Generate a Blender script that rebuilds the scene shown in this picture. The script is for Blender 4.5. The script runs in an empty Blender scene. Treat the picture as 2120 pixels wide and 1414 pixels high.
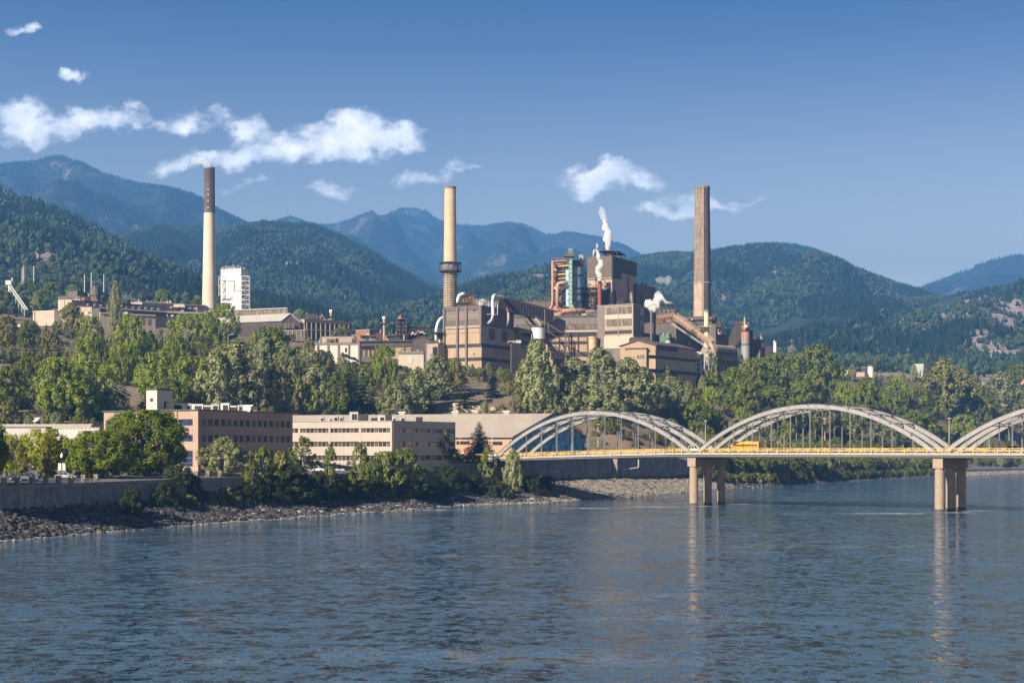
import bpy, math, random
import numpy as np
from mathutils import Vector, Matrix, noise as mnoise
from math import radians as RAD, sin, cos, pi

sc = bpy.context.scene
C = bpy.data.collections.new('scene_objects'); sc.collection.children.link(C)
rnd = random.Random(7)

# ---------------------------------------------------------------- camera
F, CX, HY, CZ = 2120*50/36.0, 1060.0, 932.0, 16.0     # focal length in photo pixels, horizon row, eye height
cam = bpy.data.cameras.new('camera'); cam.lens = 50; cam.sensor_width = 36
cam.clip_start = 1; cam.clip_end = 60000; cam.shift_y = 225/2120.0
camo = bpy.data.objects.new('camera', cam); C.objects.link(camo)
camo.location = (0, 0, CZ); camo.rotation_euler = (RAD(90), 0, 0)
sc.camera = camo

# ---------------------------------------------------------------- light
SUN_EL = RAD(29); SUNH = Vector((-0.67, -0.742, 0)).normalized()
SUN_DIR = Vector((SUNH.x*cos(SUN_EL), SUNH.y*cos(SUN_EL), sin(SUN_EL)))
sun = bpy.data.lights.new('sun', 'SUN'); sun.energy = 5.0; sun.angle = RAD(0.53); sun.color = (1.0, 0.88, 0.72)
suno = bpy.data.objects.new('sun', sun); C.objects.link(suno); suno.location = (0, 0, 300)
suno.rotation_euler = SUN_DIR.to_track_quat('Z', 'Y').to_euler()

w = bpy.data.worlds.new("World"); sc.world = w; w.use_nodes = True
wn = w.node_tree; wn.nodes.clear()
def WN(t, **k):
    n = wn.nodes.new(t)
    for a, b in k.items(): setattr(n, a, b)
    return n
sky = WN('ShaderNodeTexSky'); sky.sky_type = 'NISHITA'; sky.sun_disc = False
sky.sun_elevation = SUN_EL; sky.sun_rotation = math.atan2(SUNH.x, SUNH.y)
sky.altitude = 500; sky.air_density = 1.0; sky.dust_density = 0.3; sky.ozone_density = 4.5
bg = WN('ShaderNodeBackground'); bg.inputs['Strength'].default_value = 0.10
wo = WN('ShaderNodeOutputWorld')
wn.links.new(bg.outputs[0], wo.inputs[0])
def wmath(op, a, b=None, c=None):
    n = WN('ShaderNodeMath', operation=op)
    for i, v in enumerate((a, b, c)):
        if v is None: continue
        if isinstance(v, (int, float)): n.inputs[i].default_value = v
        else: wn.links.new(v, n.inputs[i])
    return n.outputs[0]
def build_sky():
    # clouds: soft cumulus patches far beyond the mountains, drawn by direction with fractal noise
    tc = WN('ShaderNodeTexCoord'); sx = WN('ShaderNodeSeparateXYZ')
    wn.links.new(tc.outputs['Generated'], sx.inputs[0])
    yy = wmath('MAXIMUM', sx.outputs[1], 0.05)
    u = wmath('DIVIDE', sx.outputs[0], yy); v = wmath('DIVIDE', sx.outputs[2], yy)   # tangent-plane angles
    cb = WN('ShaderNodeCombineXYZ'); wn.links.new(u, cb.inputs[0]); wn.links.new(v, cb.inputs[1])
    def nz(scale, det, rough, off=(0,0,0), sc_=(1,1,1)):
        mp = WN('ShaderNodeMapping'); mp.inputs['Location'].default_value = off; mp.inputs['Scale'].default_value = sc_
        wn.links.new(cb.outputs[0], mp.inputs[0])
        n = WN('ShaderNodeTexNoise'); n.inputs['Scale'].default_value = scale; n.inputs['Detail'].default_value = det
        n.inputs['Roughness'].default_value = rough; wn.links.new(mp.outputs[0], n.inputs['Vector'])
        return n.outputs[0]
    warp = nz(22, 5, .6); warp2 = nz(22, 5, .6, (3.1, 7.7, 0))
    uw = wmath('ADD', u, wmath('MULTIPLY', wmath('SUBTRACT', warp, .5), .06))
    vw = wmath('ADD', v, wmath('MULTIPLY', wmath('SUBTRACT', warp2, .5), .045))
    detail = nz(38, 11, .64, (1.3, .4, 0), (1, 1.4, 1))
    # (px, py, half width, half height, density)
    blobs = [(15,238,62,40,1),(95,268,80,34,1),(215,250,75,28,.9),(250,232,45,18,.6),(390,256,52,26,.85),(520,272,42,26,.95),
             (460,236,30,15,.4),(360,345,50,18,.8),(430,325,60,22,.9),(510,335,70,24,1.0),(600,310,75,30,1.0),(700,275,62,36,1.15),(760,292,70,34,1.1),
             (830,285,38,28,.95),(500,388,60,12,.45),(690,398,75,16,.6),(720,385,50,13,.4),(870,365,52,17,.65),(920,345,35,14,.5),(980,350,32,8,.4),
             (1255,375,85,30,1.05),(1245,355,50,24,.9),(1200,398,45,10,.4),(1290,388,70,14,.5),(1395,432,66,20,1.1),(1425,410,44,22,1.1),(1490,425,45,11,.7),(1340,440,30,10,.6),
             (1560,412,50,8,.35),(140,155,32,15,.7),(45,52,46,13,.75),(1040,320,18,9,.3),(1060,425,40,9,.2),(300,245,30,16,.4)]
    tot = None; lit = None
    for (px, py, hw, hh, den) in blobs:
        cu, cv = (px-CX)/F, (HY-py)/F
        du = wmath('MULTIPLY', wmath('SUBTRACT', uw, cu), F/hw); dv = wmath('MULTIPLY', wmath('SUBTRACT', vw, cv), F/hh)
        r2 = wmath('ADD', wmath('MULTIPLY', du, du), wmath('MULTIPLY', dv, dv))
        g = wmath('MULTIPLY', wmath('POWER', 2.718, wmath('MULTIPLY', r2, -1.1)), den)
        tot = g if tot is None else wmath('ADD', tot, g)
    s = wmath('ADD', tot, wmath('MULTIPLY', wmath('SUBTRACT', detail, .50), 2.6))
    s = wmath('MULTIPLY', s, wmath('MINIMUM', wmath('MULTIPLY', tot, 3.0), 1.0))
    mr = WN('ShaderNodeMapRange', interpolation_type='SMOOTHSTEP'); wn.links.new(s, mr.inputs[0])
    mr.inputs[1].default_value = .12; mr.inputs[2].default_value = 1.15
    front = wmath('GREATER_THAN', sx.outputs[1], 0.05)
    fac = wmath('MULTIPLY', wmath('MULTIPLY', mr.outputs[0], front), .9)
    # the body of the cloud: sunlit white and shaded blue-grey painted in by noise
    body = nz(48, 7, .6, (5, 2, 0)); 
    cr = WN('ShaderNodeMapRange'); wn.links.new(body, cr.inputs[0]); cr.inputs[1].default_value=.3; cr.inputs[2].default_value=.7
    cm = WN('ShaderNodeMix', data_type='RGBA'); wn.links.new(cr.outputs[0], cm.inputs[0])
    cm.inputs[6].default_value = (4.6, 4.7, 5.2, 1); cm.inputs[7].default_value = (10.0, 9.5, 9.2, 1)
    # deepening blue with height above the horizon, the same all round
    hgt = WN('ShaderNodeMapRange', interpolation_type='SMOOTHSTEP'); wn.links.new(sx.outputs[2], hgt.inputs[0])
    hgt.inputs[1].default_value = .04; hgt.inputs[2].default_value = .33
    tint = WN('ShaderNodeMix', data_type='RGBA'); wn.links.new(hgt.outputs[0], tint.inputs[0])
    tint.inputs[6].default_value = (1.9,1.08,.58,1); tint.inputs[7].default_value = (.0,.05,.15,1)
    sm = WN('ShaderNodeMix', data_type='RGBA', blend_type='MULTIPLY'); sm.inputs[0].default_value = 1
    wn.links.new(sky.outputs[0], sm.inputs[6]); wn.links.new(tint.outputs[2], sm.inputs[7])
    mix = WN('ShaderNodeMix', data_type='RGBA'); wn.links.new(fac, mix.inputs[0])
    wn.links.new(sm.outputs[2], mix.inputs[6]); wn.links.new(cm.outputs[2], mix.inputs[7])
    wn.links.new(mix.outputs[2], bg.inputs['Color'])
build_sky()

sc.view_settings.view_transform = 'Standard'; sc.view_settings.look = 'None'
sc.view_settings.exposure = 1.75; sc.view_settings.gamma = 1.0; sc.view_settings.use_curve_mapping = False
sc.render.engine = 'CYCLES'; sc.render.filter_size = 1.1
cy = sc.cycles; cy.use_denoising = True; cy.max_bounces = 6; cy.diffuse_bounces = 2; cy.glossy_bounces = 2
cy.transmission_bounces = 2; cy.transparent_max_bounces = 8; cy.volume_bounces = 2; cy.caustics_reflective = False; cy.caustics_refractive = False
cy.volume_step_rate = 1.0; cy.sample_clamp_indirect = 4

# ---------------------------------------------------------------- helpers
def P(px, py, d): return Vector(((px-CX)*d/F, d, CZ + (HY-py)*d/F))
def XD(px, d): return (px-CX)*d/F
def ZD(py, d): return CZ + (HY-py)*d/F

def tag(o, label=None, cat=None, group=None, kind=None):
    if label: o['label'] = label
    if cat: o['category'] = cat
    if group: o['group'] = group
    if kind: o['kind'] = kind
    return o
def empty(name, loc, label, cat, group=None):
    o = bpy.data.objects.new(name, None); C.objects.link(o); o.location = loc; o.empty_display_size = 1
    return tag(o, label, cat, group)
def wloc(o):
    v = Vector((0, 0, 0))
    while o: v += o.location; o = o.parent
    return v
def link(name, me, parent=None, loc=None):
    o = bpy.data.objects.new(name, me); C.objects.link(o)
    if parent: o.parent = parent
    if loc is not None: o.location = loc
    return o

class MB:
    """collects shapes in world coordinates, builds one mesh object"""
    def __init__(s): s.v = []; s.f = []
    def add(s, vs, fs):
        n = len(s.v); s.v += [tuple(v) for v in vs]; s.f += [tuple(i+n for i in f) for f in fs]; return s
    def hexa(s, b, t):     # 4 bottom, 4 top points, same order ccw from above
        return s.add(list(b)+list(t), [(3,2,1,0),(4,5,6,7),(0,1,5,4),(1,2,6,5),(2,3,7,6),(3,0,4,7)])
    def box(s, x0, x1, y0, y1, z0, z1):
        return s.hexa([(x0,y0,z0),(x1,y0,z0),(x1,y1,z0),(x0,y1,z0)], [(x0,y0,z1),(x1,y0,z1),(x1,y1,z1),(x0,y1,z1)])
    def prism(s, pts, z0, z1):   # plan polygon (ccw)
        a = sum(pts[i][0]*pts[(i+1)%len(pts)][1]-pts[(i+1)%len(pts)][0]*pts[i][1] for i in range(len(pts)))
        if a < 0: pts = pts[::-1]
        n = len(pts); zz0 = z0 if isinstance(z0,(list,tuple)) else [z0]*n; zz1 = z1 if isinstance(z1,(list,tuple)) else [z1]*n
        return s.add([(p[0],p[1],z) for p,z in zip(pts,zz0)]+[(p[0],p[1],z) for p,z in zip(pts,zz1)],
            [tuple(range(n))[::-1], tuple(range(n,2*n))]+[(i,(i+1)%n,n+(i+1)%n,n+i) for i in range(n)])
    def ring(s, rings, cap=True):   # rings: list of lists of points
        n = len(rings[0]); k = len(rings)
        vs = [p for r in rings for p in r]; fs = []
        for j in range(k-1):
            for i in range(n): fs.append((j*n+i, j*n+(i+1)%n, (j+1)*n+(i+1)%n, (j+1)*n+i))
        if cap: fs += [tuple(range(n))[::-1], tuple(range((k-1)*n, k*n))]
        return s.add(vs, fs)
    def lathe(s, c, prof, n=16, cap=True):  # prof: [(r, z)]
        return s.ring([[(c[0]+r*cos(2*pi*i/n), c[1]+r*sin(2*pi*i/n), z) for i in range(n)] for r, z in prof], cap)
    def tube(s, pts, r, n=8, cap=True):
        pts = [Vector(p) for p in pts]; k = len(pts); rr = r if isinstance(r,(list,tuple)) else [r]*k; rings = []
        prev = None
        for i, p in enumerate(pts):
            t = (pts[min(i+1,k-1)]-pts[max(i-1,0)])
            if t.length < 1e-6: t = Vector((0,0,1))
            t.normalize()
            a = t.cross(Vector((0,0,1))) if abs(t.z) < .95 else t.cross(Vector((1,0,0)))
            if prev is not None and a.dot(prev) < 0: a = -a
            a.normalize(); prev = a; b = t.cross(a)
            rings.append([p+(a*cos(2*pi*j/n)+b*sin(2*pi*j/n))*rr[i] for j in range(n)])
        return s.ring(rings, cap)
    def beam(s, p, q, w_, h_, up=Vector((0,0,1))):
        p = Vector(p); q = Vector(q); t = (q-p).normalized()
        a = t.cross(up)
        if a.length < 1e-3: a = t.cross(Vector((1,0,0)))
        a.normalize(); b = a.cross(t)
        o = [(-1,-1),(1,-1),(1,1),(-1,1)]
        return s.hexa([p+a*x*w_/2+b*y*h_/2 for x,y in o], [q+a*x*w_/2+b*y*h_/2 for x,y in o])
    def mesh(s, name, mat, origin=(0,0,0), smooth=False):
        me = bpy.data.meshes.new(name); o = Vector(origin)
        me.from_pydata([tuple(Vector(v)-o) for v in s.v], [], s.f)
        me.validate(); 
        n = len(me.loops)
        if n:
            co = np.empty(len(me.vertices)*3); me.vertices.foreach_get('co', co); co = co.reshape(-1,3)
            li = np.empty(n, int); me.loops.foreach_get('vertex_index', li)
            uv = me.uv_layers.new(name='UVMap'); pn = np.empty(len(me.polygons)*3); me.polygons.foreach_get('normal', pn); pn = pn.reshape(-1,3)
            tot = np.empty(len(me.polygons), int); me.polygons.foreach_get('loop_total', tot); pi_ = np.repeat(np.arange(len(tot)), tot)
            N = pn[pi_]; c = co[li]; T = np.stack([-N[:,1], N[:,0], np.zeros(n)],1); L = np.linalg.norm(T,axis=1)
            flat = np.abs(N[:,2]) > .8; T /= np.maximum(L,1e-6)[:,None]
            U = np.where(flat, c[:,0], (c*T).sum(1)); V = np.where(flat, c[:,1], c[:,2])
            uv.data.foreach_set('uv', np.stack([U,V],1).ravel().astype(np.float32))
        if mat: me.materials.append(mat)
        if smooth:
            for p in me.polygons: p.use_smooth = True
        return me
    def build(s, name, mat, parent=None, smooth=False, loc=None):
        org = wloc(parent) if parent else Vector(loc if loc is not None else (0,0,0))
        o = link(name, s.mesh(name, mat, org, smooth), parent)
        if loc is not None and not parent: o.location = org
        return o

# ---------------------------------------------------------------- materials
MATS = {}
def M(name, col, var=.18, scale=.35, rough=.8, streak=0.0, dirt=(.05,.04,.03), brick=None, mortar=.7, bump=.0, metal=0.0, patch=0.0, patchcol=None, spec=.3, bscale=3.0):
    if name in MATS: return MATS[name]
    m = bpy.data.materials.new(name); m.use_nodes = True; nt = m.node_tree; nt.nodes.clear(); MATS[name] = m
    N = lambda t: nt.nodes.new(t); L = nt.links.new
    out = N('ShaderNodeOutputMaterial'); b = N('ShaderNodeBsdfPrincipled'); L(b.outputs[0], out.inputs[0])
    b.inputs['Roughness'].default_value = rough; b.inputs['Metallic'].default_value = metal
    b.inputs['Specular IOR Level'].default_value = spec
    tc = N('ShaderNodeTexCoord')
    n1 = N('ShaderNodeTexNoise'); n1.inputs['Scale'].default_value = scale; n1.inputs['Detail'].default_value = 7; n1.inputs['Roughness'].default_value = .65
    L(tc.outputs['Object'], n1.inputs['Vector'])
    mr = N('ShaderNodeMapRange'); L(n1.outputs[0], mr.inputs[0]); mr.inputs[1].default_value=.3; mr.inputs[2].default_value=.7
    mr.inputs[3].default_value = 1-var; mr.inputs[4].default_value = 1+var
    mul = N('ShaderNodeVectorMath'); mul.operation = 'SCALE'; mul.inputs[0].default_value = col[:3]; L(mr.outputs[0], mul.inputs['Scale'])
    cur = mul.outputs[0]
    def mixc(fac, a, bcol):
        x = N('ShaderNodeMix'); x.data_type = 'RGBA'; L(fac, x.inputs[0]); L(a, x.inputs[6])
        if isinstance(bcol, tuple): x.inputs[7].default_value = (*bcol[:3], 1)
        else: L(bcol, x.inputs[7])
        return x.outputs[2]
    if brick:
        bt = N('ShaderNodeTexBrick'); L(tc.outputs['UV'], bt.inputs['Vector'])
        bt.inputs['Color1'].default_value = (1,1,1,1); bt.inputs['Color2'].default_value = (.86,.86,.86,1); bt.inputs['Mortar'].default_value = (mortar,)*3+(1,)
        bt.offset = brick[2] if len(brick) > 2 else 0.0
        bt.inputs['Scale'].default_value = 1; bt.inputs['Brick Width'].default_value = brick[0]; bt.inputs['Row Height'].default_value = brick[1]
        bt.inputs['Mortar Size'].default_value = brick[3] if len(brick) > 3 else .06; bt.inputs['Mortar Smooth'].default_value = .2
        mm = N('ShaderNodeVectorMath'); mm.operation = 'MULTIPLY'; L(cur, mm.inputs[0]); L(bt.outputs[0], mm.inputs[1]); cur = mm.outputs[0]
    if streak > 0:
        mp = N('ShaderNodeMapping'); mp.inputs['Scale'].default_value = (.9,.9,.07); L(tc.outputs['Object'], mp.inputs[0])
        n2 = N('ShaderNodeTexNoise'); n2.inputs['Scale'].default_value = .8; n2.inputs['Detail'].default_value = 6; n2.inputs['Roughness'].default_value = .7; L(mp.outputs[0], n2.inputs['Vector'])
        r2 = N('ShaderNodeMapRange'); L(n2.outputs[0], r2.inputs[0]); r2.inputs[1].default_value=.48; r2.inputs[2].default_value=.75; r2.inputs[4].default_value = streak
        cur = mixc(r2.outputs[0], cur, dirt)
    if patch > 0:
        n3 = N('ShaderNodeTexNoise'); n3.inputs['Scale'].default_value = scale*2.3; n3.inputs['Detail'].default_value = 8; n3.inputs['Roughness'].default_value = .75
        L(tc.outputs['Object'], n3.inputs['Vector'])
        r3 = N('ShaderNodeMapRange'); L(n3.outputs[0], r3.inputs[0]); r3.inputs[1].default_value=.5; r3.inputs[2].default_value=.62; r3.inputs[4].default_value = patch
        cur = mixc(r3.outputs[0], cur, patchcol)
    L(cur, b.inputs['Base Color'])
    if bump > 0:
        nb = N('ShaderNodeTexNoise'); nb.inputs['Scale'].default_value = bscale; nb.inputs['Detail'].default_value = 5; L(tc.outputs['Object'], nb.inputs['Vector'])
        bp = N('ShaderNodeBump'); bp.inputs['Strength'].default_value = bump; bp.inputs['Distance'].default_value = .2; L(nb.outputs[0], bp.inputs['Height']); L(bp.outputs[0], b.inputs['Normal'])
    return m
def glassmat(name, col=(.02,.03,.045), rough=.06):
    if name in MATS: return MATS[name]
    m = M(name, col, .3, .5, rough, spec=.35); return m

m_conc   = M('concrete', (.25,.225,.20), .15, .4, .85, streak=.45, dirt=(.12,.10,.085), bump=.1)
m_concd  = M('concrete_dark', (.20,.175,.15), .2, .3, .9, streak=.6, dirt=(.05,.042,.036), bump=.1)
m_tan    = M('tan_cladding', (.34,.25,.165), .08, .25, .75, streak=.3, dirt=(.20,.13,.085), brick=(1.6,9,0,.05), mortar=.82)
m_mauve  = M('mauve_cladding', (.12,.096,.085), .12, .3, .8, streak=.3, dirt=(.09,.07,.06), brick=(2.0,2.4,0,.08), mortar=.62)
m_mtile  = M('mauve_tile', (.18,.15,.13), .1, .3, .8, streak=.25, dirt=(.10,.08,.07), brick=(1.5,1.5,0,.1), mortar=.6)
m_dark   = M('dark_band', (.035,.03,.032), .25, .4, .7, brick=(.9,20,0,.06), mortar=.6)
m_brown  = M('brown_cladding', (.12,.096,.076), .15, .25, .8, streak=.35, dirt=(.055,.042,.035), brick=(3,1.2,0,.06), mortar=.72)
m_dbrown = M('dark_brown', (.075,.058,.05), .25, .35, .85, streak=.4, dirt=(.03,.024,.02), brick=(1.4,30,0,.07), mortar=.7)
m_pale   = M('pale_cladding', (.31,.26,.21), .1, .3, .8, streak=.4, dirt=(.12,.09,.07), brick=(1.2,12,0,.04), mortar=.85)
m_cream  = M('cream_render', (.40,.345,.27), .08, .3, .85, streak=.25, dirt=(.3,.22,.16))
m_white  = M('white_paint', (.55,.54,.52), .06, .5, .55, streak=.15, dirt=(.4,.38,.36))
m_whitep = M('white_panel', (.50,.495,.485), .03, .3, .5, brick=(3.2,3.2,0,.05), mortar=.9)
m_lgrey  = M('light_grey_metal', (.40,.39,.375), .15, .6, .5, streak=.25, dirt=(.2,.17,.14))
m_steel  = M('dark_steel', (.05,.043,.042), .3, .8, .7, patch=.4, patchcol=(.14,.06,.03))
m_rust   = M('rusty_steel', (.23,.105,.06), .35, .5, .85, patch=.6, patchcol=(.09,.055,.04))
m_orange = M('orange_pipe', (.36,.18,.115), .2, .4, .6, patch=.4, patchcol=(.35,.20,.13))
m_ltan   = M('tan_pipe', (.36,.25,.17), .2, .5, .7, patch=.5, patchcol=(.22,.13,.08))
m_blue   = M('blue_vessel', (.14,.235,.33), .12, .3, .5, streak=.3, dirt=(.07,.12,.17))
m_green  = M('green_shaft', (.20,.35,.25), .12, .6, .6, patch=.3, patchcol=(.14,.30,.20))
m_yel    = M('yellow_paint', (.58,.37,.07), .12, 1.0, .5)
m_red    = M('red_stack', (.24,.055,.04), .12, .5, .6)
m_roofg  = M('grey_roof', (.30,.285,.255), .12, .2, .8, streak=.2, dirt=(.16,.14,.12))
m_roofd  = M('dark_roof', (.06,.055,.055), .25, .4, .9)
m_glass  = glassmat('window_glass', rough=.12)
m_glassd = glassmat('dark_glass', (.012,.013,.016), .25)
m_fglass = M('fogged_glass', (.13,.11,.09), .5, .5, .35, streak=.7, dirt=(.45,.38,.28), brick=(1.3,1.0,0,.12), mortar=.35)
# ================================================================ TERRAIN
def k(px, dw, bd, zb, td, zt, fd, zf, m, t, b1, b2):
    z = lambda a: (a[1], ZD(a[0], a[1]))
    return px, [(dw-25, -3.0), (dw, 0.0), (bd, zb), (td, zt), (fd, zf), z(m), z(t), z(b1), z(b2), (b2[1]+900, ZD(*b2)-40)]
COLS = [
 k(-600,215,228,4.3,230,9.2, 420,12,(800,570),(690,780),(650,950),(590,1350)),
 k(0,   250,264,4.3,266,9.2, 450,12,(800,600),(690,820),(650,1000),(592,1400)),
 k(210, 277,296,4.4,298,9.3, 470,12,(800,620),(712,860),(690,960),(622,1400)),
 k(420, 308,328,4.6,330,9.5, 510,12,(800,640),(715,840),(655,1140),(630,1500)),
 k(560, 328,355,4.4,357,9.5, 530,12,(815,640),(735,800),(695,1000),(660,1500)),
 k(700, 352,386,4.2,388,9.6, 560,12,(820,640),(758,790),(702,1000),(682,1500)),
 k(850, 378,420,4.5,422,10.2,575,13,(822,645),(768,785),(716,1000),(688,1500)),
 k(900, 398,432,4.7,434,11.0,580,13,(824,650),(770,780),(735,950),(695,1500)),
 k(1000,418,455,5.0,457,12.3,590,13.2,(826,650),(774,778),(765,900),(705,1500)),
 k(1100,424,478,5.8,480,12.8,595,13.4,(828,655),(788,770),(790,860),(720,1500)),
 k(1200,458,508,6.0,510,12.8,600,13.4,(830,660),(792,765),(790,860),(730,1500)),
 k(1300,482,540,5.8,542,12.8,610,13.4,(838,665),(794,766),(792,860),(735,1500)),
 k(1400,535,580,5.2,582,12.8,630,13.2,(848,685),(798,775),(795,860),(740,1500)),
 k(1500,588,606,3.2,612,6.5, 650,12,(868,730),(778,860),(770,960),(745,1500)),
 k(1600,625,638,2.4,646,5.0, 700,12,(868,810),(776,950),(766,1120),(745,1550)),
 k(1750,738,750,2.2,758,4.5, 810,12,(868,920),(785,1070),(776,1270),(750,1650)),
 k(1920,846,858,2.0,868,4.0, 930,11,(868,1030),(790,1170),(780,1330),(752,1750)),
 k(2120,985,1000,1.6,1012,3.0,1080,9,(880,1150),(800,1280),(790,1430),(755,1850)),
 k(2700,1350,1370,1.5,1385,3.0,1450,10,(885,1550),(815,1650),(800,1800),(765,2100)),
]
_cp = np.array([c[0] for c in COLS], float); _ck = np.array([c[1] for c in COLS], float)   # cols x knots x 2
def knots(px):
    return np.stack([[np.interp(px, _cp, _ck[:,j,0]), np.interp(px, _cp, _ck[:,j,1])] for j in range(10)])
def fbm(x, y, s, o=4, seed=0.0):
    return mnoise.fractal(Vector((x/s+seed, y/s+seed*1.7, seed)), 1.0, 2.0, o)
def hz(px, d, kn=None):
    kn = knots(px) if kn is None else kn
    z = float(np.interp(d, kn[:,0], kn[:,1]))
    w_ = min(max((d-kn[4,0])/40, 0), 1)
    x = XD(px, d)
    z += w_*(1.8*fbm(x, d, 38, 4, 3) + .5*fbm(x, d, 9, 3, 9))
    w2 = 1 if kn[0,0] < d < kn[2,0]-3 else 0
    z += w2*.35*fbm(x, d, 4, 3, 5)
    return z
def gz(X, Y): return hz(CX + X*F/Y, Y)
def ground_hit(px, py, dmin=430):
    """depth at which the ground shows at this picture row"""
    kn = knots(px); d = max(dmin, kn[3,0]+5); prev = None
    while d < kn[8,0]:
        g = hz(px, d, kn); r = ZD(py, d)
        if g >= r: return d
        d += 4
    return kn[6,0]
SUBS = [2, 8, 1, 10, 16, 24, 16, 10, 5]
def terrain_part(name, k0, k1, mat, step=8, mat_cols=None):
    pxs = np.arange(-600, 2701, step); vs = []; rows = None
    for px in pxs:
        kn = knots(px); ds = []
        for j in range(k0, k1):
            ds += list(np.linspace(kn[j,0], kn[j+1,0], SUBS[j]+1)[:-1])
        ds.append(kn[k1,0]); rows = len(ds)
        for d in ds: vs.append((XD(px, d), d, hz(px, d, kn)))
    fs = [(i*rows+j, (i+1)*rows+j, (i+1)*rows+j+1, i*rows+j+1) for i in range(len(pxs)-1) for j in range(rows-1)]
    b = MB().add(vs, fs); o = b.build(name, mat, smooth=True); tag(o, kind='structure'); return o

m_bank = M('bank_stone', (.045,.043,.043), .35, 1.2, .9, patch=.5, patchcol=(.075,.068,.06), bump=1.0, bscale=1.5)  # stone colour lowered to carry the shade lying over the bank
m_street = M('street_paving', (.12,.115,.11), .2, .2, .9, patch=.4, patchcol=(.22,.20,.17))
m_slope = M('hillside_soil', (.17,.125,.08), .3, .06, .95, patch=.8, patchcol=(.085,.075,.035), bump=.8, bscale=.8)
terrain_part('river_bank', 0, 3, m_bank)
terrain_part('street_ground', 3, 4, m_street)
terrain_part('hillside', 4, 7, m_slope)
terrain_part('terrace_ground', 7, 9, M('dry_grass_ground', (.24,.20,.12), .25, .04, .95, patch=.8, patchcol=(.13,.12,.06), bump=.6, bscale=.6))

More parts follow.
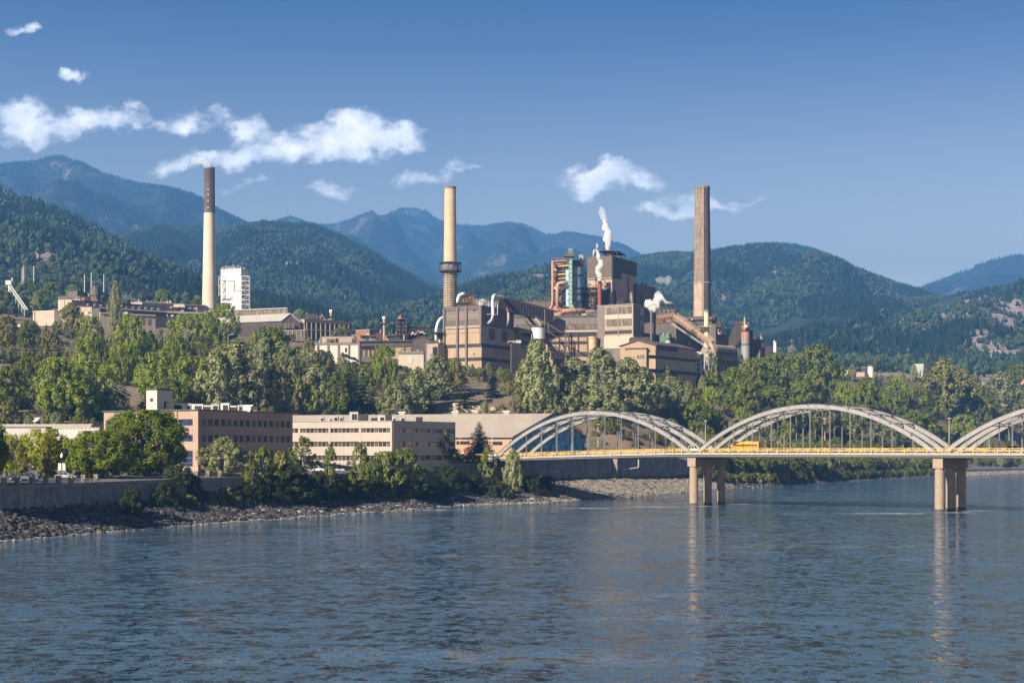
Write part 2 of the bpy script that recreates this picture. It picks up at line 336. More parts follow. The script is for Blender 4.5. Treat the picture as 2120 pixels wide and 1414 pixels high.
# river
def make_water():
    m = bpy.data.materials.new('river_water'); m.use_nodes = True; nt = m.node_tree; nt.nodes.clear(); L = nt.links.new
    N = lambda t: nt.nodes.new(t)
    out = N('ShaderNodeOutputMaterial'); b = N('ShaderNodeBsdfPrincipled'); L(b.outputs[0], out.inputs[0])
    b.inputs['Roughness'].default_value = .07; b.inputs['IOR'].default_value = 1.33
    tc = N('ShaderNodeTexCoord')
    def nz(scale, det, rough, st=(1,1,1), rot=0, dist=0):
        mp = N('ShaderNodeMapping'); mp.inputs['Scale'].default_value = st; mp.inputs['Rotation'].default_value = (0,0,rot)
        L(tc.outputs['Object'], mp.inputs[0]); n = N('ShaderNodeTexNoise'); n.inputs['Scale'].default_value = scale
        n.inputs['Detail'].default_value = det; n.inputs['Roughness'].default_value = rough; n.inputs['Distortion'].default_value = dist
        L(mp.outputs[0], n.inputs['Vector']); return n.outputs[0]
    def mth(op, a, c):
        n = N('ShaderNodeMath'); n.operation = op
        for i, v in enumerate((a, c)):
            if isinstance(v, (int, float)): n.inputs[i].default_value = v
            else: L(v, n.inputs[i])
        return n.outputs[0]
    def nv(scale, det, rough, amp, st=(1,1,1), rot=0, dist=0):     # a sloping facet at every point: (noise colour - half) * amp
        mp = N('ShaderNodeMapping'); mp.inputs['Scale'].default_value = st; mp.inputs['Rotation'].default_value = (0,0,rot)
        L(tc.outputs['Object'], mp.inputs[0]); n = N('ShaderNodeTexNoise'); n.inputs['Scale'].default_value = scale
        n.inputs['Detail'].default_value = det; n.inputs['Roughness'].default_value = rough; n.inputs['Distortion'].default_value = dist; L(mp.outputs[0], n.inputs['Vector'])
        v = N('ShaderNodeVectorMath'); v.operation = 'SUBTRACT'; L(n.outputs['Color'], v.inputs[0]); v.inputs[1].default_value = (.5,.5,.5)
        w_ = N('ShaderNodeVectorMath'); w_.operation = 'SCALE'; L(v.outputs[0], w_.inputs[0])
        if isinstance(amp, (int, float)): w_.inputs['Scale'].default_value = amp
        else: L(amp, w_.inputs['Scale'])
        return w_.outputs[0]
    calm = nz(.022, 5, .62, (.45,1.7,1), .35, 1.6)          # smoother and rougher reaches
    cr = N('ShaderNodeMapRange'); L(calm, cr.inputs[0]); cr.inputs[1].default_value=.38; cr.inputs[2].default_value=.52; cr.inputs[3].default_value=.22; cr.inputs[4].default_value=1.15
    vs = [nv(.03, 3, .55, .10, (1,.6,1), .5, .8), nv(.16, 3, .6, mth('MULTIPLY', cr.outputs[0], .34), (1,.9,1), .4, .5), nv(.42, 3, .6, mth('MULTIPLY', cr.outputs[0], .75), (.7,1.1,1), .35, .4), nv(.9, 4, .65, mth('MULTIPLY', cr.outputs[0], 1.5), (1,1,1), .3, .3), nv(4.5, 2, .6, mth('MULTIPLY', cr.outputs[0], .9))]
    tot_ = vs[0]
    for q in vs[1:]:
        ad = N('ShaderNodeVectorMath'); ad.operation = 'ADD'; L(tot_, ad.inputs[0]); L(q, ad.inputs[1]); tot_ = ad.outputs[0]
    ml = N('ShaderNodeVectorMath'); ml.operation = 'MULTIPLY'; L(tot_, ml.inputs[0]); ml.inputs[1].default_value = (1,1.5,0)
    ad = N('ShaderNodeVectorMath'); ad.operation = 'ADD'; L(ml.outputs[0], ad.inputs[0]); ad.inputs[1].default_value = (0,0,1)
    nn = N('ShaderNodeVectorMath'); nn.operation = 'NORMALIZE'; L(ad.outputs[0], nn.inputs[0]); L(nn.outputs[0], b.inputs['Normal'])
    mx = N('ShaderNodeMix'); mx.data_type = 'RGBA'; L(calm, mx.inputs[0]); mx.inputs[6].default_value = (.028,.056,.082,1); mx.inputs[7].default_value = (.050,.085,.122,1)
    # white water downstream of the piers and along the stony shore
    foamn = nz(.5, 8, .8, (.6,1.3,1), -.3, 1.2)
    tot = None
    sxyz = N('ShaderNodeSeparateXYZ'); L(tc.outputs['Object'], sxyz.inputs[0])
    for (x, y, rx, ry) in [(54,408,12,7),(40,402,22,9),(113,366,13,8),(96,360,22,9),(-22,380,11,7),(67,421,9,5),(128,588,7,3),(22,392,18,9),(122,377,10,6)]:
        dx = mth('DIVIDE', mth('SUBTRACT', sxyz.outputs[0], x), rx); dy = mth('DIVIDE', mth('SUBTRACT', sxyz.outputs[1], y), ry)
        g = mth('POWER', 2.718, mth('MULTIPLY', mth('ADD', mth('MULTIPLY', dx, dx), mth('MULTIPLY', dy, dy)), -1))
        tot = g if tot is None else mth('MAXIMUM', tot, g)
    fr = N('ShaderNodeMapRange'); L(mth('ADD', foamn, mth('MULTIPLY', tot, .325)), fr.inputs[0]); fr.inputs[1].default_value=.80; fr.inputs[2].default_value=.90
    m2 = N('ShaderNodeMix'); m2.data_type = 'RGBA'; L(fr.outputs[0], m2.inputs[0]); L(mx.outputs[2], m2.inputs[6]); m2.inputs[7].default_value = (.6,.66,.66,1)
    L(m2.outputs[2], b.inputs['Base Color'])
    r3 = N('ShaderNodeMapRange'); L(fr.outputs[0], r3.inputs[0]); r3.inputs[3].default_value=.07; r3.inputs[4].default_value=.8; L(r3.outputs[0], b.inputs['Roughness'])
    return m
b = MB(); b.add([(-2500,-1500,0),(3500,-1500,0),(3500,2600,0),(-2500,2600,0)], [(0,1,2,3)])
tag(b.build('river_water', make_water()), kind='structure')

# ---------------------------------------------------------------- scattering with geometry nodes
def hidden(name, me):
    o = bpy.data.objects.new(name, me); return o
def scatter(name, pts, scl, rot, idx, protos, kind='stuff', tilt=None):
    me = bpy.data.meshes.new(name); me.from_pydata([tuple(p) for p in pts], [], [])
    for nm, arr, ty in (('scl', scl, 'FLOAT'), ('rot', rot, 'FLOAT'), ('idx', idx, 'INT')):
        a = me.attributes.new(nm, ty, 'POINT'); a.data.foreach_set('value', np.array(arr, dtype=np.float32 if ty=='FLOAT' else np.int32))
    o = link(name, me); tag(o, kind=kind)
    ng = bpy.data.node_groups.new(name, 'GeometryNodeTree')
    ng.interface.new_socket('Geometry', in_out='INPUT', socket_type='NodeSocketGeometry'); ng.interface.new_socket('Geometry', in_out='OUTPUT', socket_type='NodeSocketGeometry')
    N = ng.nodes.new; L = ng.links.new; gi = N('NodeGroupInput'); go = N('NodeGroupOutput'); j = N('GeometryNodeJoinGeometry'); L(j.outputs[0], go.inputs[0])
    def attr(nm, ty):
        n = N('GeometryNodeInputNamedAttribute'); n.data_type = ty; n.inputs[0].default_value = nm; return n.outputs[0]
    s = attr('scl', 'FLOAT'); r = attr('rot', 'FLOAT'); ix = attr('idx', 'INT')
    cb = N('ShaderNodeCombineXYZ'); L(r, cb.inputs[2]); 
    if tilt: cb.inputs[0].default_value = tilt
    for i, p in enumerate(protos):
        oi = N('GeometryNodeObjectInfo'); oi.inputs['Object'].default_value = p; oi.inputs['As Instance'].default_value = True
        cmpn = N('FunctionNodeCompare'); cmpn.data_type = 'INT'; cmpn.operation = 'EQUAL'; L(ix, cmpn.inputs[2]); cmpn.inputs[3].default_value = i
        ip = N('GeometryNodeInstanceOnPoints'); L(gi.outputs[0], ip.inputs[0]); L(cmpn.outputs[0], ip.inputs[1]); L(oi.outputs['Geometry'], ip.inputs[2])
        L(cb.outputs[0], ip.inputs['Rotation']); L(s, ip.inputs['Scale']); L(ip.outputs[0], j.inputs[0])
    md = o.modifiers.new('scatter', 'NODES'); md.node_group = ng
    return o

def leafmat(name, col, var=.35, tip=None, trans=.25, use_tint=True):
    m = bpy.data.materials.new(name); m.use_nodes = True; nt = m.node_tree; nt.nodes.clear(); L = nt.links.new; N = lambda t: nt.nodes.new(t)
    out = N('ShaderNodeOutputMaterial'); d = N('ShaderNodeBsdfDiffuse'); t = N('ShaderNodeBsdfTranslucent'); ms = N('ShaderNodeMixShader'); ms.inputs[0].default_value = trans
    L(d.outputs[0], ms.inputs[1]); L(t.outputs[0], ms.inputs[2]); L(ms.outputs[0], out.inputs[0])
    oi = N('ShaderNodeObjectInfo')
    mr = N('ShaderNodeMapRange'); L(oi.outputs['Random'], mr.inputs[0]); mr.inputs[3].default_value = 1-var*.8; mr.inputs[4].default_value = 1+var*.8
    sc_ = mr.outputs[0]
    mx = N('ShaderNodeMix'); mx.data_type = 'RGBA'; mx.inputs[6].default_value = (*col, 1); mx.inputs[7].default_value = (*(tip or tuple(c*1.4 for c in col)), 1)
    if use_tint:
        at = N('ShaderNodeAttribute'); at.attribute_name = 'tint'; L(at.outputs['Fac'], mx.inputs[0])
    else:
        f = N('ShaderNodeMath'); f.operation = 'FRACT'; g = N('ShaderNodeMath'); g.operation = 'MULTIPLY'; g.inputs[1].default_value = 7.31; L(oi.outputs['Random'], g.inputs[0]); L(g.outputs[0], f.inputs[0]); L(f.outputs[0], mx.inputs[0])
    v = N('ShaderNodeVectorMath'); v.operation = 'SCALE'; L(mx.outputs[2], v.inputs[0]); L(sc_, v.inputs['Scale'])
    L(v.outputs[0], d.inputs[0]); L(v.outputs[0], t.inputs[0])
    return m
lm_fcon = leafmat('far_conifer', (.010,.020,.014), .4, (.020,.034,.020), .1, False)
lm_fdec = leafmat('far_broadleaf', (.030,.050,.026), .35, (.062,.082,.040), .15, False)
def far_conifer(layers=4, n=8, seed=0, r0=.2):
    r_ = random.Random(seed); b = MB()
    for l in range(layers):
        z0 = .06+.85*l/layers; z1 = min(z0+1.55/layers, 1.0) if l < layers-1 else 1.0; r = r0*(1-l/layers*.82)
        ph = r_.random()*6
        ring = [(r*(1.12 if i % 2 else .72)*cos(ph+2*pi*i/(2*n))*(1+r_.uniform(-.15,.15)), r*(1.12 if i % 2 else .72)*sin(ph+2*pi*i/(2*n)), z0-(.05 if i%2 else -.02)+r_.uniform(-.015,.015)) for i in range(2*n)]
        b.add(ring+[(0,0,z1)], [(i,(i+1)%(2*n),2*n) for i in range(2*n)])
    return hidden('conifer_pattern', b.mesh('conifer_pattern', lm_fcon))
def far_broad(seed=0, lobes=4, sub=1):
    import bmesh
    r_ = random.Random(seed); bm = bmesh.new()
    for l in range(lobes):
        c = Vector((r_.uniform(-.2,.2), r_.uniform(-.2,.2), r_.uniform(.4,.75))) if l else Vector((0,0,.5))
        mat_ = Matrix.Translation(c) @ Matrix.Diagonal((r_.uniform(.2,.3), r_.uniform(.2,.3), r_.uniform(.22,.38), 1))
        g = bmesh.ops.create_icosphere(bm, subdivisions=2 if sub>1 else 2, radius=1, matrix=mat_)
        for v in g['verts']: v.co += Vector((r_.uniform(-1,1), r_.uniform(-1,1), r_.uniform(-1,1)))*.055
    me = bpy.data.meshes.new('broadleaf_pattern'); bm.to_mesh(me); bm.free(); me.materials.append(lm_fdec)
    return hidden('broadleaf_pattern', me)
FC = [far_conifer(5, 7, 1, .17), far_conifer(4, 6, 2, .21), far_conifer(5, 6, 3, .15)]
FD = [far_broad(4), far_broad(5), far_broad(6)]
FARP = FC + FD

# ---------------------------------------------------------------- mountains
def forest_floor(name, base, base2, rock, rockamt, scale, rs=None):
    m = bpy.data.materials.new(name); m.use_nodes = True; nt = m.node_tree; nt.nodes.clear(); L = nt.links.new; N = lambda t: nt.nodes.new(t)
    out = N('ShaderNodeOutputMaterial'); b = N('ShaderNodeBsdfDiffuse'); L(b.outputs[0], out.inputs[0]); tc = N('ShaderNodeTexCoord')
    def nz(s, d=6, r=.6):
        n = N('ShaderNodeTexNoise'); n.inputs['Scale'].default_value = s; n.inputs['Detail'].default_value = d; n.inputs['Roughness'].default_value = r; L(tc.outputs['Object'], n.inputs['Vector']); return n.outputs[0]
    def mr(v, a, c, lo=0, hi=1):
        n = N('ShaderNodeMapRange'); L(v, n.inputs[0]); n.inputs[1].default_value=a; n.inputs[2].default_value=c; n.inputs[3].default_value=lo; n.inputs[4].default_value=hi; return n.outputs[0]
    m1 = N('ShaderNodeMix'); m1.data_type='RGBA'; L(mr(nz(scale), .42, .6), m1.inputs[0]); m1.inputs[6].default_value=(*base,1); m1.inputs[7].default_value=(*base2,1)
    m2 = N('ShaderNodeMix'); m2.data_type='RGBA'; L(mr(nz(rs or scale*1.7, 8, .68), .60-rockamt*.12, .66-rockamt*.1, 0, .85), m2.inputs[0]); L(m1.outputs[2], m2.inputs[6]); m2.inputs[7].default_value=(*rock,1)
    ra = N('ShaderNodeAttribute'); ra.attribute_name = 'rock'; rk = N('ShaderNodeMix'); rk.data_type='RGBA'; L(mr(ra.outputs['Fac'], .2, .6), rk.inputs[0]); L(m2.outputs[2], rk.inputs[6]); rk.inputs[7].default_value = (*rock,1)
    v = N('ShaderNodeVectorMath'); v.operation='SCALE'; L(rk.outputs[2], v.inputs[0]); L(mr(nz(scale*25, 4, .7), .3, .7, .55, 1.45), v.inputs['Scale'])
    L(v.outputs[0], b.inputs[0])
    bp = N('ShaderNodeBump'); bp.inputs['Distance'].default_value = 12; bp.inputs['Strength'].default_value=.6; L(nz(scale*18, 5, .7), bp.inputs['Height']); L(bp.outputs[0], b.inputs['Normal'])
    return m
def ridge(name, crest, dc, df, yf, amp, spur, mat, rows=46, step=10, p0=None, p1=None, crestn=2.0, seed=0.0, trees=None, rocks=()):
    cx_ = [c[0] for c in crest]; cy_ = [c[1] for c in crest]; pxs = np.arange(p0 or cx_[0], (p1 or cx_[-1])+1, step)
    dcf = (lambda p: np.interp(p, [c[0] for c in dc], [c[1] for c in dc])) if isinstance(dc, list) else (lambda p: dc)
    dff = (lambda p: np.interp(p, [c[0] for c in df], [c[1] for c in df])) if isinstance(df, list) else (lambda p: df)
    yff = (lambda p: np.interp(p, [c[0] for c in yf], [c[1] for c in yf])) if isinstance(yf, list) else (lambda p: yf)
    G = []
    for px in pxs:
        col = []; D = dcf(px); d0 = dff(px); yc = np.interp(px, cx_, cy_) + crestn*fbm(px, 0, 40, 4, seed+1); z1 = ZD(yc, D); z0 = ZD(yff(px), d0)
        for j in range(rows+6):
            t = j/(rows-1)
            if t <= 1:
                d = d0+(D-d0)*t; z = z0+(z1-z0)*(t**1.12); x = XD(px, d); wv = sin(pi*min(t,1)**1.0)
                warp = fbm(x, d, spur*1.3, 3, seed+7)*spur*.5
                rdg = 1-abs(fbm(x+warp, d*.35, spur, 3, seed+2))*2
                z += wv**.8*(amp*.6*(rdg-.5)+amp*.4*fbm(x, d, spur*.35, 4, seed+4))
                z = min(z, CZ+(z1-CZ)*(d/D)*(.995 if t < .97 else 1))   # nothing pokes above the ridge line
            else:
                tt = t-1; d = D+(D-d0)*tt; z = z1-(z1-z0)*tt*1.2; x = XD(px, d)
            col.append((x, d, z))
        G.append(col)
    R = rows+6; vs = [p for c in G for p in c]
    fs = [(i*R+j, (i+1)*R+j, (i+1)*R+j+1, i*R+j+1) for i in range(len(G)-1) for j in range(R-1)]
    o = MB().add(vs, fs).build(name, mat, smooth=True); tag(o, kind='structure')
    A = np.array(G)
    def rockiness(q):
        px = CX+q[0]*F/q[1]; py = HY-(q[2]-CZ)*F/q[1]; r = 0
        for (a, c, rx, ry) in rocks: r = max(r, 1.25-math.hypot((px-a)/rx, (py-c)/ry)+.9*fbm(q[0], q[1], spur*.25, 4, seed+50))
        return min(max(r, 0), 1)
    at = o.data.attributes.new('rock', 'FLOAT', 'POINT'); at.data.foreach_set('value', np.array([rockiness(v) for v in vs] if rocks else [0.0]*len(vs), dtype=np.float32))
    if trees:
        n, hgt, decbias, bare, tname, tmin = trees
        rs_ = np.random.RandomState(int(seed*10)+3)
        # area weighting: equal chance per ground area
        pa = A[:-1,:-1]; du = np.linalg.norm(A[1:,:-1]-pa, axis=2); dv = np.linalg.norm(A[:-1,1:]-pa, axis=2); ar = du*dv
        ar[:, rows+1:] = 0; ar[:, :int(rows*tmin)] = 0; pr = (ar/ar.sum()).ravel()
        ci = rs_.choice(len(pr), n, p=pr); ii, jj = np.divmod(ci, ar.shape[1]); u, v = rs_.rand(n,1), rs_.rand(n,1)
        p = (A[ii,jj]*(1-u)+A[ii+1,jj]*u)*(1-v)+(A[ii,jj+1]*(1-u)+A[ii+1,jj+1]*u)*v
        keep = []; idx = []; scl = []
        for q in p:
            dn = fbm(q[0], q[1], hgt*14, 4, seed+20); bn = fbm(q[0], q[1], hgt*9, 4, seed+33)
            if bn < bare and rs_.rand() < .88: continue
            if rocks and rs_.rand() < rockiness(q)*.9: continue
            dec = rs_.rand() < (1/(1+math.exp(-(dn+decbias)*9)))
            keep.append(q); idx.append((3+rs_.randint(3)) if dec else rs_.randint(3))
            scl.append(hgt*(.62 if dec else 1)*rs_.uniform(.55,1.2))
        scatter(tname, keep, scl, rs_.rand(len(keep))*6.3, idx, FARP)
    return A
ROCK = (.23,.19,.165)
ff_near = forest_floor('near_forest_floor', (.035,.042,.022), (.08,.07,.04), ROCK, .6, .006, .012)
ff_mid = forest_floor('mid_forest_floor', (.018,.030,.02), (.036,.048,.028), ROCK, .0, .004)
ff_far = forest_floor('far_forest_floor', (.014,.026,.020), (.028,.036,.028), (.11,.10,.09), .35, .0016)
ff_rock = forest_floor('rocky_forest_floor', (.04,.05,.026), (.085,.08,.05), (.25,.2,.18), 1.0, .005, .008)

ridge('near_left_hill', [(-700,170),(-300,300),(0,402),(60,420),(100,434),(150,458),(200,482),(260,512),(300,534),(350,556),(400,578),(430,590),(470,606),(520,622),(600,640),(680,665),(760,690)],
      [(-700,2300),(0,2500),(430,2100),(700,1800)], 1380, [(-700,610),(0,612),(300,640),(520,668),(760,715)], 60, 260, ff_near, seed=1.5,
      trees=(30000, 17, -.16, -.38, 'conifer_wood', 0), rocks=[(60,530,60,10),(230,560,50,10)])
ridge('mid_left_hill', [(100,560),(200,510),(290,480),(340,472),(400,476),(440,482),(480,470),(540,463),(600,466),(660,474),(720,500),(780,533),(840,568),(900,596),(960,622),(1020,650),(1100,690)],
      4000, 2100, 700, 120, 420, ff_mid, seed=3.5, trees=(70000, 15, -.14, -.6, 'mixed_wood', .1), rocks=[(600,545,40,10),(470,560,40,8)])
ridge('small_centre_hill', [(680,690),(740,655),(800,640),(860,626),(930,605),(960,592),(1000,583),(1060,572),(1130,557),(1180,553),(1220,560),(1300,590),(1400,630),(1500,670)],
      2700, 1550, 712, 50, 260, ff_near, seed=5.5, trees=(26000, 15, -.08, -.5, 'mixed_wood', 0), rocks=[(1115,575,26,7)])
ridge('right_mountain', [(1000,640),(1100,610),(1150,592),(1240,560),(1335,534),(1400,529),(1440,527),(1500,520),(1550,514),(1600,509),(1640,510),(1690,523),(1750,549),(1800,571),(1850,590),(1920,612),(2000,645),(2120,690),(2300,730)],
      5400, 2300, 716, 260, 800, ff_mid, rows=60, seed=8.5, trees=(110000, 16, -.12, -.8, 'mixed_wood', .12))
ridge('near_right_hill', [(1480,742),(1560,722),(1640,702),(1700,680),(1760,655),(1830,634),(1900,621),(1960,620),(2030,610),(2080,600),(2120,588),(2250,550),(2500,500),(2800,450)],
      3300, [(1480,1500),(1750,1650),(2800,1900)], 752, 110, 330, ff_rock, seed=11.5, trees=(60000, 15, -.1, -.36, 'mixed_wood', 0), rocks=[(2090,650,60,26),(2040,690,36,20),(2080,730,60,24),(1960,665,34,10),(1925,640,26,8)])
ridge('far_left_mountain', [(-700,420),(-200,370),(0,343),(60,336),(100,326),(125,323),(160,334),(210,358),(280,379),(340,387),(400,403),(440,428),(480,449),(520,466),(570,484),(650,520),(760,560)],
      7200, 3900, 600, 420, 1100, ff_far, rows=60, seed=14.5, trees=(45000, 17, -.4, -.3, 'distant_conifer_wood', .4), rocks=[(120,340,40,12),(150,360,60,10)])
ridge('far_centre_mountain', [(430,500),(500,470),(560,461),(600,450),(640,463),(680,467),(720,458),(750,446),(770,437),(785,452),(800,447),(830,435),(855,431),(880,437),(905,455),(945,466),(1000,470),(1035,462),(1065,460),(1100,474),(1130,486),(1165,481),(1200,487),(1240,492),(1290,508),(1335,533),(1400,560),(1500,600)],
      9800, 5600, 600, 520, 1300, ff_far, rows=60, seed=17.5, crestn=3, trees=(26000, 17, -.4, -.25, 'distant_conifer_wood', .65), rocks=[(850,438,26,8),(760,450,20,8),(1065,463,14,4),(700,466,24,4)])
ridge('far_right_mountain', [(1780,660),(1850,625),(1900,601),(1960,578),(2000,562),(2040,546),(2080,536),(2120,527),(2300,490),(2800,420)],
      9000, 5600, 640, 350, 1100, ff_far, rows=50, seed=20.5, trees=(9000, 24, -.3, -.3, 'distant_conifer_wood', .5))

# ---------------------------------------------------------------- haze
hb = MB(); hb.box(-4700, 6700, -1600, 12900, -5, 1720)
ho = hb.build('haze', None); tag(ho, kind='stuff')
hm = bpy.data.materials.new('haze'); hm.use_nodes = True; hm.node_tree.nodes.clear()
pv = hm.node_tree.nodes.new('ShaderNodeVolumePrincipled'); hmo = hm.node_tree.nodes.new('ShaderNodeOutputMaterial')
pv.inputs['Color'].default_value = (.098,.275,.60,1); pv.inputs['Density'].default_value = 1.55e-4; pv.inputs['Anisotropy'].default_value = .0
hm.node_tree.links.new(pv.outputs[0], hmo.inputs['Volume']); ho.data.materials.append(hm)
# ================================================================ BRIDGE
m_arch = M('silver_arch_paint', (.225,.22,.215), .15, .5, .6, streak=.35, dirt=(.13,.12,.115), patch=.55, patchcol=(.15,.15,.155), spec=.4)
m_archd = M('worn_steel', (.15,.15,.155), .25, .8, .6, patch=.5, patchcol=(.12,.12,.12))
m_deck = M('bridge_deck_edge', (.30,.29,.27), .15, .7, .8, streak=.2)
m_girder = M('dark_girder', (.035,.035,.038), .2, .7, .6)
m_asph = M('asphalt', (.06,.06,.06), .15, .5, .9)
m_pier = M('pier_concrete', (.27,.21,.155), .12, .5, .85, streak=.5, dirt=(.20,.13,.09), bump=.15)
B0 = Vector((52.4, 410.0, 0)); BD = Vector((.811, -.585, 0)).normalized(); BT = Vector((.585, .811, 0)).normalized()
SPAN = 71.8; WID = 17.0
def dz(s): return 0.0 if s > -5 else -1.75*min(1, (-5-s)/72)**1.15
def BP(s, w_, z): return B0 + BD*s + BT*w_ + Vector((0,0,z+dz(s)))
ROADZ = 15.35
bridge = empty('arch_bridge', B0+BT*8.5, 'long grey steel bridge with three arched spans on round concrete piers', 'bridge')
def strip(b, s0, s1, w0, w1, z0, z1, step=6.0):
    n = max(1, int(abs(s1-s0)/step)); 
    for i in range(n):
        a, c = s0+(s1-s0)*i/n, s0+(s1-s0)*(i+1)/n
        b.hexa([BP(a,w0,z0),BP(c,w0,z0),BP(c,w1,z0),BP(a,w1,z0)], [BP(a,w0,z1),BP(c,w0,z1),BP(c,w1,z1),BP(a,w1,z1)])
S0, S1 = -SPAN-24, SPAN*2+20
b = MB(); strip(b, S0, S1, -1.6, WID+1.6, ROADZ-.45, ROADZ-.02); b.build('deck', m_deck, bridge)
b = MB(); strip(b, S0, S1, .8, WID-.8, ROADZ-.02, ROADZ+.04); b.build('roadway', m_asph, bridge)
for w_, nm in ((-1.75,'girder'),(-.4,'girder'),(5,'girder'),(12,'girder'),(WID+.4,'girder')):
    b = MB(); strip(b, S0, S1, w_, w_+.35, ROADZ-1.35, ROADZ-.46); b.build(nm, m_girder, bridge)
b = MB(); strip(b, S0, S1, -2.1, -1.62, ROADZ-.62, ROADZ-.30); b.build('edge_beam', m_deck, bridge)
b = MB(); strip(b, S0, S1, -1.9, -1.76, ROADZ-1.0, ROADZ-.9); b.build('conduit', m_deck, bridge)
# piers
for i, s in enumerate((0, SPAN, 2*SPAN)):
    p = empty('bridge_pier', BP(s, 8.5, 0), ['brown concrete pier of three round columns under the junction of the left and middle arches',
        'brown concrete pier of three round columns nearest the right edge, standing in the river','brown concrete pier of three round columns outside the right edge of the view'][i], 'pier', 'bridge piers in the river')
    p.location.z = 0
    for w_ in (0, 8.45, 16.97):
        c = BP(s, w_, 0); c.z = 0
        b = MB(); b.lathe(c, [(1.24,.8),(1.22,11.35)], 24); b.build('column', m_pier, p, smooth=False)
        b = MB(); b.lathe(c, [(1.5,-2.5),(1.45,0.1),(1.27,.45),(1.26,.8)], 24); b.build('column_foot', M('wet_concrete', (.07,.06,.05), .3, 1, .6), p)
    b = MB(); a = [BP(s+q, w_, 0) for q, w_ in ((-1.32,-1.4),(1.32,-1.4),(1.32,18.3),(-1.32,18.3))]
    b.prism([(v.x, v.y) for v in a], 11.35, 13.95); b.build('cap_beam', m_pier, p)
    for w_ in (0, 8.45, 16.97):
        for q in (-.7,.7): 
            b = MB()
            a = [BP(s+q+e, w_+f, 0) for e, f in ((-.35,-.4),(.35,-.4),(.35,.4),(-.35,.4))]
            b.prism([(v.x,v.y) for v in a], 13.96, 14.0+dz(s)); b.build('bearing', m_girder, p)
# arches
RISE = 12.9
def arch_z(q): return ROADZ-.2 + RISE*(1-(2*q-1)**2)**.93      # q 0..1 along the span, centreline
def rib(s0, w_, parent):
    n = 26; d2 = .56; b = MB(); rings = []
    for i in range(n+1):
        q = i/n; s = s0+1.2+(SPAN-2.4)*q; z = arch_z(q)
        e = 1e-3; dzq = (arch_z(min(q+e,1))-arch_z(max(q-e,0)))/((min(q+e,1)-max(q-e,0))*(SPAN-2.4))
        t = Vector((1, dzq)).normalized(); nx, nz_ = -t.y, t.x
        lo = (s-nx*d2, z-nz_*d2); hi = (s+nx*d2, z+nz_*d2)
        rings.append([BP(lo[0], w_-.3, lo[1]), BP(lo[0], w_+.3, lo[1]), BP(hi[0], w_+.3, hi[1]), BP(hi[0], w_-.3, hi[1])])
    b.ring(rings); o = b.build('arch_rib', m_arch, parent)
    # cover flanges and splice plates as a sub-part
    b = MB()
    for i in range(n):
        for k_, (j0, j1) in enumerate(((3,2),(0,1))):
            a0, a1, c0, c1 = rings[i][j0], rings[i][j1], rings[i+1][j0], rings[i+1][j1]
            off = BT*.18; up = Vector((0,0,.05 if k_ == 0 else -.05))
            b.hexa([a0-off,c0-off,c1+off,a1+off], [a0-off+up,c0-off+up,c1+off+up,a1+off+up])
    f = b.build('flange', m_archd, o)
    return o
ribw = (0, 8.3, 16.6)
for i, s0 in enumerate((-SPAN, 0, SPAN)):
    ribs = []
    for w_ in ribw:
        rb = rib(s0, w_, bridge); ribs.append(rb)
        # small service brackets on top
        for kx in range(1, 12):
            q = kx/12; s = s0+1.2+(SPAN-2.4)*q; z = arch_z(q)+.62
            if w_ == 0:
                b = MB(); b.beam(BP(s-.5,w_-.35,z-.35), BP(s-.2,w_-.35,z+.25), .12, .35); b.beam(BP(s-.15,w_,z), BP(s-.15,w_,z+.7), .09, .09); b.build('bracket', m_girder, rb)
    me = None
    for w_, rb in zip(ribw, ribs):
        for kx in range(1, 12):
            q = kx/12; s = s0+1.2+(SPAN-2.4)*q; z1 = arch_z(q)-.5
            b = MB()
            for q2 in (-.11, .11): b.beam(BP(s+q2, w_, ROADZ-.1), BP(s+q2, w_, z1), .07, .16, BT)
            z = ROADZ+1.6
            while z < z1-.6:
                b.beam(BP(s-.15,w_,z), BP(s+.15,w_,z+.35), .05, .08, BT); z += 1.5
            b.build('hanger', m_arch, rb)
    # overhead bracing: portal struts, cross struts and diagonals between ribs
    qs = [(kx/12) for kx in range(2, 11)]
    for a, c in ((0,1),(1,2)):
        wa, wc = ribw[a]+.3, ribw[c]-.3
        for q in qs:
            s = s0+1.2+(SPAN-2.4)*q; z = arch_z(q)
            b = MB(); b.beam(BP(s,wa,z+.45), BP(s,wc,z+.45), .2, .22); b.beam(BP(s,wa,z-.45), BP(s,wc,z-.45), .2, .22)
            for kk in range(6):
                w0 = wa+(wc-wa)*kk/6; w1 = wa+(wc-wa)*(kk+1)/6; zz = (.4,-.4) if kk % 2 else (-.4,.4); b.beam(BP(s,w0,z+zz[0]), BP(s,w1,z+zz[1]), .1, .1)
            b.build('cross_strut', m_archd if q != qs[0] else m_arch, bridge)
        for q0, q1 in zip(qs[:-1], qs[1:]):
            sa, sb = s0+1.2+(SPAN-2.4)*q0, s0+1.2+(SPAN-2.4)*q1; za, zb = arch_z(q0)+.35, arch_z(q1)+.35; wm = (wa+wc)/2
            b = MB()
            b.beam(BP(sa,wa,za), BP(sb,wc,zb), .16, .16); b.beam(BP(sa,wc,za), BP(sb,wa,zb), .16, .16)
            za -= .8; zb -= .8; b.beam(BP(sa,wa,za), BP(sb,wm,zb), .12, .12); b.beam(BP(sa,wc,za), BP(sb,wm,zb), .12, .12)
            b.build('bracing', m_archd, bridge)
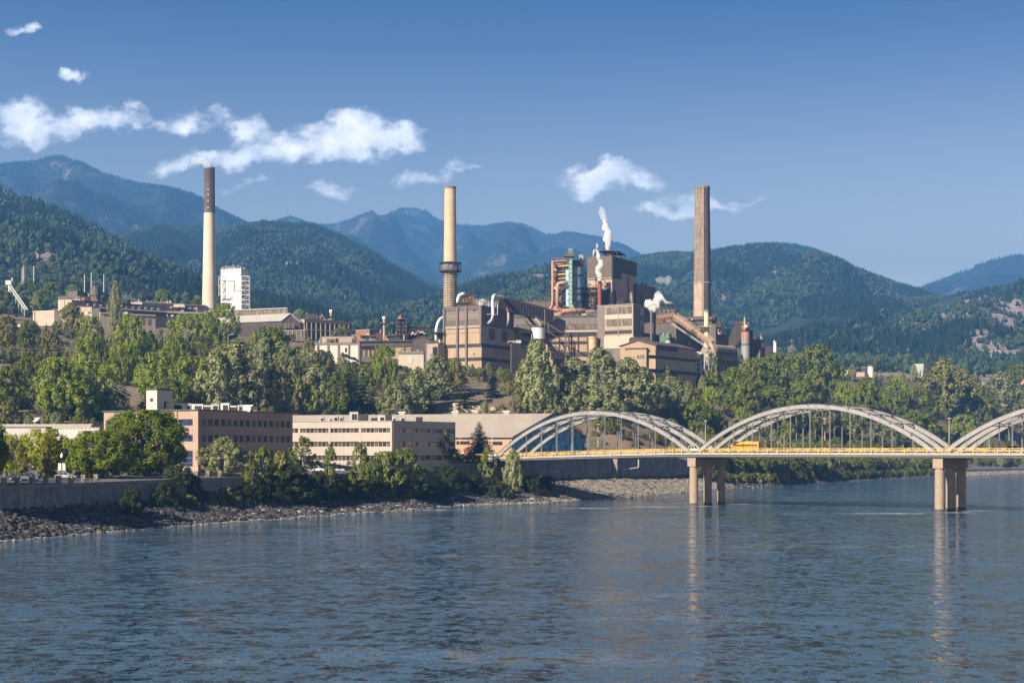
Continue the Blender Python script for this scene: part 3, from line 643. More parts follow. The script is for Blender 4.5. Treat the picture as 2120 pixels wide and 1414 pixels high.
# railings
for w_, sa, lab in ((-1.95, -SPAN-18, 'near railing'), (WID+1.5, -SPAN-4, 'far railing')):
    r = MB()
    for z, h in ((ROADZ+1.12, .12), (ROADZ+.72, .05), (ROADZ+.38, .05)):
        s = sa
        while s < S1-2.9:
            r.beam(BP(s,w_,z), BP(s+3,w_,z), .1, h); s += 3
    ro = r.build('railing', m_yel, bridge)
    s = sa; pm = None
    while s < S1-1:
        b = MB(); b.beam(BP(s,w_-.02,ROADZ-.42), BP(s,w_-.02,ROADZ+1.2), .16, .18, BD); b.beam(BP(s-.35,w_-.12,ROADZ-.4), BP(s+.35,w_-.12,ROADZ-.4), .12, .1); b.build('post', m_yel, ro); s += 3
# kerb barrier between the carriageway and the footway, weathered timber and yellow boards
for w_ in (1.0, 15.6):
    b = MB(); 
    s = -SPAN+2
    while s < S1-3:
        b.beam(BP(s,w_,ROADZ+.55), BP(s+2.9,w_,ROADZ+.55), .1, .34); s += 3
    g = b.build('guard_rail', M('guard_rail_paint', (.30,.21,.14), .3, 1, .7), bridge)
b = MB()
s = -SPAN+3
while s < S1-3:
    b.beam(BP(s,15.5,ROADZ+1.02), BP(s+2.4,15.5,ROADZ+1.02), .08, .2); s += 2.9
b.build('upper_rail', m_yel, bridge)
# bridge lamps on the far side
for i, (px, top) in enumerate(((1238, 878), (1461, 871), (1708, 866), (1965, 866))):
    # intersect with far edge w = 18
    best = min(np.arange(-SPAN, 2*SPAN, .25), key=lambda s: abs(CX+F*BP(s,18,0).x/BP(s,18,0).y-px)); q = BP(best, 18, ROADZ)
    t = empty('bridge_lamp', q, ['tall plain lamp post behind the left arch of the bridge','tall plain lamp post between the left and middle arches','tall plain lamp post behind the middle arch of the bridge','tall plain lamp post between the middle and right arches'][i], 'lamp post', 'lamp posts along the bridge')
    zt = ZD(top, q.y); b = MB(); b.tube([q-Vector((0,0,.5)), Vector((q.x,q.y,zt))], [.16,.1], 8); b.build('pole', m_ltan if i else m_lgrey, t)
    b = MB(); b.beam(Vector((q.x-.5,q.y,zt)), Vector((q.x+.5,q.y,zt)), .35, .18); b.build('lamp_head', m_lgrey, t)

# ---------------------------------------------------------------- school bus and cars
def wheel(c, ax, r, parent, wdt=.28):
    b = MB(); n = 14; u = ax.normalized(); f = Vector((0,0,1)); g = u.cross(f)
    rings = [[c+u*o+(g*cos(2*pi*i/n)+f*sin(2*pi*i/n))*rr for i in range(n)] for o, rr in ((-wdt/2,r*.9),(-wdt/2+.03,r),(wdt/2-.03,r),(wdt/2,r*.9))]
    b.ring(rings); o = b.build('tyre', M('tyre_rubber', (.02,.02,.02), .1), parent)
    b = MB(); b.ring([[c+u*q+(g*cos(2*pi*i/n)+f*sin(2*pi*i/n))*r*.55 for i in range(n)] for q in (-wdt/2-.02, wdt/2+.02)]); b.build('rim', m_lgrey, o)
class Frame:
    def __init__(s, o, fwd):
        s.o = Vector(o); s.f = Vector(fwd).normalized(); s.r = s.f.cross(Vector((0,0,1)))
    def p(s, a, l, z): return s.o+s.f*a+s.r*l+Vector((0,0,z))
    def box(s, b, a0, a1, l0, l1, z0, z1, ta=0, tl=0):
        return b.hexa([s.p(a0,l0,z0),s.p(a0,l1,z0),s.p(a1,l1,z0),s.p(a1,l0,z0)][::-1], [s.p(a0+ta,l0+tl,z1),s.p(a0+ta,l1-tl,z1),s.p(a1-ta,l1-tl,z1),s.p(a1-ta,l0+tl,z1)][::-1])
m_busy = M('school_bus_yellow', (.48,.24,.02), .06, .7, .35, spec=.5)
m_black = M('black_trim', (.015,.015,.016), .1, 1, .5)
def bus(o, fwd):
    t = empty('school_bus', o, 'yellow school bus crossing the bridge just right of the left pier', 'bus'); fr = Frame(o, fwd); L_ = 9.4
    b = MB(); prof = [(-1.2,.75),(-1.2,2.35),(-1.12,2.85),(-.85,3.1),(.85,3.1),(1.12,2.85),(1.2,2.35),(1.2,.75)]
    b.ring([[fr.p(a, l, z) for l, z in prof] for a in (-L_/2, L_/2-1.2)]); b.build('body', m_busy, t)
    b = MB(); hp = [(-.95,.75),(-.95,1.45),(-.75,1.65),(.75,1.65),(.95,1.45),(.95,.75)]
    b.ring([[fr.p(a, l*(1 if a < L_/2 else .92), z*(1 if a < L_/2 else .95)) for l, z in hp] for a in (L_/2-1.2, L_/2+.1)]); b.build('bonnet', m_busy, t)
    for sd in (-1, 1):
        for i in range(11):
            a = -L_/2+.45+i*.66; b = MB(); l0, l1 = (1.2,1.23) if sd > 0 else (-1.23,-1.2)
            fr.box(b, a, a+.52, l0, l1, 1.75, 2.35); b.build('window', m_glassd, t)
        for z in (1.3, 1.02):
            b = MB(); l0, l1 = (1.2,1.225) if sd > 0 else (-1.225,-1.2); fr.box(b, -L_/2+.05, L_/2-1.3, l0, l1, z, z+.07); b.build('stripe', m_black, t)
    b = MB(); fr.box(b, L_/2-1.2, L_/2-1.16, -1.0, 1.0, 1.75, 2.6); b.build('windscreen', m_glassd, t)
    b = MB(); fr.box(b, -L_/2-.03, -L_/2, -.8, .8, 1.6, 2.4); b.build('rear_window', m_glassd, t)
    b = MB(); fr.box(b, -L_/2+2, L_/2-4, -.5, .5, 3.1, 3.16); b.build('roof_hatch', m_white, t)
    b = MB(); fr.box(b, L_/2+.1, L_/2+.25, -1.1, 1.1, .45, .8); fr.box(b, -L_/2-.15, -L_/2, -1.15, 1.15, .5, .8); b.build('bumper', m_black, t)
    for a in (-L_/2+2.2, L_/2-.6):
        for l in (-1.05, 1.05): wheel(fr.p(a,l,.48), fr.r, .48, t)
    for l in (-.7,.7):
        b = MB(); fr.box(b, L_/2+.1, L_/2+.13, l-.12, l+.12, 1.0, 1.22); b.build('headlight', m_white, t)
def car(o, fwd, col, label, kind='sedan', s=1.0, name='parked_car', group=None, cat='car'):
    t = empty(name, o, label, cat, group); fr = Frame(o, fwd); mt = M('car_paint_'+str(col), col, .04, .5, .3, spec=.6)
    L_ = 4.6*s if kind != 'pickup' else 5.6*s; H = {'sedan':1.45,'suv':1.75,'pickup':1.85}[kind]*s; bz = .32*s
    prof = {'sedan': [(-2.25,.45),(-2.25,.85),(-1.9,.98),(-1.2,.98),(-.75,1.0),(-.1,1.0),(.9,.98),(1.0,.92),(2.1,.78),(2.28,.6),(2.28,.4)],
            'suv': [(-2.2,.45),(-2.2,1.0),(-2.1,1.08),(.9,1.08),(1.0,1.05),(2.1,.92),(2.28,.7),(2.28,.4)],
            'pickup': [(-2.7,.6),(-2.7,1.15),(-.9,1.15),(.9,1.12),(1.2,1.12),(2.6,1.02),(2.75,.8),(2.75,.5)]}[kind]
    cab = {'sedan': [(-1.7,.97),(-1.05,1.42),(.35,1.45),(1.05,.97)], 'suv': [(-2.15,1.06),(-1.9,1.7),(.4,1.75),(1.15,1.06)], 'pickup': [(-.95,1.13),(-.8,1.82),(.7,1.85),(1.35,1.12)]}[kind]
    W_ = .9 if kind == 'sedan' else .98
    b = MB(); b.ring([[fr.p(a*s, l*s, z*s) for a, z in prof] for l in (-W_,-W_+.01, W_-.01, W_)]); b.build('body', mt, t)
    cabring = lambda k_, w0, w1: [[fr.p(a*s, (w0 if z < 1.2 else w1)*sg*s, z*s) for a, z in cab] for sg in (-1, 1)]
    b = MB(); b.ring(cabring(0, W_-.06, W_-.2)); gl = b.build('cabin', m_glassd, t)
    b = MB(); a0, a1 = cab[1], cab[2]
    fr.box(b, a0[0]*s-.02, a1[0]*s+.02, -(W_-.2)*s, (W_-.2)*s, a0[1]*s-.03, a1[1]*s+.04)
    for sg in (-1, 1):
        for (p0, p1) in ((cab[0],cab[1]),(cab[3],cab[2]),(((cab[0][0]+cab[3][0])/2,cab[0][1]),((a0[0]+a1[0])/2,a0[1]))):
            b.beam(fr.p(p0[0]*s,sg*(W_-.05)*s,p0[1]*s), fr.p(p1[0]*s,sg*(W_-.19)*s,p1[1]*s), .07, .09)
    b.build('roof', mt, t)
    wb = L_*.3
    for a in (-wb, wb):
        for l in (-W_+.1, W_-.1): wheel(fr.p(a, l*s, .34*s), fr.r, .34*s*(1.1 if kind != 'sedan' else 1), t, .22)
    for l in (-.65,.65):
        b = MB(); fr.box(b, prof[-2][0]*s, prof[-2][0]*s+.02, (l-.14)*s, (l+.14)*s, .62*s, .76*s); b.build('headlight', m_white, t)
        b = MB(); fr.box(b, prof[1][0]*s-.02, prof[1][0]*s, (l-.12)*s, (l+.12)*s, .7*s, .84*s); b.build('tail_light', M('tail_light_red', (.4,.02,.01)), t)
    return t
def s_at(px, w_): return float(min(np.arange(-SPAN-20, 2*SPAN, .1), key=lambda s: abs(CX+F*BP(s,w_,0).x/BP(s,w_,0).y-px)))
R0 = ROADZ+.045
def on_bridge(px, w_): q = BP(s_at(px, w_), w_, R0); return q
bus(on_bridge(1543, 6.0), -BD)
car(on_bridge(1434, 4.4), BD, (.70,.69,.67), 'white pickup truck on the bridge at the foot of the left arch', 'pickup', name='moving_car', group='vehicles on the bridge')
car(on_bridge(1028, 4.4), BD, (.62,.60,.57), 'pale car driving onto the left end of the bridge', 'sedan', name='moving_car', group='vehicles on the bridge')
car(on_bridge(1735, 11.8), BD, (.04,.06,.06), 'dark green car on the bridge under the middle arch', 'suv', name='moving_car', group='vehicles on the bridge')
car(on_bridge(2104, 11.8), BD, (.05,.05,.055), 'dark car on the bridge at the right edge', 'suv', name='moving_car', group='vehicles on the bridge')

# ================================================================ RIVER WALLS AND PROMENADE
m_wall = M('river_wall_concrete', (.17,.16,.155), .25, .2, .9, streak=.9, dirt=(.045,.045,.047), patch=.6, patchcol=(.26,.25,.24), bump=.2, brick=(5.5,30,0,.14), mortar=.4)
def wallpts(px0, px1, step=10):
    out = []
    for px in np.arange(px0, px1+1, step):
        kn = knots(px); out.append((px, (kn[2,0]+kn[3,0])/2, kn[2,1], kn[3,1]))
    return out
def river_wall(px0, px1, label, cope=True, top_extra=0.0):
    W_ = wallpts(px0, px1); t = empty('river_wall', P(W_[0][0], HY, W_[0][1]), label, 'wall'); t.location.z = W_[0][2]
    r = [[(XD(px,d-1.0),d-1.0,zb-1.5),(XD(px,d+1.2),d+1.2,zb-1.5),(XD(px,d+1.2),d+1.2,zt+top_extra),(XD(px,d-.6),d-.6,zt+top_extra)] for px,d,zb,zt in W_]
    MB().ring(r).build('wall', m_wall, t)
    if cope:
        r = [[(XD(px,d-.95),d-.95,zt-.55),(XD(px,d+1.3),d+1.3,zt-.55),(XD(px,d+1.3),d+1.3,zt+.12+top_extra),(XD(px,d-.95),d-.95,zt+.12+top_extra)] for px,d,zb,zt in W_]
        MB().ring(r).build('coping', m_concd, t)
    return t
river_wall(-300, 560, 'stained concrete river wall under the promenade at the left')
river_wall(560, 1000, 'dark river wall behind the trees below the white office block')
river_wall(1000, 1500, 'streaked concrete river wall passing under the bridge', True, .2)
# yellow panel on the wall, pipes
kn = knots(1148); d = (kn[2,0]+kn[3,0])/2-1.2
t = tag(MB().hexa([P(1142,980,d),P(1153,980,d),P(1153,980,d+.1),P(1142,980,d+.1)], [P(1142,972,d),P(1153,972,d),P(1153,972,d+.1),P(1142,972,d+.1)]).build('marker_board', m_yel), 'small weathered yellow board fixed to the river wall under the bridge', 'sign')
kn = knots(1290); d = (kn[2,0]+kn[3,0])/2-1.3
tag(MB().tube([P(1322,951,d+4), P(1322,966,d+4), P(1320,968,d+3.8), P(1276,974,d)], .22, 8).build('wall_pipe', m_lgrey), 'pale bent pipe running along the river wall under the bridge', 'pipe')
# wall buttress
kn = knots(1272); d = (kn[2,0]+kn[3,0])/2
tag(MB().box(XD(1268,d),XD(1277,d),d-2.4,d-.8,kn[2,1]-1,kn[3,1]+.1).build('wall_buttress', m_conc), 'projecting pale buttress on the river wall under the bridge', 'buttress')

# promenade fence
def prom(px0, px1, label, pillars):
    W_ = lambda px: ((knots(px)[2,0]+knots(px)[3,0])/2+1.2, knots(px)[3,1])
    d, zt = W_(px0); t = empty('promenade_fence', (XD(px0,d), d, zt), label, 'fence')
    m_st = M('rubble_stone', (.30,.25,.22), .3, 3, .9, patch=.5, patchcol=(.14,.10,.09), brick=(.45,.3,.5,.05), mortar=.5)
    m_fe = M('fence_iron', (.03,.03,.032), .1, 1, .5)
    prev = None
    for px in pillars:
        d, zt = W_(px); x = XD(px, d)
        b = MB(); b.prism([(x-.42,d-.42),(x+.42,d-.42),(x+.42,d+.42),(x-.42,d+.42)], zt+.1, zt+1.55); pl = b.build('stone_pillar', m_st, t)
        b = MB(); b.prism([(x-.52,d-.52),(x+.52,d-.52),(x+.52,d+.52),(x-.52,d+.52)], zt+1.55, zt+1.7); b.build('cap', m_conc, pl)
        if prev is not None:
            p0 = Vector((prev[0], prev[1], prev[2])); p1 = Vector((x, d, zt)); b = MB(); v = Vector((0,0,1))
            b.beam(p0+v*1.25, p1+v*1.25, .07, .07); b.beam(p0+v*.3, p1+v*.3, .06, .06)
            n = int((p1-p0).length/.28)
            for i in range(1, n): q = p0.lerp(p1, i/n); b.beam(q+v*.3, q+v*1.25, .04, .04, Vector((1,0,0)))
            b.build('railing_panel', m_fe, t)
        prev = (x, d, zt)
prom(-50, 205, 'iron railing between rubble stone pillars along the promenade', [-60,-26,8,36,66,95,121,147,173,199])
prom(380, 450, 'short run of iron railing with stone pillars below the tan block', [368,385,406,430,455])
# ================================================================ BUILDING TOOLS
class Face:
    """vertical wall plane through two plan points (left to right as seen)"""
    def __init__(s, A, Bp, zc): s.A = Vector((A[0],A[1],0)); s.B = Vector((Bp[0],Bp[1],0)); s.D = (s.B-s.A).normalized(); s.L = (s.B-s.A).length; s.N = Vector((s.D.y,-s.D.x,0)); s.zc = zc
    def u(s, px):
        k_ = (px-CX)/F   # X = k Y
        return (s.A.x-k_*s.A.y)/(k_*s.D.y-s.D.x)
    def pt(s, u, z, out=0): v = s.A+s.D*u+s.N*out; v.z = z; return v
    def slab(s, b, u0, u1, z0, z1, o0, o1):
        return b.hexa([s.pt(u0,z0,o1),s.pt(u1,z0,o1),s.pt(u1,z0,o0),s.pt(u0,z0,o0)], [s.pt(u0,z1,o1),s.pt(u1,z1,o1),s.pt(u1,z1,o0),s.pt(u0,z1,o0)])
    def rect(s, name, px0, px1, py0, py1, mat, parent, out=.12, inn=-.1):
        z0, z1 = s.zc(py1), s.zc(py0); b = MB(); s.slab(b, s.u(px0), s.u(px1), z0, z1, inn, out); return b.build(name, mat, parent)
class Block:
    """box building seen at a corner: pxl left end, pxc near corner, pxr right end, corner depth d"""
    def __init__(s, name, label, cat, pxl, pxc, pxr, d, ytop, ybase, mat, roof=None, vl=(-.87,.49), vr=(.49,.87), group=None, zbase=None, parapet=True, matr=None, hip=None):
        vl = Vector((*vl,0)).normalized(); vr = Vector((*vr,0)).normalized(); s.d = d
        s.z = lambda py: ZD(py, d)
        Cn = Vector((XD(pxc,d), d, 0))
        def ext(px, v):
            k_ = (px-CX)/F; return (Cn.x-k_*Cn.y)/(k_*v.y-v.x)
        s.ll = abs(ext(pxl, vl)); s.lr = abs(ext(pxr, vr)); s.A = Cn+vl*s.ll; s.Cn = Cn; s.Bp = Cn+vr*s.lr; s.Dp = Cn+vl*s.ll+vr*s.lr
        s.z1 = ZD(ytop, d); s.z0 = (zbase if zbase is not None else ZD(ybase, d))-2.0
        s.fl = Face(s.A, Cn, s.z); s.fr = Face(Cn, s.Bp, s.z)
        s.root = empty(name, ((s.A+s.Bp)/2)+Vector((0,0,s.z0+2)), label, cat, group)
        pts = [(v.x,v.y) for v in (s.A, Cn, s.Bp, s.Dp)]; s.pts = pts
        s.wall = MB().prism(pts, s.z0, s.z1).build('wall', mat, s.root)
        if parapet:
            c = sum((Vector((*p,0)) for p in pts), Vector())/4; g = [(Vector((*p,0))-c) for p in pts]; g = [c+q*(1+.25/max(q.length,.1)) for q in g]
            MB().prism([(q.x,q.y) for q in g], s.z1, s.z1+.35).build('roof', roof or m_roofd, s.root)
    def L(s, name, *a, **k_): return s.fl.rect(name, *a, s.root, **k_) if False else s.fl.rect(name, a[0],a[1],a[2],a[3],a[4], s.root, **k_)
    def R(s, name, *a, **k_): return s.fr.rect(name, a[0],a[1],a[2],a[3],a[4], s.root, **k_)
def facade(face, parent, z0, z1, cols, rows, wallmat, glass, depth=.35, frame=None, mull=None, wname='wall_panel', pier='pier', skip=None, rail=False):
    """cols: list of (u0,u1) openings, rows: list of (za,zb); solid spandrels and piers stand proud of a recessed core"""
    L_ = face.L; rows = sorted(rows); zs = [z0]+[z for r in rows for z in r]+[z1]
    for i in range(0, len(zs), 2):
        if zs[i+1]-zs[i] > .02:
            b = MB(); face.slab(b, 0, L_, zs[i], zs[i+1], 0, depth); b.build('spandrel', wallmat, parent)
    for (za, zb) in rows:
        us = [0]+[u for c_ in cols for u in c_]+[L_]
        b = MB()
        for i in range(0, len(us), 2):
            if us[i+1]-us[i] > .02: face.slab(b, us[i], us[i+1], za+.002, zb-.002, 0, depth-.002)
        b.build(pier, wallmat, parent)
        for k_, (u0, u1) in enumerate(cols):
            b = MB(); face.slab(b, u0, u1, za, zb, .0, .04); wdw = b.build('window', glass if face is not bk.fr else GV[(k_*7+int(za))%4], parent)
            b = MB(); t_ = .07
            face.slab(b,u0,u0+t_,za,zb,.04,.11); face.slab(b,u1-t_,u1,za,zb,.04,.11); face.slab(b,u0+t_,u1-t_,zb-t_,zb,.04,.11); face.slab(b,u0+t_,u1-t_,za,za+t_,.04,.11)
            if (u1-u0) > 2.2 or mull: um = (u0+u1)/2; face.slab(b,um-.04,um+.04,za+t_,zb-t_,.04,.10)
            if rail and zb-za > 3: zm = za+(zb-za)*.55; face.slab(b,u0+t_,u1-t_,zm-.08,zm+.08,.04,.105); zm = za+(zb-za)*.25; face.slab(b,u0+t_,u1-t_,zm-.06,zm+.06,.04,.105)
            b.build('frame', frame or m_lgrey, wdw)

# ---------------------------------------------------------------- tan office block
GV = [M('office_window_'+n_, c_, .4, .8, .3, spec=.2) for n_, c_ in (('black',(.012,.013,.016)),('slate',(.03,.035,.045)),('blind',(.10,.09,.08)),('green',(.018,.025,.018)))]
m_peach = M('peach_concrete', (.34,.235,.172), .05, .3, .85, brick=(7.0,2.2,0,.05), mortar=.78, streak=.08, dirt=(.4,.25,.17))
bk = Block('tan_office_block', 'four storey peach concrete office block with a pale lift tower on its roof', 'building', 216, 410, 605, 372, 849, 988, m_dark, None, (-.87,.50), (.50,.87), zbase=9.6, parapet=False)
dp = .16; zt = bk.z1
for fc, cols_px, tall in ((bk.fl, [(220,247),(254,270),(290,316),(325,341),(349,364),(372,400)], True), (bk.fr, None, False)):
    if cols_px: cols = [(fc.u(a), fc.u(c)) for a, c in cols_px]
    else:
        n = 15; cols = [(1.1+i*(fc.L-1.4)/n, 1.1+i*(fc.L-1.4)/n+1.28) for i in range(n)]; cols = [(a, a+ (fc.L-1.4)/n*.66) for a, _ in cols]
    Z = bk.z
    facade(fc, bk.root, bk.z0, zt, cols, [(Z(881),Z(867)),(Z(914),Z(900)),(Z(966),Z(933)),(Z(990),Z(974))], m_peach, M('blue_glass', (.015,.025,.06), .3, .4, .2, spec=.12) if tall else m_glassd, dp, frame=m_dark if not tall else M('window_frame_blue', (.10,.13,.18)), rail=tall)
# joints: vertical ribs beside window bays on the sunny side
for px in (251, 275, 320, 345, 368):
    bk.L('rib', px-.6, px+.6, 849.5, 985, m_peach, out=.5, inn=.38)
# parapet trim and roof deck
bm_ = MB(); bk.fl.slab(bm_, -.6, bk.fl.L+.5, zt, zt+.25, -.5, .6); bk.fr.slab(bm_, -.5, bk.fr.L+.3, zt+.002, zt+.248, -.5, .6); bm_.build('parapet_cap', M('teal_flashing', (.05,.10,.11)), bk.root)
# corner fill
cnr = bk.Cn; bm_ = MB(); q = cnr+bk.fl.N*dp; r = cnr+bk.fr.N*dp; bm_.prism([(cnr.x,cnr.y),(q.x,q.y),(cnr.x+bk.fl.N.x*dp+bk.fr.N.x*dp, cnr.y+bk.fl.N.y*dp+bk.fr.N.y*dp),(r.x,r.y)], bk.z0, zt-.01); bm_.build('corner_pier', m_peach, bk.root)
# lift tower
tw = Block('lift_tower', 'pale rendered lift tower on the roof of the peach office block', 'tower', 303, 325, 357, 380, 807, 848, m_pale if False else M('pale_render', (.50,.43,.35), .06, .4, .85, streak=.2, dirt=(.35,.22,.16)), None, (-.87,.50), (.50,.87), zbase=zt+2.3)
tw.L('window', 311, 317, 824, 831, m_glass, out=.06); tw.R('pipe', 340, 341.5, 831, 845, m_dark, out=.4); tw.R('pipe', 340, 347, 831, 832.2, m_dark, out=.42)
# rooftop units
def unit(px0, px1, py0, py1, d, mat, label, cat='roof unit', grp=None, hood=None, dep=3.0, zb=None):
    t = empty('roof_unit', P((px0+px1)/2, py1, d), label, cat, grp)
    x0, x1 = XD(px0,d), XD(px1,d); z0, z1 = (zb if zb is not None else ZD(py1,d)), ZD(py0,d)
    b = MB()
    if hood:   # slanted intake hood: dark mouth facing left or right
        sgn = -1 if hood == 'l' else 1; xa = x0 if hood == 'l' else x1; xb = x1 if hood == 'l' else x0
        xm = xa+(xb-xa)*.35
        b.add([(xa,d,z1),(xm,d,z0),(xb,d,z0),(xb,d,z1),(xa,d+dep,z1),(xm,d+dep,z0),(xb,d+dep,z0),(xb,d+dep,z1)], [(0,1,2,3),(7,6,5,4),(0,4,5,1),(3,2,6,7),(0,3,7,4),(1,5,6,2)])
        b.build('casing', mat, t)
        b = MB(); g = .04*(z1-z0); b.add([(xa-sgn*.0+sgn*.03,d+.15,z1-g),(xm+sgn*.03,d+.15,z0+g),(xm+sgn*.03,d+dep-.15,z0+g),(xa+sgn*.03,d+dep-.15,z1-g)], [(0,1,2,3)]); b.build('intake', m_roofd, t)
        b = MB(); b.box(min(xa,xm)+.3*abs(xm-xa), max(xa,xm)+1.2, d-.03, d, z0+.2*(z1-z0), z1-.2*(z1-z0)); b.build('louvre', m_dark, t)
    else:
        b.box(x0,x1,d,d+dep,z0,z1); b.build('casing', mat, t)
        b = MB(); b.box(x0+.25*(x1-x0),x1-.1*(x1-x0),d-.04,d-.001,z0+.2*(z1-z0),z1-.2*(z1-z0)); b.build('grille', m_dark, t)
        b = MB(); b.box(x0-.1,x1+.1,d-.1,d+dep+.1,z1,z1+.1); b.build('lid', mat, t)
    return t
zr = zt+.0
for i, (a, c, y0, md, hd, lb) in enumerate([(358,385,838,m_white,'l','white slanted intake hood next to the lift tower'),(386,396,839,m_lgrey,None,'low grey casing right of the slanted hood beside the lift tower'),
    (397,420,840,m_white,None,'wide white casing in the middle of the peach roof'),(421,436,842,m_white,'l','low white slanted hood in the middle of the peach roof'),(437,453,840,m_lgrey,None,'grey louvred box left of the tallest box on the peach roof'),
    (457,474,838,m_white,None,'tallest white box with a dark grille on the peach roof'),(476,490,843,m_white,'l','small white hood right of the tallest box on the peach roof'),(492,503,842,m_lgrey,None,'small grey casing beside the right-facing hood'),(503,524,841,m_white,'r','white slanted hood facing right at the far end of the peach roof')]):
    unit(a, c, y0-3, 850, 388, md, lb, hood=hd, zb=zr, grp='roof units on the peach office block')
tag(MB().ring([[P(523,852,398),P(533,852,398),P(528,845,398)],[P(523,852,402),P(533,852,402),P(528,845,402)]]).build('skylight', m_pale), 'small pointed skylight at the right end of the peach roof', 'skylight')

# ---------------------------------------------------------------- white banded office block
m_offw = M('pale_concrete_panel', (.37,.325,.28), .05, .3, .85, streak=.22, dirt=(.40,.33,.28), brick=(11.5,30,0,.08), mortar=.75)
m_offs = M('window_ribbon', (.10,.085,.07), .5, .6, .12, brick=(1.75,30,0,.12), mortar=2.2, spec=.9)
ob = Block('banded_office_block', 'long pale concrete office block with ribbon windows beside the peach block', 'building', 560, 811, 940, 425, 872, 975, m_dark, None, (-.95,.31), (.60,.80), zbase=10, parapet=False)
for fc, mt, n in ((ob.fl, m_offw, 15), (ob.fr, m_offw, 10)):
    rows = [(895,886),(924,914),(953,943),(985,972)]; Z = ob.z; zs = [ob.z0]+[Z(v) for r in reversed(rows) for v in r]+[ob.z1]
    for i in range(0, len(zs), 2):
        b = MB(); fc.slab(b, 0, fc.L, zs[i], zs[i+1], 0, .5); b.build('spandrel', mt, ob.root)
    for (ya, yb) in rows:
        for i in range(n*2 if fc is ob.fl else n):
            nn = n*2 if fc is ob.fl else n; u0 = .3+i*(fc.L-.5)/nn; u1 = .3+(i+1)*(fc.L-.5)/nn-.12
            b = MB(); fc.slab(b, u0, u1, Z(ya)+.05, Z(yb)-.05, 0, .08); wv = b.build('window', M('office_glass_'+str(i % 3), [(.05,.035,.02),(.03,.03,.035),(.10,.07,.045)][i % 3], .4, .5, .08, spec=.9), ob.root)
        b = MB()
        for i in range(nn+1): uu = .3+i*(fc.L-.5)/nn-.06; fc.slab(b, uu-.05, uu+.05, Z(ya)+.05, Z(yb)-.05, .0, .16)
        b.build('mullions', m_lgrey, ob.root)
    npil = 4 if fc is ob.fl else 5
    for i in range(npil+1):
        uu = fc.L*i/npil; b = MB(); fc.slab(b, max(uu-.3,0), min(uu+.3,fc.L+(.5 if fc is ob.fl else 0)), ob.z0, ob.z1, 0, .56); b.build('pilaster', mt, ob.root)
b = MB(); ob.fl.slab(b, 0, ob.fl.L+.6, ob.z1, ob.z1+.18, -2, .7); ob.fr.slab(b, -.6, ob.fr.L, ob.z1+.004, ob.z1+.176, -2, .7); b.build('parapet_cap', m_roofg, ob.root)
MB().prism(ob.pts, ob.z1-.3, ob.z1).build('roof', m_roofg, ob.root)
for i, (a, c, y0, mt, lb) in enumerate([(662,670,864,m_lgrey,'small grey box, leftmost unit on the banded office roof'),(681,686,866,m_white,'tiny white box second from left on the banded office roof'),(689,700,862,m_lgrey,'squat grey unit left of the big double unit'),
    (702,710,863,m_lgrey,'narrow grey unit touching the big double unit'),(724,741,853,m_lgrey,'tall grey air handler, largest on the banded office roof'),(742,761,858,m_steel,'dark louvred unit attached right of the largest air handler'),
    (768,780,866,m_dark,'low dark pipe frame on the banded office roof'),(783,797,861,m_white,'white unit left of the dark twin fans'),(797,810,859,m_steel,'dark twin fan unit above the corner of the banded office'),(812,819,864,m_white,'small white vent right of the twin fans'),
    (828,838,864,m_lgrey,'grey vent on the shaded side of the banded office roof'),(861,874,864,m_dark,'dark box, rightmost unit on the banded office roof')]):
    unit(a, c, y0, 872, 434, mt, lb, zb=ob.z1, grp='roof units on the banded office block', dep=2.5)
# ---------------------------------------------------------------- big roofed warehouse with painted gable
m_ware = M('warehouse_roof', (.34,.29,.24), .06, .15, .8, streak=.15, dirt=(.40,.33,.27), brick=(6,60,0,.1), mortar=.93)
m_wall2 = M('orange_render', (.38,.25,.155), .06, .3, .85)
wd = 505; A0 = Vector((XD(1060,wd), wd, 0)); vl = Vector((-.965,.262,0)).normalized(); vr = Vector((.56,.83,0)).normalized(); LL = 108; LR = 50
e0, e1, e2, e3 = A0, A0+vr*LR, A0+vl*LL, A0+vl*LL+vr*LR; ze = ZD(903, wd); rid = A0+vr*LR/2; zr_ = ZD(857.5, rid.y); zb_ = 9
wh = empty('painted_warehouse', A0+vl*30+Vector((0,0,10)), 'large warehouse with a broad beige pitched roof and a blue painted gable behind the bridge', 'building')
V = lambda p, z: (p.x, p.y, z)
b = MB(); b.add([V(e2,zb_),V(e0,zb_),V(e0,ze),V(e2,ze)], [(0,1,2,3)]); b.add([V(e1,zb_),V(e3,zb_),V(e3,ze),V(e1,ze)], [(0,1,2,3)]); rr = rid+vl*LL
b.add([V(e3,zb_),V(e2,zb_),V(e2,ze),V(rr,zr_),V(e3,ze)], [(0,1,2,3,4)]); b.build('wall', m_wall2, wh)
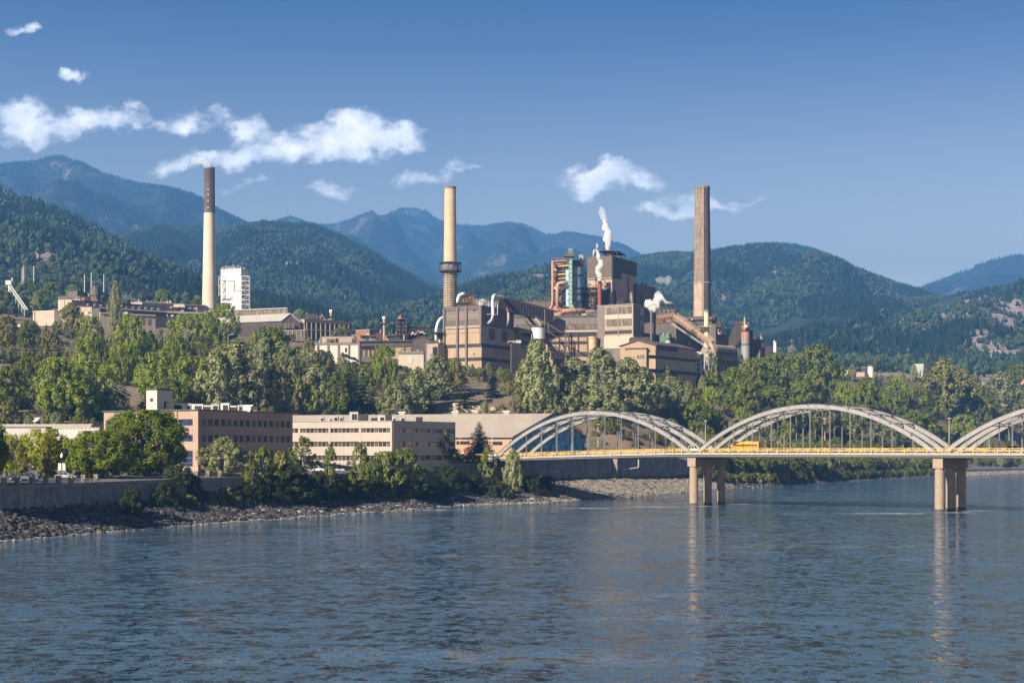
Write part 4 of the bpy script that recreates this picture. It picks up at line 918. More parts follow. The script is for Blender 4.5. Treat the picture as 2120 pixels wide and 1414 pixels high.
# mural
def mural():
    m = bpy.data.materials.new('painted_mural'); m.use_nodes = True; nt = m.node_tree; L = nt.links.new; bs = nt.nodes['Principled BSDF']; bs.inputs['Roughness'].default_value = .85
    tc = nt.nodes.new('ShaderNodeTexCoord'); n = nt.nodes.new('ShaderNodeTexNoise'); n.inputs['Scale'].default_value = .16; n.inputs['Detail'].default_value = 8; n.inputs['Roughness'].default_value=.65; n.inputs['Distortion'].default_value = .8; L(tc.outputs['Object'], n.inputs['Vector'])
    cr = nt.nodes.new('ShaderNodeValToRGB'); e = cr.color_ramp.elements; e[0].position = .33; e[0].color = (.42,.14,.12,1); e[1].position = .72; e[1].color = (.30,.26,.35,1)
    for p, c in ((.41,(.05,.05,.10,1)),(.47,(.03,.16,.24,1)),(.54,(.05,.30,.42,1)),(.60,(.14,.38,.52,1)),(.66,(.10,.09,.16,1))): q = e.new(p); q.color = c
    mp = nt.nodes.new('ShaderNodeMapping'); mp.inputs['Scale'].default_value = (1.6,1.6,.1); L(tc.outputs['Object'], mp.inputs[0]); n2 = nt.nodes.new('ShaderNodeTexNoise'); n2.inputs['Scale'].default_value=.7; L(mp.outputs[0], n2.inputs['Vector'])
    a = nt.nodes.new('ShaderNodeMath'); a.operation='MULTIPLY_ADD'; a.inputs[1].default_value=.35; L(n2.outputs[0], a.inputs[0]); s = nt.nodes.new('ShaderNodeMath'); s.operation='SUBTRACT'; L(n.outputs[0], s.inputs[0]); s.inputs[1].default_value=.17; L(s.outputs[0], a.inputs[2])
    L(a.outputs[0], cr.inputs[0]); L(cr.outputs[0], bs.inputs['Base Color']); return m
b = MB(); b.add([V(e0,zb_),V(e1,zb_),V(e1,ze),V(rid,zr_),V(e0,ze)], [(0,1,2,3,4)]); b.build('painted_gable', mural(), wh)
up = Vector((0,0,.25)); nrm = Vector((0,0,.3))
b = MB(); o_ = vr*1.2; q_ = vl*1.0
P0, P1, P2, P3 = e0-o_-q_, rid-q_, rid+vl*LL+q_, e2-o_+q_
sl = (zr_-ze)/(LR/2)
b.hexa([V(P0,ze-sl*1.2),V(P1,zr_),V(P2,zr_),V(P3,ze-sl*1.2)][::-1], [V(P0,ze-sl*1.2+.3),V(P1,zr_+.3),V(P2,zr_+.3),V(P3,ze-sl*1.2+.3)][::-1]); b.build('roof', m_ware, wh)
b = MB(); P0, P3 = e1+o_-q_, e3+o_+q_; b.hexa([V(P1,zr_-.002),V(P0,ze-sl*1.2),V(P3,ze-sl*1.2),V(P2,zr_-.002)][::-1], [V(P1,zr_+.3),V(P0,ze-sl*1.2+.3),V(P3,ze-sl*1.2+.3),V(P2,zr_+.3)][::-1]); b.build('roof', m_ware, wh)
fw = Face(e2, e0, lambda py: ZD(py, wd))
for (a, c, y0, y1) in ((945,972,913,920),(990,1010,913,920),(1020,1040,914,921)):
    fw.rect('window', a, c, y0, y1, m_glass, wh, out=.1)
fw.rect('canopy', 940, 1058, 903, 905, M('canopy_red', (.25,.06,.05)), wh, out=.9)
for i, px in enumerate((832, 942, 1048)):
    t = empty('ridge_vent', P(px, 858, rid.y+15), ['white ridge vent on the warehouse roof above the dark twin fans','white ridge vent on the warehouse roof below the pale rock ledge','white ridge vent on the warehouse roof nearest the bridge arch'][i], 'roof vent', 'white vents along the warehouse ridge')
    tt_ = fw.u(px); 
    # point on ridge line
    k_ = (px-CX)/F; lam = (rid.x-k_*rid.y)/(k_*vl.y-vl.x); q = rid+vl*lam; t.location = (q.x,q.y,zr_+.3)
    b = MB(); b.box(q.x-1.0,q.x+1.0,q.y-.8,q.y+.8,zr_+.1,zr_+.9); b.build('base', m_lgrey, t)
    b = MB(); b.ring([[(q.x-1.5,q.y-1.1,zr_+.9),(q.x+1.5,q.y-1.1,zr_+.9),(q.x+1.5,q.y+1.1,zr_+.9),(q.x-1.5,q.y+1.1,zr_+.9)],[(q.x-1.1,q.y-.8,zr_+1.35),(q.x+1.1,q.y-.8,zr_+1.35),(q.x+1.1,q.y+.8,zr_+1.35),(q.x-1.1,q.y+.8,zr_+1.35)]]); b.build('hood', m_white, t)
# red step-roofed pavilion
t = empty('pavilion', P(962, 975, 470), 'red stepped canopy of a small riverside pavilion left of the bridge end', 'pavilion')
for i in range(6):
    d = 470; x0 = XD(951+i*3.2,d); z = ZD(955-i*6.5,d); b = MB(); b.hexa([(x0,d,z),(x0+3.4,d,z+.55),(x0+3.4,d+5,z+.55),(x0,d+5,z)][::-1], [(x0,d,z+.35),(x0+3.4,d,z+1.15),(x0+3.4,d+5,z+1.15),(x0,d+5,z+.35)][::-1]); b.build('canopy', M('pavilion_red', (.50,.10,.075), .15, .8, .7), t)
b = MB()
for px in (955, 960, 964): b.beam(P(px,978,471), P(px,952,471), .3, .3, Vector((1,0,0)))
b.build('posts', m_white, t)
# ---------------------------------------------------------------- low buildings at the left
m_gw = M('grey_white_render', (.44,.415,.395), .06, .3, .85, streak=.2, dirt=(.35,.32,.3))
lb = Block('low_grey_store', 'long low grey-walled store with a dark fascia at the left edge', 'building', -160, 190, 214, 430, 880, 980, M('weathered_grey', (.36,.32,.30), .1, .3, .85, streak=.4, dirt=(.2,.18,.16)), m_roofg, (-.99,.1), (.3,.95), zbase=9.8)
lb.L('fascia', -160, 190, 880, 886, m_roofg, out=.7)
l2 = Block('white_shop', 'white cube-fronted shop between the golden tree and the large round maple', 'building', 109, 205, 216, 415, 887, 985, m_gw, m_roofg, (-.99,.1), (.3,.95), zbase=9.8)
l2.L('dark_fascia', 112, 205, 918, 924, m_dark, out=.5); l2.L('window', 137,143,940,975,m_lgrey,out=.25); l2.L('window', 142, 150, 972, 984, m_glassd, out=.1); l2.L('window', 167, 175, 972, 984, m_glassd, out=.1)
for i in range(12): l2.L('sign_lamp', 112+i*8, 113+i*8, 885.5, 887, m_white, out=.3)
l3 = Block('grey_shop', 'pinkish grey shop with a flat front behind the golden street trees', 'building', 1, 95, 106, 405, 886, 985, M('pink_grey_render', (.40,.35,.33), .06, .3, .85, streak=.3, dirt=(.28,.25,.24)), m_roofd, (-.99,.1), (.3,.95), zbase=9.8)
l3.L('vent', 3, 6, 892, 895, m_dark, out=.1); l3.L('vent', 31, 34, 898, 903, m_dark, out=.1)
l4 = Block('corner_shop', 'dark shop front behind a low glass fence at the left edge', 'building', -80, 2, 30, 380, 930, 985, m_gw, m_roofd, (-.99,.1), (.3,.95), zbase=9.6)
t = tag(MB().ring([[P(-60,962,377),P(-12,960,377),P(14,978,374),P(-60,978,374)],[P(-60,960,382),P(-12,959,382),P(14,976,379),P(-60,976,379)]]).build('shop_awning', M('awning_blue', (.01,.06,.20), .1, 1, .7)), 'blue sloping awning at the left edge', 'awning')
# glass terrace fence
t = empty('terrace_fence', P(5, 992, 345), 'frosted glass terrace fence with white rails at the left edge', 'fence'); d = 345
for i in range(6):
    x = -45+i*13.6; MB().hexa([P(x,993,d),P(x+13,993,d),P(x+13,993,d+.08),P(x,993,d+.08)], [P(x,983,d),P(x+13,983,d),P(x+13,983,d+.08),P(x,983,d+.08)]).build('glass_panel', M('frosted_glass', (.45,.47,.47), .1, .5, .3), t)
    MB().beam(P(x+13.3,998,d), P(x+13.3,982,d), .12, .12, Vector((1,0,0))).build('post', m_white, t)
MB().beam(P(-45,982.5,d), P(37,982.5,d), .15, .12).build('top_rail', m_white, t)
# penthouse hut on hillside behind low store
hb2 = Block('hut', 'tiny brick hut with a bright metal lean-to roof above the low store', 'hut', 69, 78, 84, 462, 872, 882, M('brick_red', (.20,.10,.07), .2, 1, .9, brick=(.5,.2,.5,.03)), None, (-.9,.4), (.4,.9), parapet=False)
MB().hexa([P(67,873,460),P(75,873,460),P(84,871,466),P(74,871,466)], [P(73,865,460),P(83,865,460),P(85,864,466),P(77,864,466)]).build('roof', m_white, hb2.root)
# street lamp with banners and flower basket
d = 318; base = P(128, 1000, d); base.z = 9.4
t = empty('banner_lamp', base, 'black globe lamp post with two pale banners and a flower basket on the promenade', 'lamp post')
top = ZD(948, d)
MB().tube([base, Vector((base.x,base.y,base.z+.8)), Vector((base.x,base.y,top))], [.16,.09,.07], 10).build('post', m_black, t)
MB().lathe((base.x,base.y), [(.08,top),(.3,top+.15),(.36,top+.5),(.2,top+.85),(.06,top+1.1),(.02,top+1.35)], 12).build('globe', M('opal_globe', (.7,.7,.66), .02, 1, .3), t)
for sg in (-1, 1):
    xa, xb = sorted((base.x+sg*.12, base.x+sg*.82)); MB().box(xa,xb,d-.02,d+.02,ZD(973.5,d),ZD(958.5,d)).build('banner', M('banner_cloth', (.50,.50,.44), .2, 1.5, .8), t)
    if sg > 0: MB().add([(xa+.1,d-.03,ZD(969,d)),(xb-.04,d-.03,ZD(960,d)),(xb-.1,d-.03,ZD(968,d)),(xa+.15,d-.03,ZD(972,d))], [(0,1,2,3)]).build('banner_print', m_white, t)
def fuzz(c, rx, ry, rz, n, s, seed):
    r_ = random.Random(seed); b = MB()
    for i in range(n):
        v = Vector((r_.gauss(0,1),r_.gauss(0,1),r_.gauss(0,1))).normalized()*(r_.random()**.4); p = Vector(c)+Vector((v.x*rx,v.y*ry,v.z*rz)); a = Vector((r_.gauss(0,1),r_.gauss(0,1),r_.gauss(0,1))).normalized(); e = a.cross(Vector((0.3,.5,.8))).normalized()
        b.add([p-a*s, p+e*s*.6, p+a*s, p-e*s*.6], [(0,1,2,3)])
    return b
for sg in (-1,1): fuzz((base.x+sg*.55,d,ZD(976.5,d)), .55,.5,.32, 260, .13, 5+sg).build('flower_basket', M('petunia', (.42,.36,.20), .5, 6, .8), t)
# parked cars
EX = Vector((1,0.05,0))
for (px, dd, col, kd, lab) in ((38, 300, (.03,.035,.045), 'sedan', 'black car parked behind the promenade rail left of the first slim tree'),
    (59, 296, (.10,.13,.17), 'suv', 'blue-grey car parked behind the promenade rail between the first two slim trees'),
    (98, 330, (.10,.105,.11), 'pickup', 'dark grey pickup parked behind the second slim tree'), (137, 312, (.32,.36,.40), 'sedan', 'silver-blue car parked just right of the banner lamp post'),
    (176, 322, (.035,.035,.04), 'suv', 'black car parked in front of the white shop'),
    (292, 352, (.12,.12,.13), 'suv', 'dark car in shade under the large round maple'), (322, 360, (.45,.45,.45), 'sedan', 'light car in shade under the large round maple')):
    z = hz(px, dd); car(Vector((XD(px,dd), dd, z+.02)), EX, col, lab, kd, group='cars parked along the promenade')
car(Vector((XD(239,322), 322, hz(239,322)+.02)), Vector((.35,-.9,0)), (.42,.34,.25), 'beige car facing the river under the large round maple', 'sedan', group='cars parked along the promenade')
for (px, dd, col, kd, lab) in ((636, 402, (.45,.46,.47), 'pickup', 'silver pickup parked before the banded office at its left'), (655, 400, (.6,.6,.6), 'suv', 'white van-like car parked beside the silver pickup'), (697,404,(.5,.5,.5),'sedan','light grey car parked before the middle of the banded office')):
    z = hz(px, dd); car(Vector((XD(px,dd), dd, z+.02)), EX, col, lab, kd, group='cars parked by the banded office block')
# double arm street lamps
for i, (px, yt, arm, d) in enumerate(((952, 889, 11, 475), (1019, 875, 10, 478))):
    z0 = hz(px, d); t = empty('street_lamp', (XD(px,d), d, z0), ['double-armed street lamp left of the dark blue spruce','double-armed street lamp right of the dark blue spruce'][i], 'street lamp', 'double-armed street lamps'); zt_ = ZD(yt, d); x = XD(px,d)
    MB().tube([(x,d,z0),(x,d,zt_-1)], [.14,.09], 8).build('pole', m_lgrey, t)
    for sg in (-1,1):
        w_ = arm*d/F; MB().tube([(x,d,zt_-1.2),(x+sg*w_*.25,d,zt_-.3),(x+sg*w_*.6,d,zt_+.0),(x+sg*w_,d,zt_)], .05, 6).build('arm', m_lgrey, t)
        MB().beam((x+sg*w_*.85,d,zt_), (x+sg*w_*1.15,d,zt_+.03), .22, .1).build('lamp_head', m_lgrey, t)
# ================================================================ SMELTER
def frame_tower(name, label, pxl, pxr, yt, yb, d, dep, levels, bays, mat, cat='steel frame', deck=None, group=None):
    t = empty(name, P((pxl+pxr)/2, yb, d), label, cat, group); x0, x1 = XD(pxl,d), XD(pxr,d); z0, z1 = ZD(yb,d), ZD(yt,d); w_ = .35
    for i in range(bays+1):
        x = x0+(x1-x0)*i/bays
        for y in (d, d+dep): MB().beam((x,y,z0-1), (x,y,z1), w_, w_, Vector((0,1,0))).build('column', mat, t)
    for j in range(1, levels+1):
        z = z0+(z1-z0)*j/levels
        MB().beam((x0,d,z),(x1,d,z), .3,.35).build('beam', mat, t); MB().beam((x0,d+dep,z),(x1,d+dep,z), .3,.35).build('beam', mat, t)
        b = MB()
        for i in range(bays+1): x = x0+(x1-x0)*i/bays; b.beam((x,d,z),(x,d+dep,z),.25,.3)
        b.build('cross_beam', mat, t)
        if deck and j % deck[0] == 0: MB().box(x0,x1,d,d+dep,z+.18,z+.26).build('platform', deck[1], t)
        b = MB(); za = z0+(z1-z0)*(j-1)/levels
        for i in range(bays):
            xa = x0+(x1-x0)*i/bays; xb = x0+(x1-x0)*(i+1)/bays; pa, pb = ((xa,d,za),(xb,d,z)) if (i+j) % 2 else ((xb,d,za),(xa,d,z)); b.beam(pa,pb,.16,.16)
        b.build('brace', mat, t)
    return t
def rail(t, pts, mat, h=1.1, name='handrail', step=2.0):
    b = MB(); v = Vector((0,0,1))
    for p, q in zip(pts[:-1], pts[1:]):
        p = Vector(p); q = Vector(q); b.beam(p+v*h, q+v*h, .1,.1); b.beam(p+v*h*.5, q+v*h*.5, .07,.07); n = max(1,int((q-p).length/step))
        for i in range(n+1): r = p.lerp(q, i/n); b.beam(r, r+v*h, .08,.08, Vector((1,0,0)))
    return b.build(name, mat, t)
def stack(name, label, prof, d, mats, cat='chimney', n=24, group=None, bands=None, lip=True):
    """prof: list of (py, pxl, pxr) from the top down; mats: (py limit, material)"""
    xc = XD(sum((a+c)/2 for _,a,c in prof)/len(prof), d); t = empty(name, (xc,d,ZD(prof[-1][0],d)), label, cat, group)
    R = [(ZD(y,d), (c-a)/2*d/F) for y,a,c in prof][::-1]
    zb = R[0][0]
    lim = [zb-3]+[ZD(m[0],d) for m in mats][::-1]; ms = [m[1] for m in mats][::-1]
    zz = [r[0] for r in R]; rr = [r[1] for r in R]
    for i, mt in enumerate(ms):
        za = lim[i]; zt_ = lim[i+1] if i+1 < len(lim) else zz[-1]
        za, zt_ = sorted((za, zt_)); pts = [za]+[z for z in zz if za < z < zt_]+[zt_]
        MB().lathe((xc,d), [(float(np.interp(z, zz, rr)), z) for z in pts], n).build('shaft', mt, t)
    if lip: MB().lathe((xc,d), [(rr[-1]*1.04, zz[-1]-1.2),(rr[-1]*1.07, zz[-1]+.15),(rr[-1]*.8, zz[-1]+.15),(rr[-1]*.8, zz[-1]-3)], n, False).build('rim', m_concd, t)
    return t, xc, (lambda z: float(np.interp(z, zz, rr)))

m_stkc = M('chimney_concrete', (.50,.40,.27), .08, .12, .85, streak=.45, dirt=(.22,.16,.11), brick=(60,4.2,0,.14), mortar=.72)
m_stkg = M('chimney_concrete_stained', (.27,.205,.15), .18, .15, .9, streak=1.0, dirt=(.055,.045,.042), patch=.5, patchcol=(.12,.10,.085), brick=(60,3.4,0,.16), mortar=.6)
m_stkw = M('chimney_pale_concrete', (.58,.50,.38), .07, .1, .85, streak=.35, dirt=(.27,.21,.16), brick=(60,3.6,0,.12), mortar=.80)
m_soot = M('soot_dark_concrete', (.105,.085,.08), .2, .2, .9, streak=.5, dirt=(.05,.04,.04), brick=(60,3.6,0,.16), mortar=.7)

# --- the three great chimneys
t, xc, rf = stack('tall_chimney', 'tallest pale concrete chimney with a sooty dark top half, left of the white tower', [(348,424.5,445.5),(442,423,445.8),(545,420,446.3),(642,417,447.5)], 1150, [(348,m_soot),(442,m_stkw)], group='great concrete chimneys')
for y in (352,357,362,367,372,377): z = ZD(y,1150); MB().lathe((xc,1150), [(rf(z)+.1,z-.25),(rf(z)+.3,z),(rf(z)+.1,z+.25)], 24, False).build('band', m_steel, t)
MB().tube([(xc+rf(ZD(640,1150))*.78,1150-rf(ZD(640,1150))*.72,ZD(640,1150)), (xc+rf(ZD(352,1150))*.78,1150-rf(ZD(352,1150))*.72,ZD(352,1150))], .35, 6).build('ladder', m_dark, t)
for y in (395,405,418,432): z = ZD(y,1150); MB().box(xc-.6,xc+.6,1150-rf(z)-.5,1150-rf(z)+.3,z-.5,z+.5).build('sample_port', m_lgrey, t)
t, xc, rf = stack('collared_chimney', 'beige concrete chimney with a steel collar platform rising behind the tan-and-mauve block', [(388,921,944.2),(545,918,945),(640,918,946)], 832, [(388,m_stkc),(560,M('banded_brick', (.46,.37,.27), .15, .3, .9, streak=.8, dirt=(.06,.045,.035), brick=(60,1.5,0,.28), mortar=.25))], group='great concrete chimneys')
zc = ZD(562,832); zt2 = ZD(546,832); R_ = 23*832/F
MB().lathe((xc,832), [(rf(zc)+.1,zc-.2),(R_,zc-.2),(R_,zc+.1),(rf(zc)+.1,zc+.1)], 20, False).build('platform', m_steel, t)
MB().lathe((xc,832), [(R_*1.0,zt2),(R_*1.02,zt2+.35),(rf(zc)+.1,zt2+.9),(rf(zc)+.1,zt2+.4)], 20, False).build('ring_truss', m_steel, t)
MB().lathe((xc,832), [(rf(zc)+1.4,zc+.1),(rf(zc)+1.4,zt2+.3)], 10, False).build('equipment_housing', M('platform_box', (.16,.16,.165), .2, .8, .7, patch=.5, patchcol=(.05,.05,.05)), t)
b = MB()
for i in range(20):
    a = 2*pi*i/20; c_, s_ = cos(a), sin(a); b.beam((xc+R_*c_,832+R_*s_,zc),(xc+R_*c_,832+R_*s_,zt2),.14,.14,Vector((1,0,0)))
    if i % 2 == 0: b.beam((xc+R_*c_,832+R_*s_,zc-.2),(xc+rf(zc)*c_,832+rf(zc)*s_,zc-3.6),.18,.18)
    a2 = 2*pi*(i+1)/20; b.beam((xc+R_*c_,832+R_*s_,zc+1.2),(xc+R_*cos(a2),832+R_*sin(a2),zc+1.2),.1,.1)
    b.beam((xc+R_*c_,832+R_*s_,zc),(xc+R_*cos(a2),832+R_*sin(a2),zc+2.4),.08,.08)
b.build('lattice', m_steel, t)
t, xc, rf = stack('broad_chimney', 'broad streaked concrete chimney with vertical ribs at the right of the smelter', [(388,1438.5,1469),(520,1437,1470.5),(665,1435.5,1472)], 950, [(388,m_stkg),(586,M('chimney_lower', (.44,.33,.24), .1, .15, .9, streak=.8, dirt=(.09,.07,.06), brick=(60,3.4,0,.16), mortar=.65))], group='great concrete chimneys')
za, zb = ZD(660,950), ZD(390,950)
m_sst = M('dark_streaked_face', (.12,.095,.08), .3, .3, .9, streak=.9, dirt=(.04,.034,.032), brick=(60,3.4,0,.16), mortar=.65)
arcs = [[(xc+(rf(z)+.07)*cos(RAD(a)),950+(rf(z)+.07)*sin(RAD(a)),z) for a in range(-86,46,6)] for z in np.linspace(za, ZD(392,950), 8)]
na = len(arcs[0]); b = MB(); b.add([p for r_ in arcs for p in r_], [(j*na+i,j*na+i+1,(j+1)*na+i+1,(j+1)*na+i) for j in range(7) for i in range(na-1)]); b.build('dark_face', m_sst, t)  # streaked shell, darker than the shaft, from the front round the right side
for ang, mt in ((-95,m_pale),(-88,m_pale)):
    a = RAD(ang); MB().tube([(xc+(rf(za)+.25)*cos(a),950+(rf(za)+.25)*sin(a),za),(xc+(rf(zb)+.25)*cos(a),950+(rf(zb)+.25)*sin(a),zb)], .32, 6).build('vertical_pipe', mt, t)
MB().lathe((xc,950), [(rf(ZD(586,950))+.1,ZD(588,950)),(rf(ZD(586,950))+.4,ZD(587,950)),(rf(ZD(586,950))+.1,ZD(585,950))], 24, False).build('collar', m_pale, t)

# --- white insulated tower
d = 1100; tw2 = Block('white_tower', 'white boxy air separation tower with lattice stairs behind the big chimney', 'tower', 457, 499, 514, d, 557, 640, m_whitep, m_white, (-.97,.25), (.25,.97))
tw2.L('pipe', 459, 485, 580, 581.2, m_lgrey, out=.6); tw2.L('pipe', 484, 485.4, 580, 602, m_lgrey, out=.6); tw2.L('pipe', 484, 499, 601.5, 602.7, m_lgrey, out=.6)
for y in (571, 588, 604): tw2.L('vent', 460, 462, y-.8, y+.8, m_dark, out=.2)
# lettering and ring emblem in dark blue on the tower
def text_on(face, s, px0, py_base, hpx, mat, parent, out=.12, name='lettering', wide=1.0):
    cu = bpy.data.curves.new('text_curve', 'FONT'); cu.body = s; cu.size = 1.0; cu.offset = .035; cu.extrude = .0
    to = bpy.data.objects.new('text_tmp', cu); C.objects.link(to); dg = bpy.context.evaluated_depsgraph_get(); me0 = to.evaluated_get(dg).to_mesh()
    sc_ = hpx*face_d/F/.7; b = MB(); u0 = face.u(px0); z0 = face.zc(py_base)
    vs = [face.pt(u0+v.co.x*sc_*wide, z0+v.co.y*sc_, out) for v in me0.vertices]; b.add(vs, [tuple(p.vertices) for p in me0.polygons]); bpy.data.objects.remove(to)
    return b.build(name, mat, parent)
face_d = d; m_navy = M('navy_paint', (.02,.02,.12), .05, 1, .6)
text_on(tw2.fl, 'MESSER', 459.5, 621.5, 4.0, m_navy, tw2.root, wide=1.12)
b = MB(); c = tw2.fl.pt(tw2.fl.u(480.3), ZD(616.5,d), .12); rr_ = 2.1*d/F; D_ = tw2.fl.D; n = 20
b.ring([[c+D_*cos(2*pi*i/n)*rr_+Vector((0,0,sin(2*pi*i/n)*rr_)) for i in range(n)], [c+D_*cos(2*pi*i/n)*rr_*.6+Vector((0,0,sin(2*pi*i/n)*rr_*.6)) for i in range(n)]], False); b.build('ring_emblem', m_navy, tw2.root)
st = frame_tower('stair_tower', 'white lattice stair tower on the shaded side of the white tower', 500, 516, 572, 640, d-2, 5, 7, 1, m_white, 'stair tower', (1, m_lgrey)); 
for i in range(8): unit(460+i*6.2, 463+i*6.2, 553.5, 557, d+3, m_lgrey if i % 2 else m_white, 'small vent fitting number along the roof of the white tower' if False else ['leftmost roof fitting of the white tower','second roof fitting from the left on the white tower','third roof fitting from the left on the white tower','fourth roof fitting from the left on the white tower','fifth roof fitting from the left on the white tower','sixth roof fitting from the left on the white tower','seventh roof fitting from the left on the white tower','rightmost roof fitting of the white tower'][i], 'roof fitting', 'fittings on the roof of the white tower', dep=1.5, zb=tw2.z1+.35)
t = empty('side_gantry', P(456, 640, d), 'narrow white gantry on the left side of the white tower', 'gantry'); b = MB()
for px in (453, 457): b.beam(P(px,612,d),P(px,572,d),.3,.3,Vector((1,0,0)))
for y in (573, 590, 606): b.beam(P(452,y,d),P(458,y,d),.3,.3); b.beam(P(452,y+8,d),P(458,y,d),.2,.2)
b.build('frame', m_white, t)

# --- main tan and mauve block
S1 = Block('tan_mauve_block', 'tall tan and mauve clad block with dark bands in front of the collared chimney', 'building', 919, 997, 1063, 800, 633, 785, m_tan, m_mauve)
S1.L('upper_cladding', 919, 997, 633, 673, m_mauve, out=.25)
S1.L('belt', 919, 997, 673, 678, m_pale, out=.35)
for px in (920.5, 948, 966.5): S1.L('pilaster', px-1.6, px+1.6, 633, 785 if px > 930 else 735, m_mtile, out=1.1)
S1.L('corner_pilaster', 993.5, 997, 633, 711, m_mtile, out=.6)
for (a,c) in ((925,945),(951,964),(970,992)):
    S1.L('recess_panel', a, c, 641, 661, m_mtile, out=.32); S1.L('lintel', a-2, c+1, 640, 641.2, m_dark, out=.45)
    S1.L('sill', a, c, 651.5, 652.3, m_pale, out=.42); S1.L('sill', a-1, c+1, 686.5, 687.5, m_pale, out=.3); S1.L('joint', a-1, c+1, 677.8, 678.6, m_dark, out=.38)
for (y0,y1) in ((711,718),(739.5,746.5)):
    S1.L('dark_band', 922, 997, y0, y1, m_dark, out=.2); S1.R('dark_band', 997, 1058, y0, y1, m_dark, out=.2)
S1.R('upper_cladding', 997, 1063, 633, 673.5, m_mauve, out=.25); S1.R('pale_cladding', 997, 1057, 674, 710.5, m_pale, out=.15)
for (a,c) in ((1012,1024),(1038,1049.5)): w_ = S1.R('louvre_window', a, c, 678, 701, M('louvre_grid', (.10,.085,.08), .2, .5, .8, brick=(1.0,1.0,0,.12), mortar=.4), out=.3); S1.R('louvre_trim', a-.6, c+.6, 677, 678, m_pale, out=.4)
for (a, y) in ((978,729.5),): S1.L('wall_lamp', a-1, a+1, y-1, y+1, m_white, out=.5)
S1.R('wall_lamp', 1014, 1017, 730, 733, m_white, out=.5)
S1.L('louvre', 980, 986, 641.5, 643.5, m_dark, out=.5)
S1.L('hatch', 981.5, 983, 731, 735, m_dark, out=.3)
S2 = Block('brown_annex', 'low brown windowless annex right of the tan and mauve block', 'building', 1057, 1058.5, 1094, 795, 711, 785, m_brown, m_dbrown, (-.87,.49), (.75,.66))
# ducts on its shaded side
dd = 792
t = tag(MB().tube([P(1030,612,812),P(1024,611.5,800),P(1021,614,dd),P(1020.5,622,dd-1),P(1020.5,650,dd-1),P(1020,659,dd-1),P(1016,666,dd+3),P(1011,670,dd+9)], 3.4*dd/F, 12).build('elbow_duct', m_white, smooth=True), 'white elbow duct hooking down the shaded side of the tan and mauve block', 'duct')
tag(MB().tube([P(1022,613,800),P(1046,617,825),P(1068,624,850)], 3.3*dd/F, 12).build('sloping_duct', m_lgrey, smooth=True), 'pale sloping duct running back from the top of the white elbow duct', 'duct')
t = tag(MB().tube([P(1051,628,820),P(1051,640,815),P(1052,652,813)], 2.6*dd/F, 10).build('short_duct', M('red_brown', (.20,.07,.06)), smooth=True), 'short dark red duct on the back corner of the tan and mauve block', 'duct')
tag(MB().tube([P(1052.5,648,812),P(1052.5,662,811),P(1052,671,812),P(1050,675,815)], 2.8*dd/F, 10).build('hooked_duct', m_pale, smooth=True), 'grey hooked duct beneath the short dark red duct', 'duct')
t = empty('wall_pipework', P(1020,650,dd), 'thin white pipe bracket around the white elbow duct', 'pipe'); b = MB(); b.tube([P(1008,650.5,dd-2),P(1030,651.5,dd-1),P(1030,625,dd+1)], .18, 6); b.build('pipe', m_white, t)
# white left duct
tag(MB().tube([P(903,712,815),P(903,690,815),P(903.5,682,815),P(906,670,815),P(911,661,816),P(918,657,818),P(924,655,825)], [3.4*800/F]*7, 12).build('arched_duct', m_white, smooth=True), 'large white arched duct entering the left side of the tan and mauve block', 'duct')
t = empty('duct_platform', P(903,690,812), 'small green railed platform around the white arched duct', 'platform'); MB().box(XD(897,812),XD(917,812),809,819,ZD(689.5,812),ZD(688,812)).build('platform', m_steel, t); rail(t, [(XD(897,812),809,ZD(688,812)),(XD(917,812),809,ZD(688,812))], m_green, 1.6)
MB().box(XD(906,815),XD(917,815),814,824,ZD(714,815),ZD(690,815)).build('casing', m_steel, t)
# roof machinery of the main block
zr1 = S1.z1+.35
t = empty('roof_scrubber', P(963, 632, 815), 'rusty orange roof machine in a pipe cage beside the collared chimney', 'machine'); dd = 815
MB().box(XD(957,dd),XD(976,dd),dd,dd+6,ZD(626,dd),ZD(612,dd)).build('housing', m_rust, t)
MB().tube([P(948,628,dd-1),P(948,619,dd-1),P(951,612,dd-1),P(956,609,dd-1),P(962,609,dd-1)], 1.0, 8).build('duct', m_white, t, smooth=True)
b = MB()
for px in (957,963.5,970,976): b.beam(P(px,632,dd-1.5),P(px,608,dd-1.5),.25,.25,Vector((1,0,0)))
for y in (608,617,626): b.beam(P(957,y,dd-1.5),P(976,y,dd-1.5),.25,.25)
b.build('cage', m_steel, t)
MB().box(XD(946,dd),XD(978,dd),dd-2,dd+7,ZD(628,dd),ZD(626.5,dd)).build('base_frame', m_steel, t)
b = MB(); 
for i in range(9): px = 947+i*3.8; b.beam(P(px,633,dd-1.5),P(px,628,dd-1.5),.3,.3,Vector((1,0,0)))
b.build('legs', m_steel, t)
MB().tube([P(980,632,dd),P(980,588,dd)], .35, 6).build('mast', m_steel, t)
MB().box(XD(976,dd),XD(983,dd),dd,dd+5,ZD(626,dd),ZD(611,dd)).build('motor', m_rust, t)
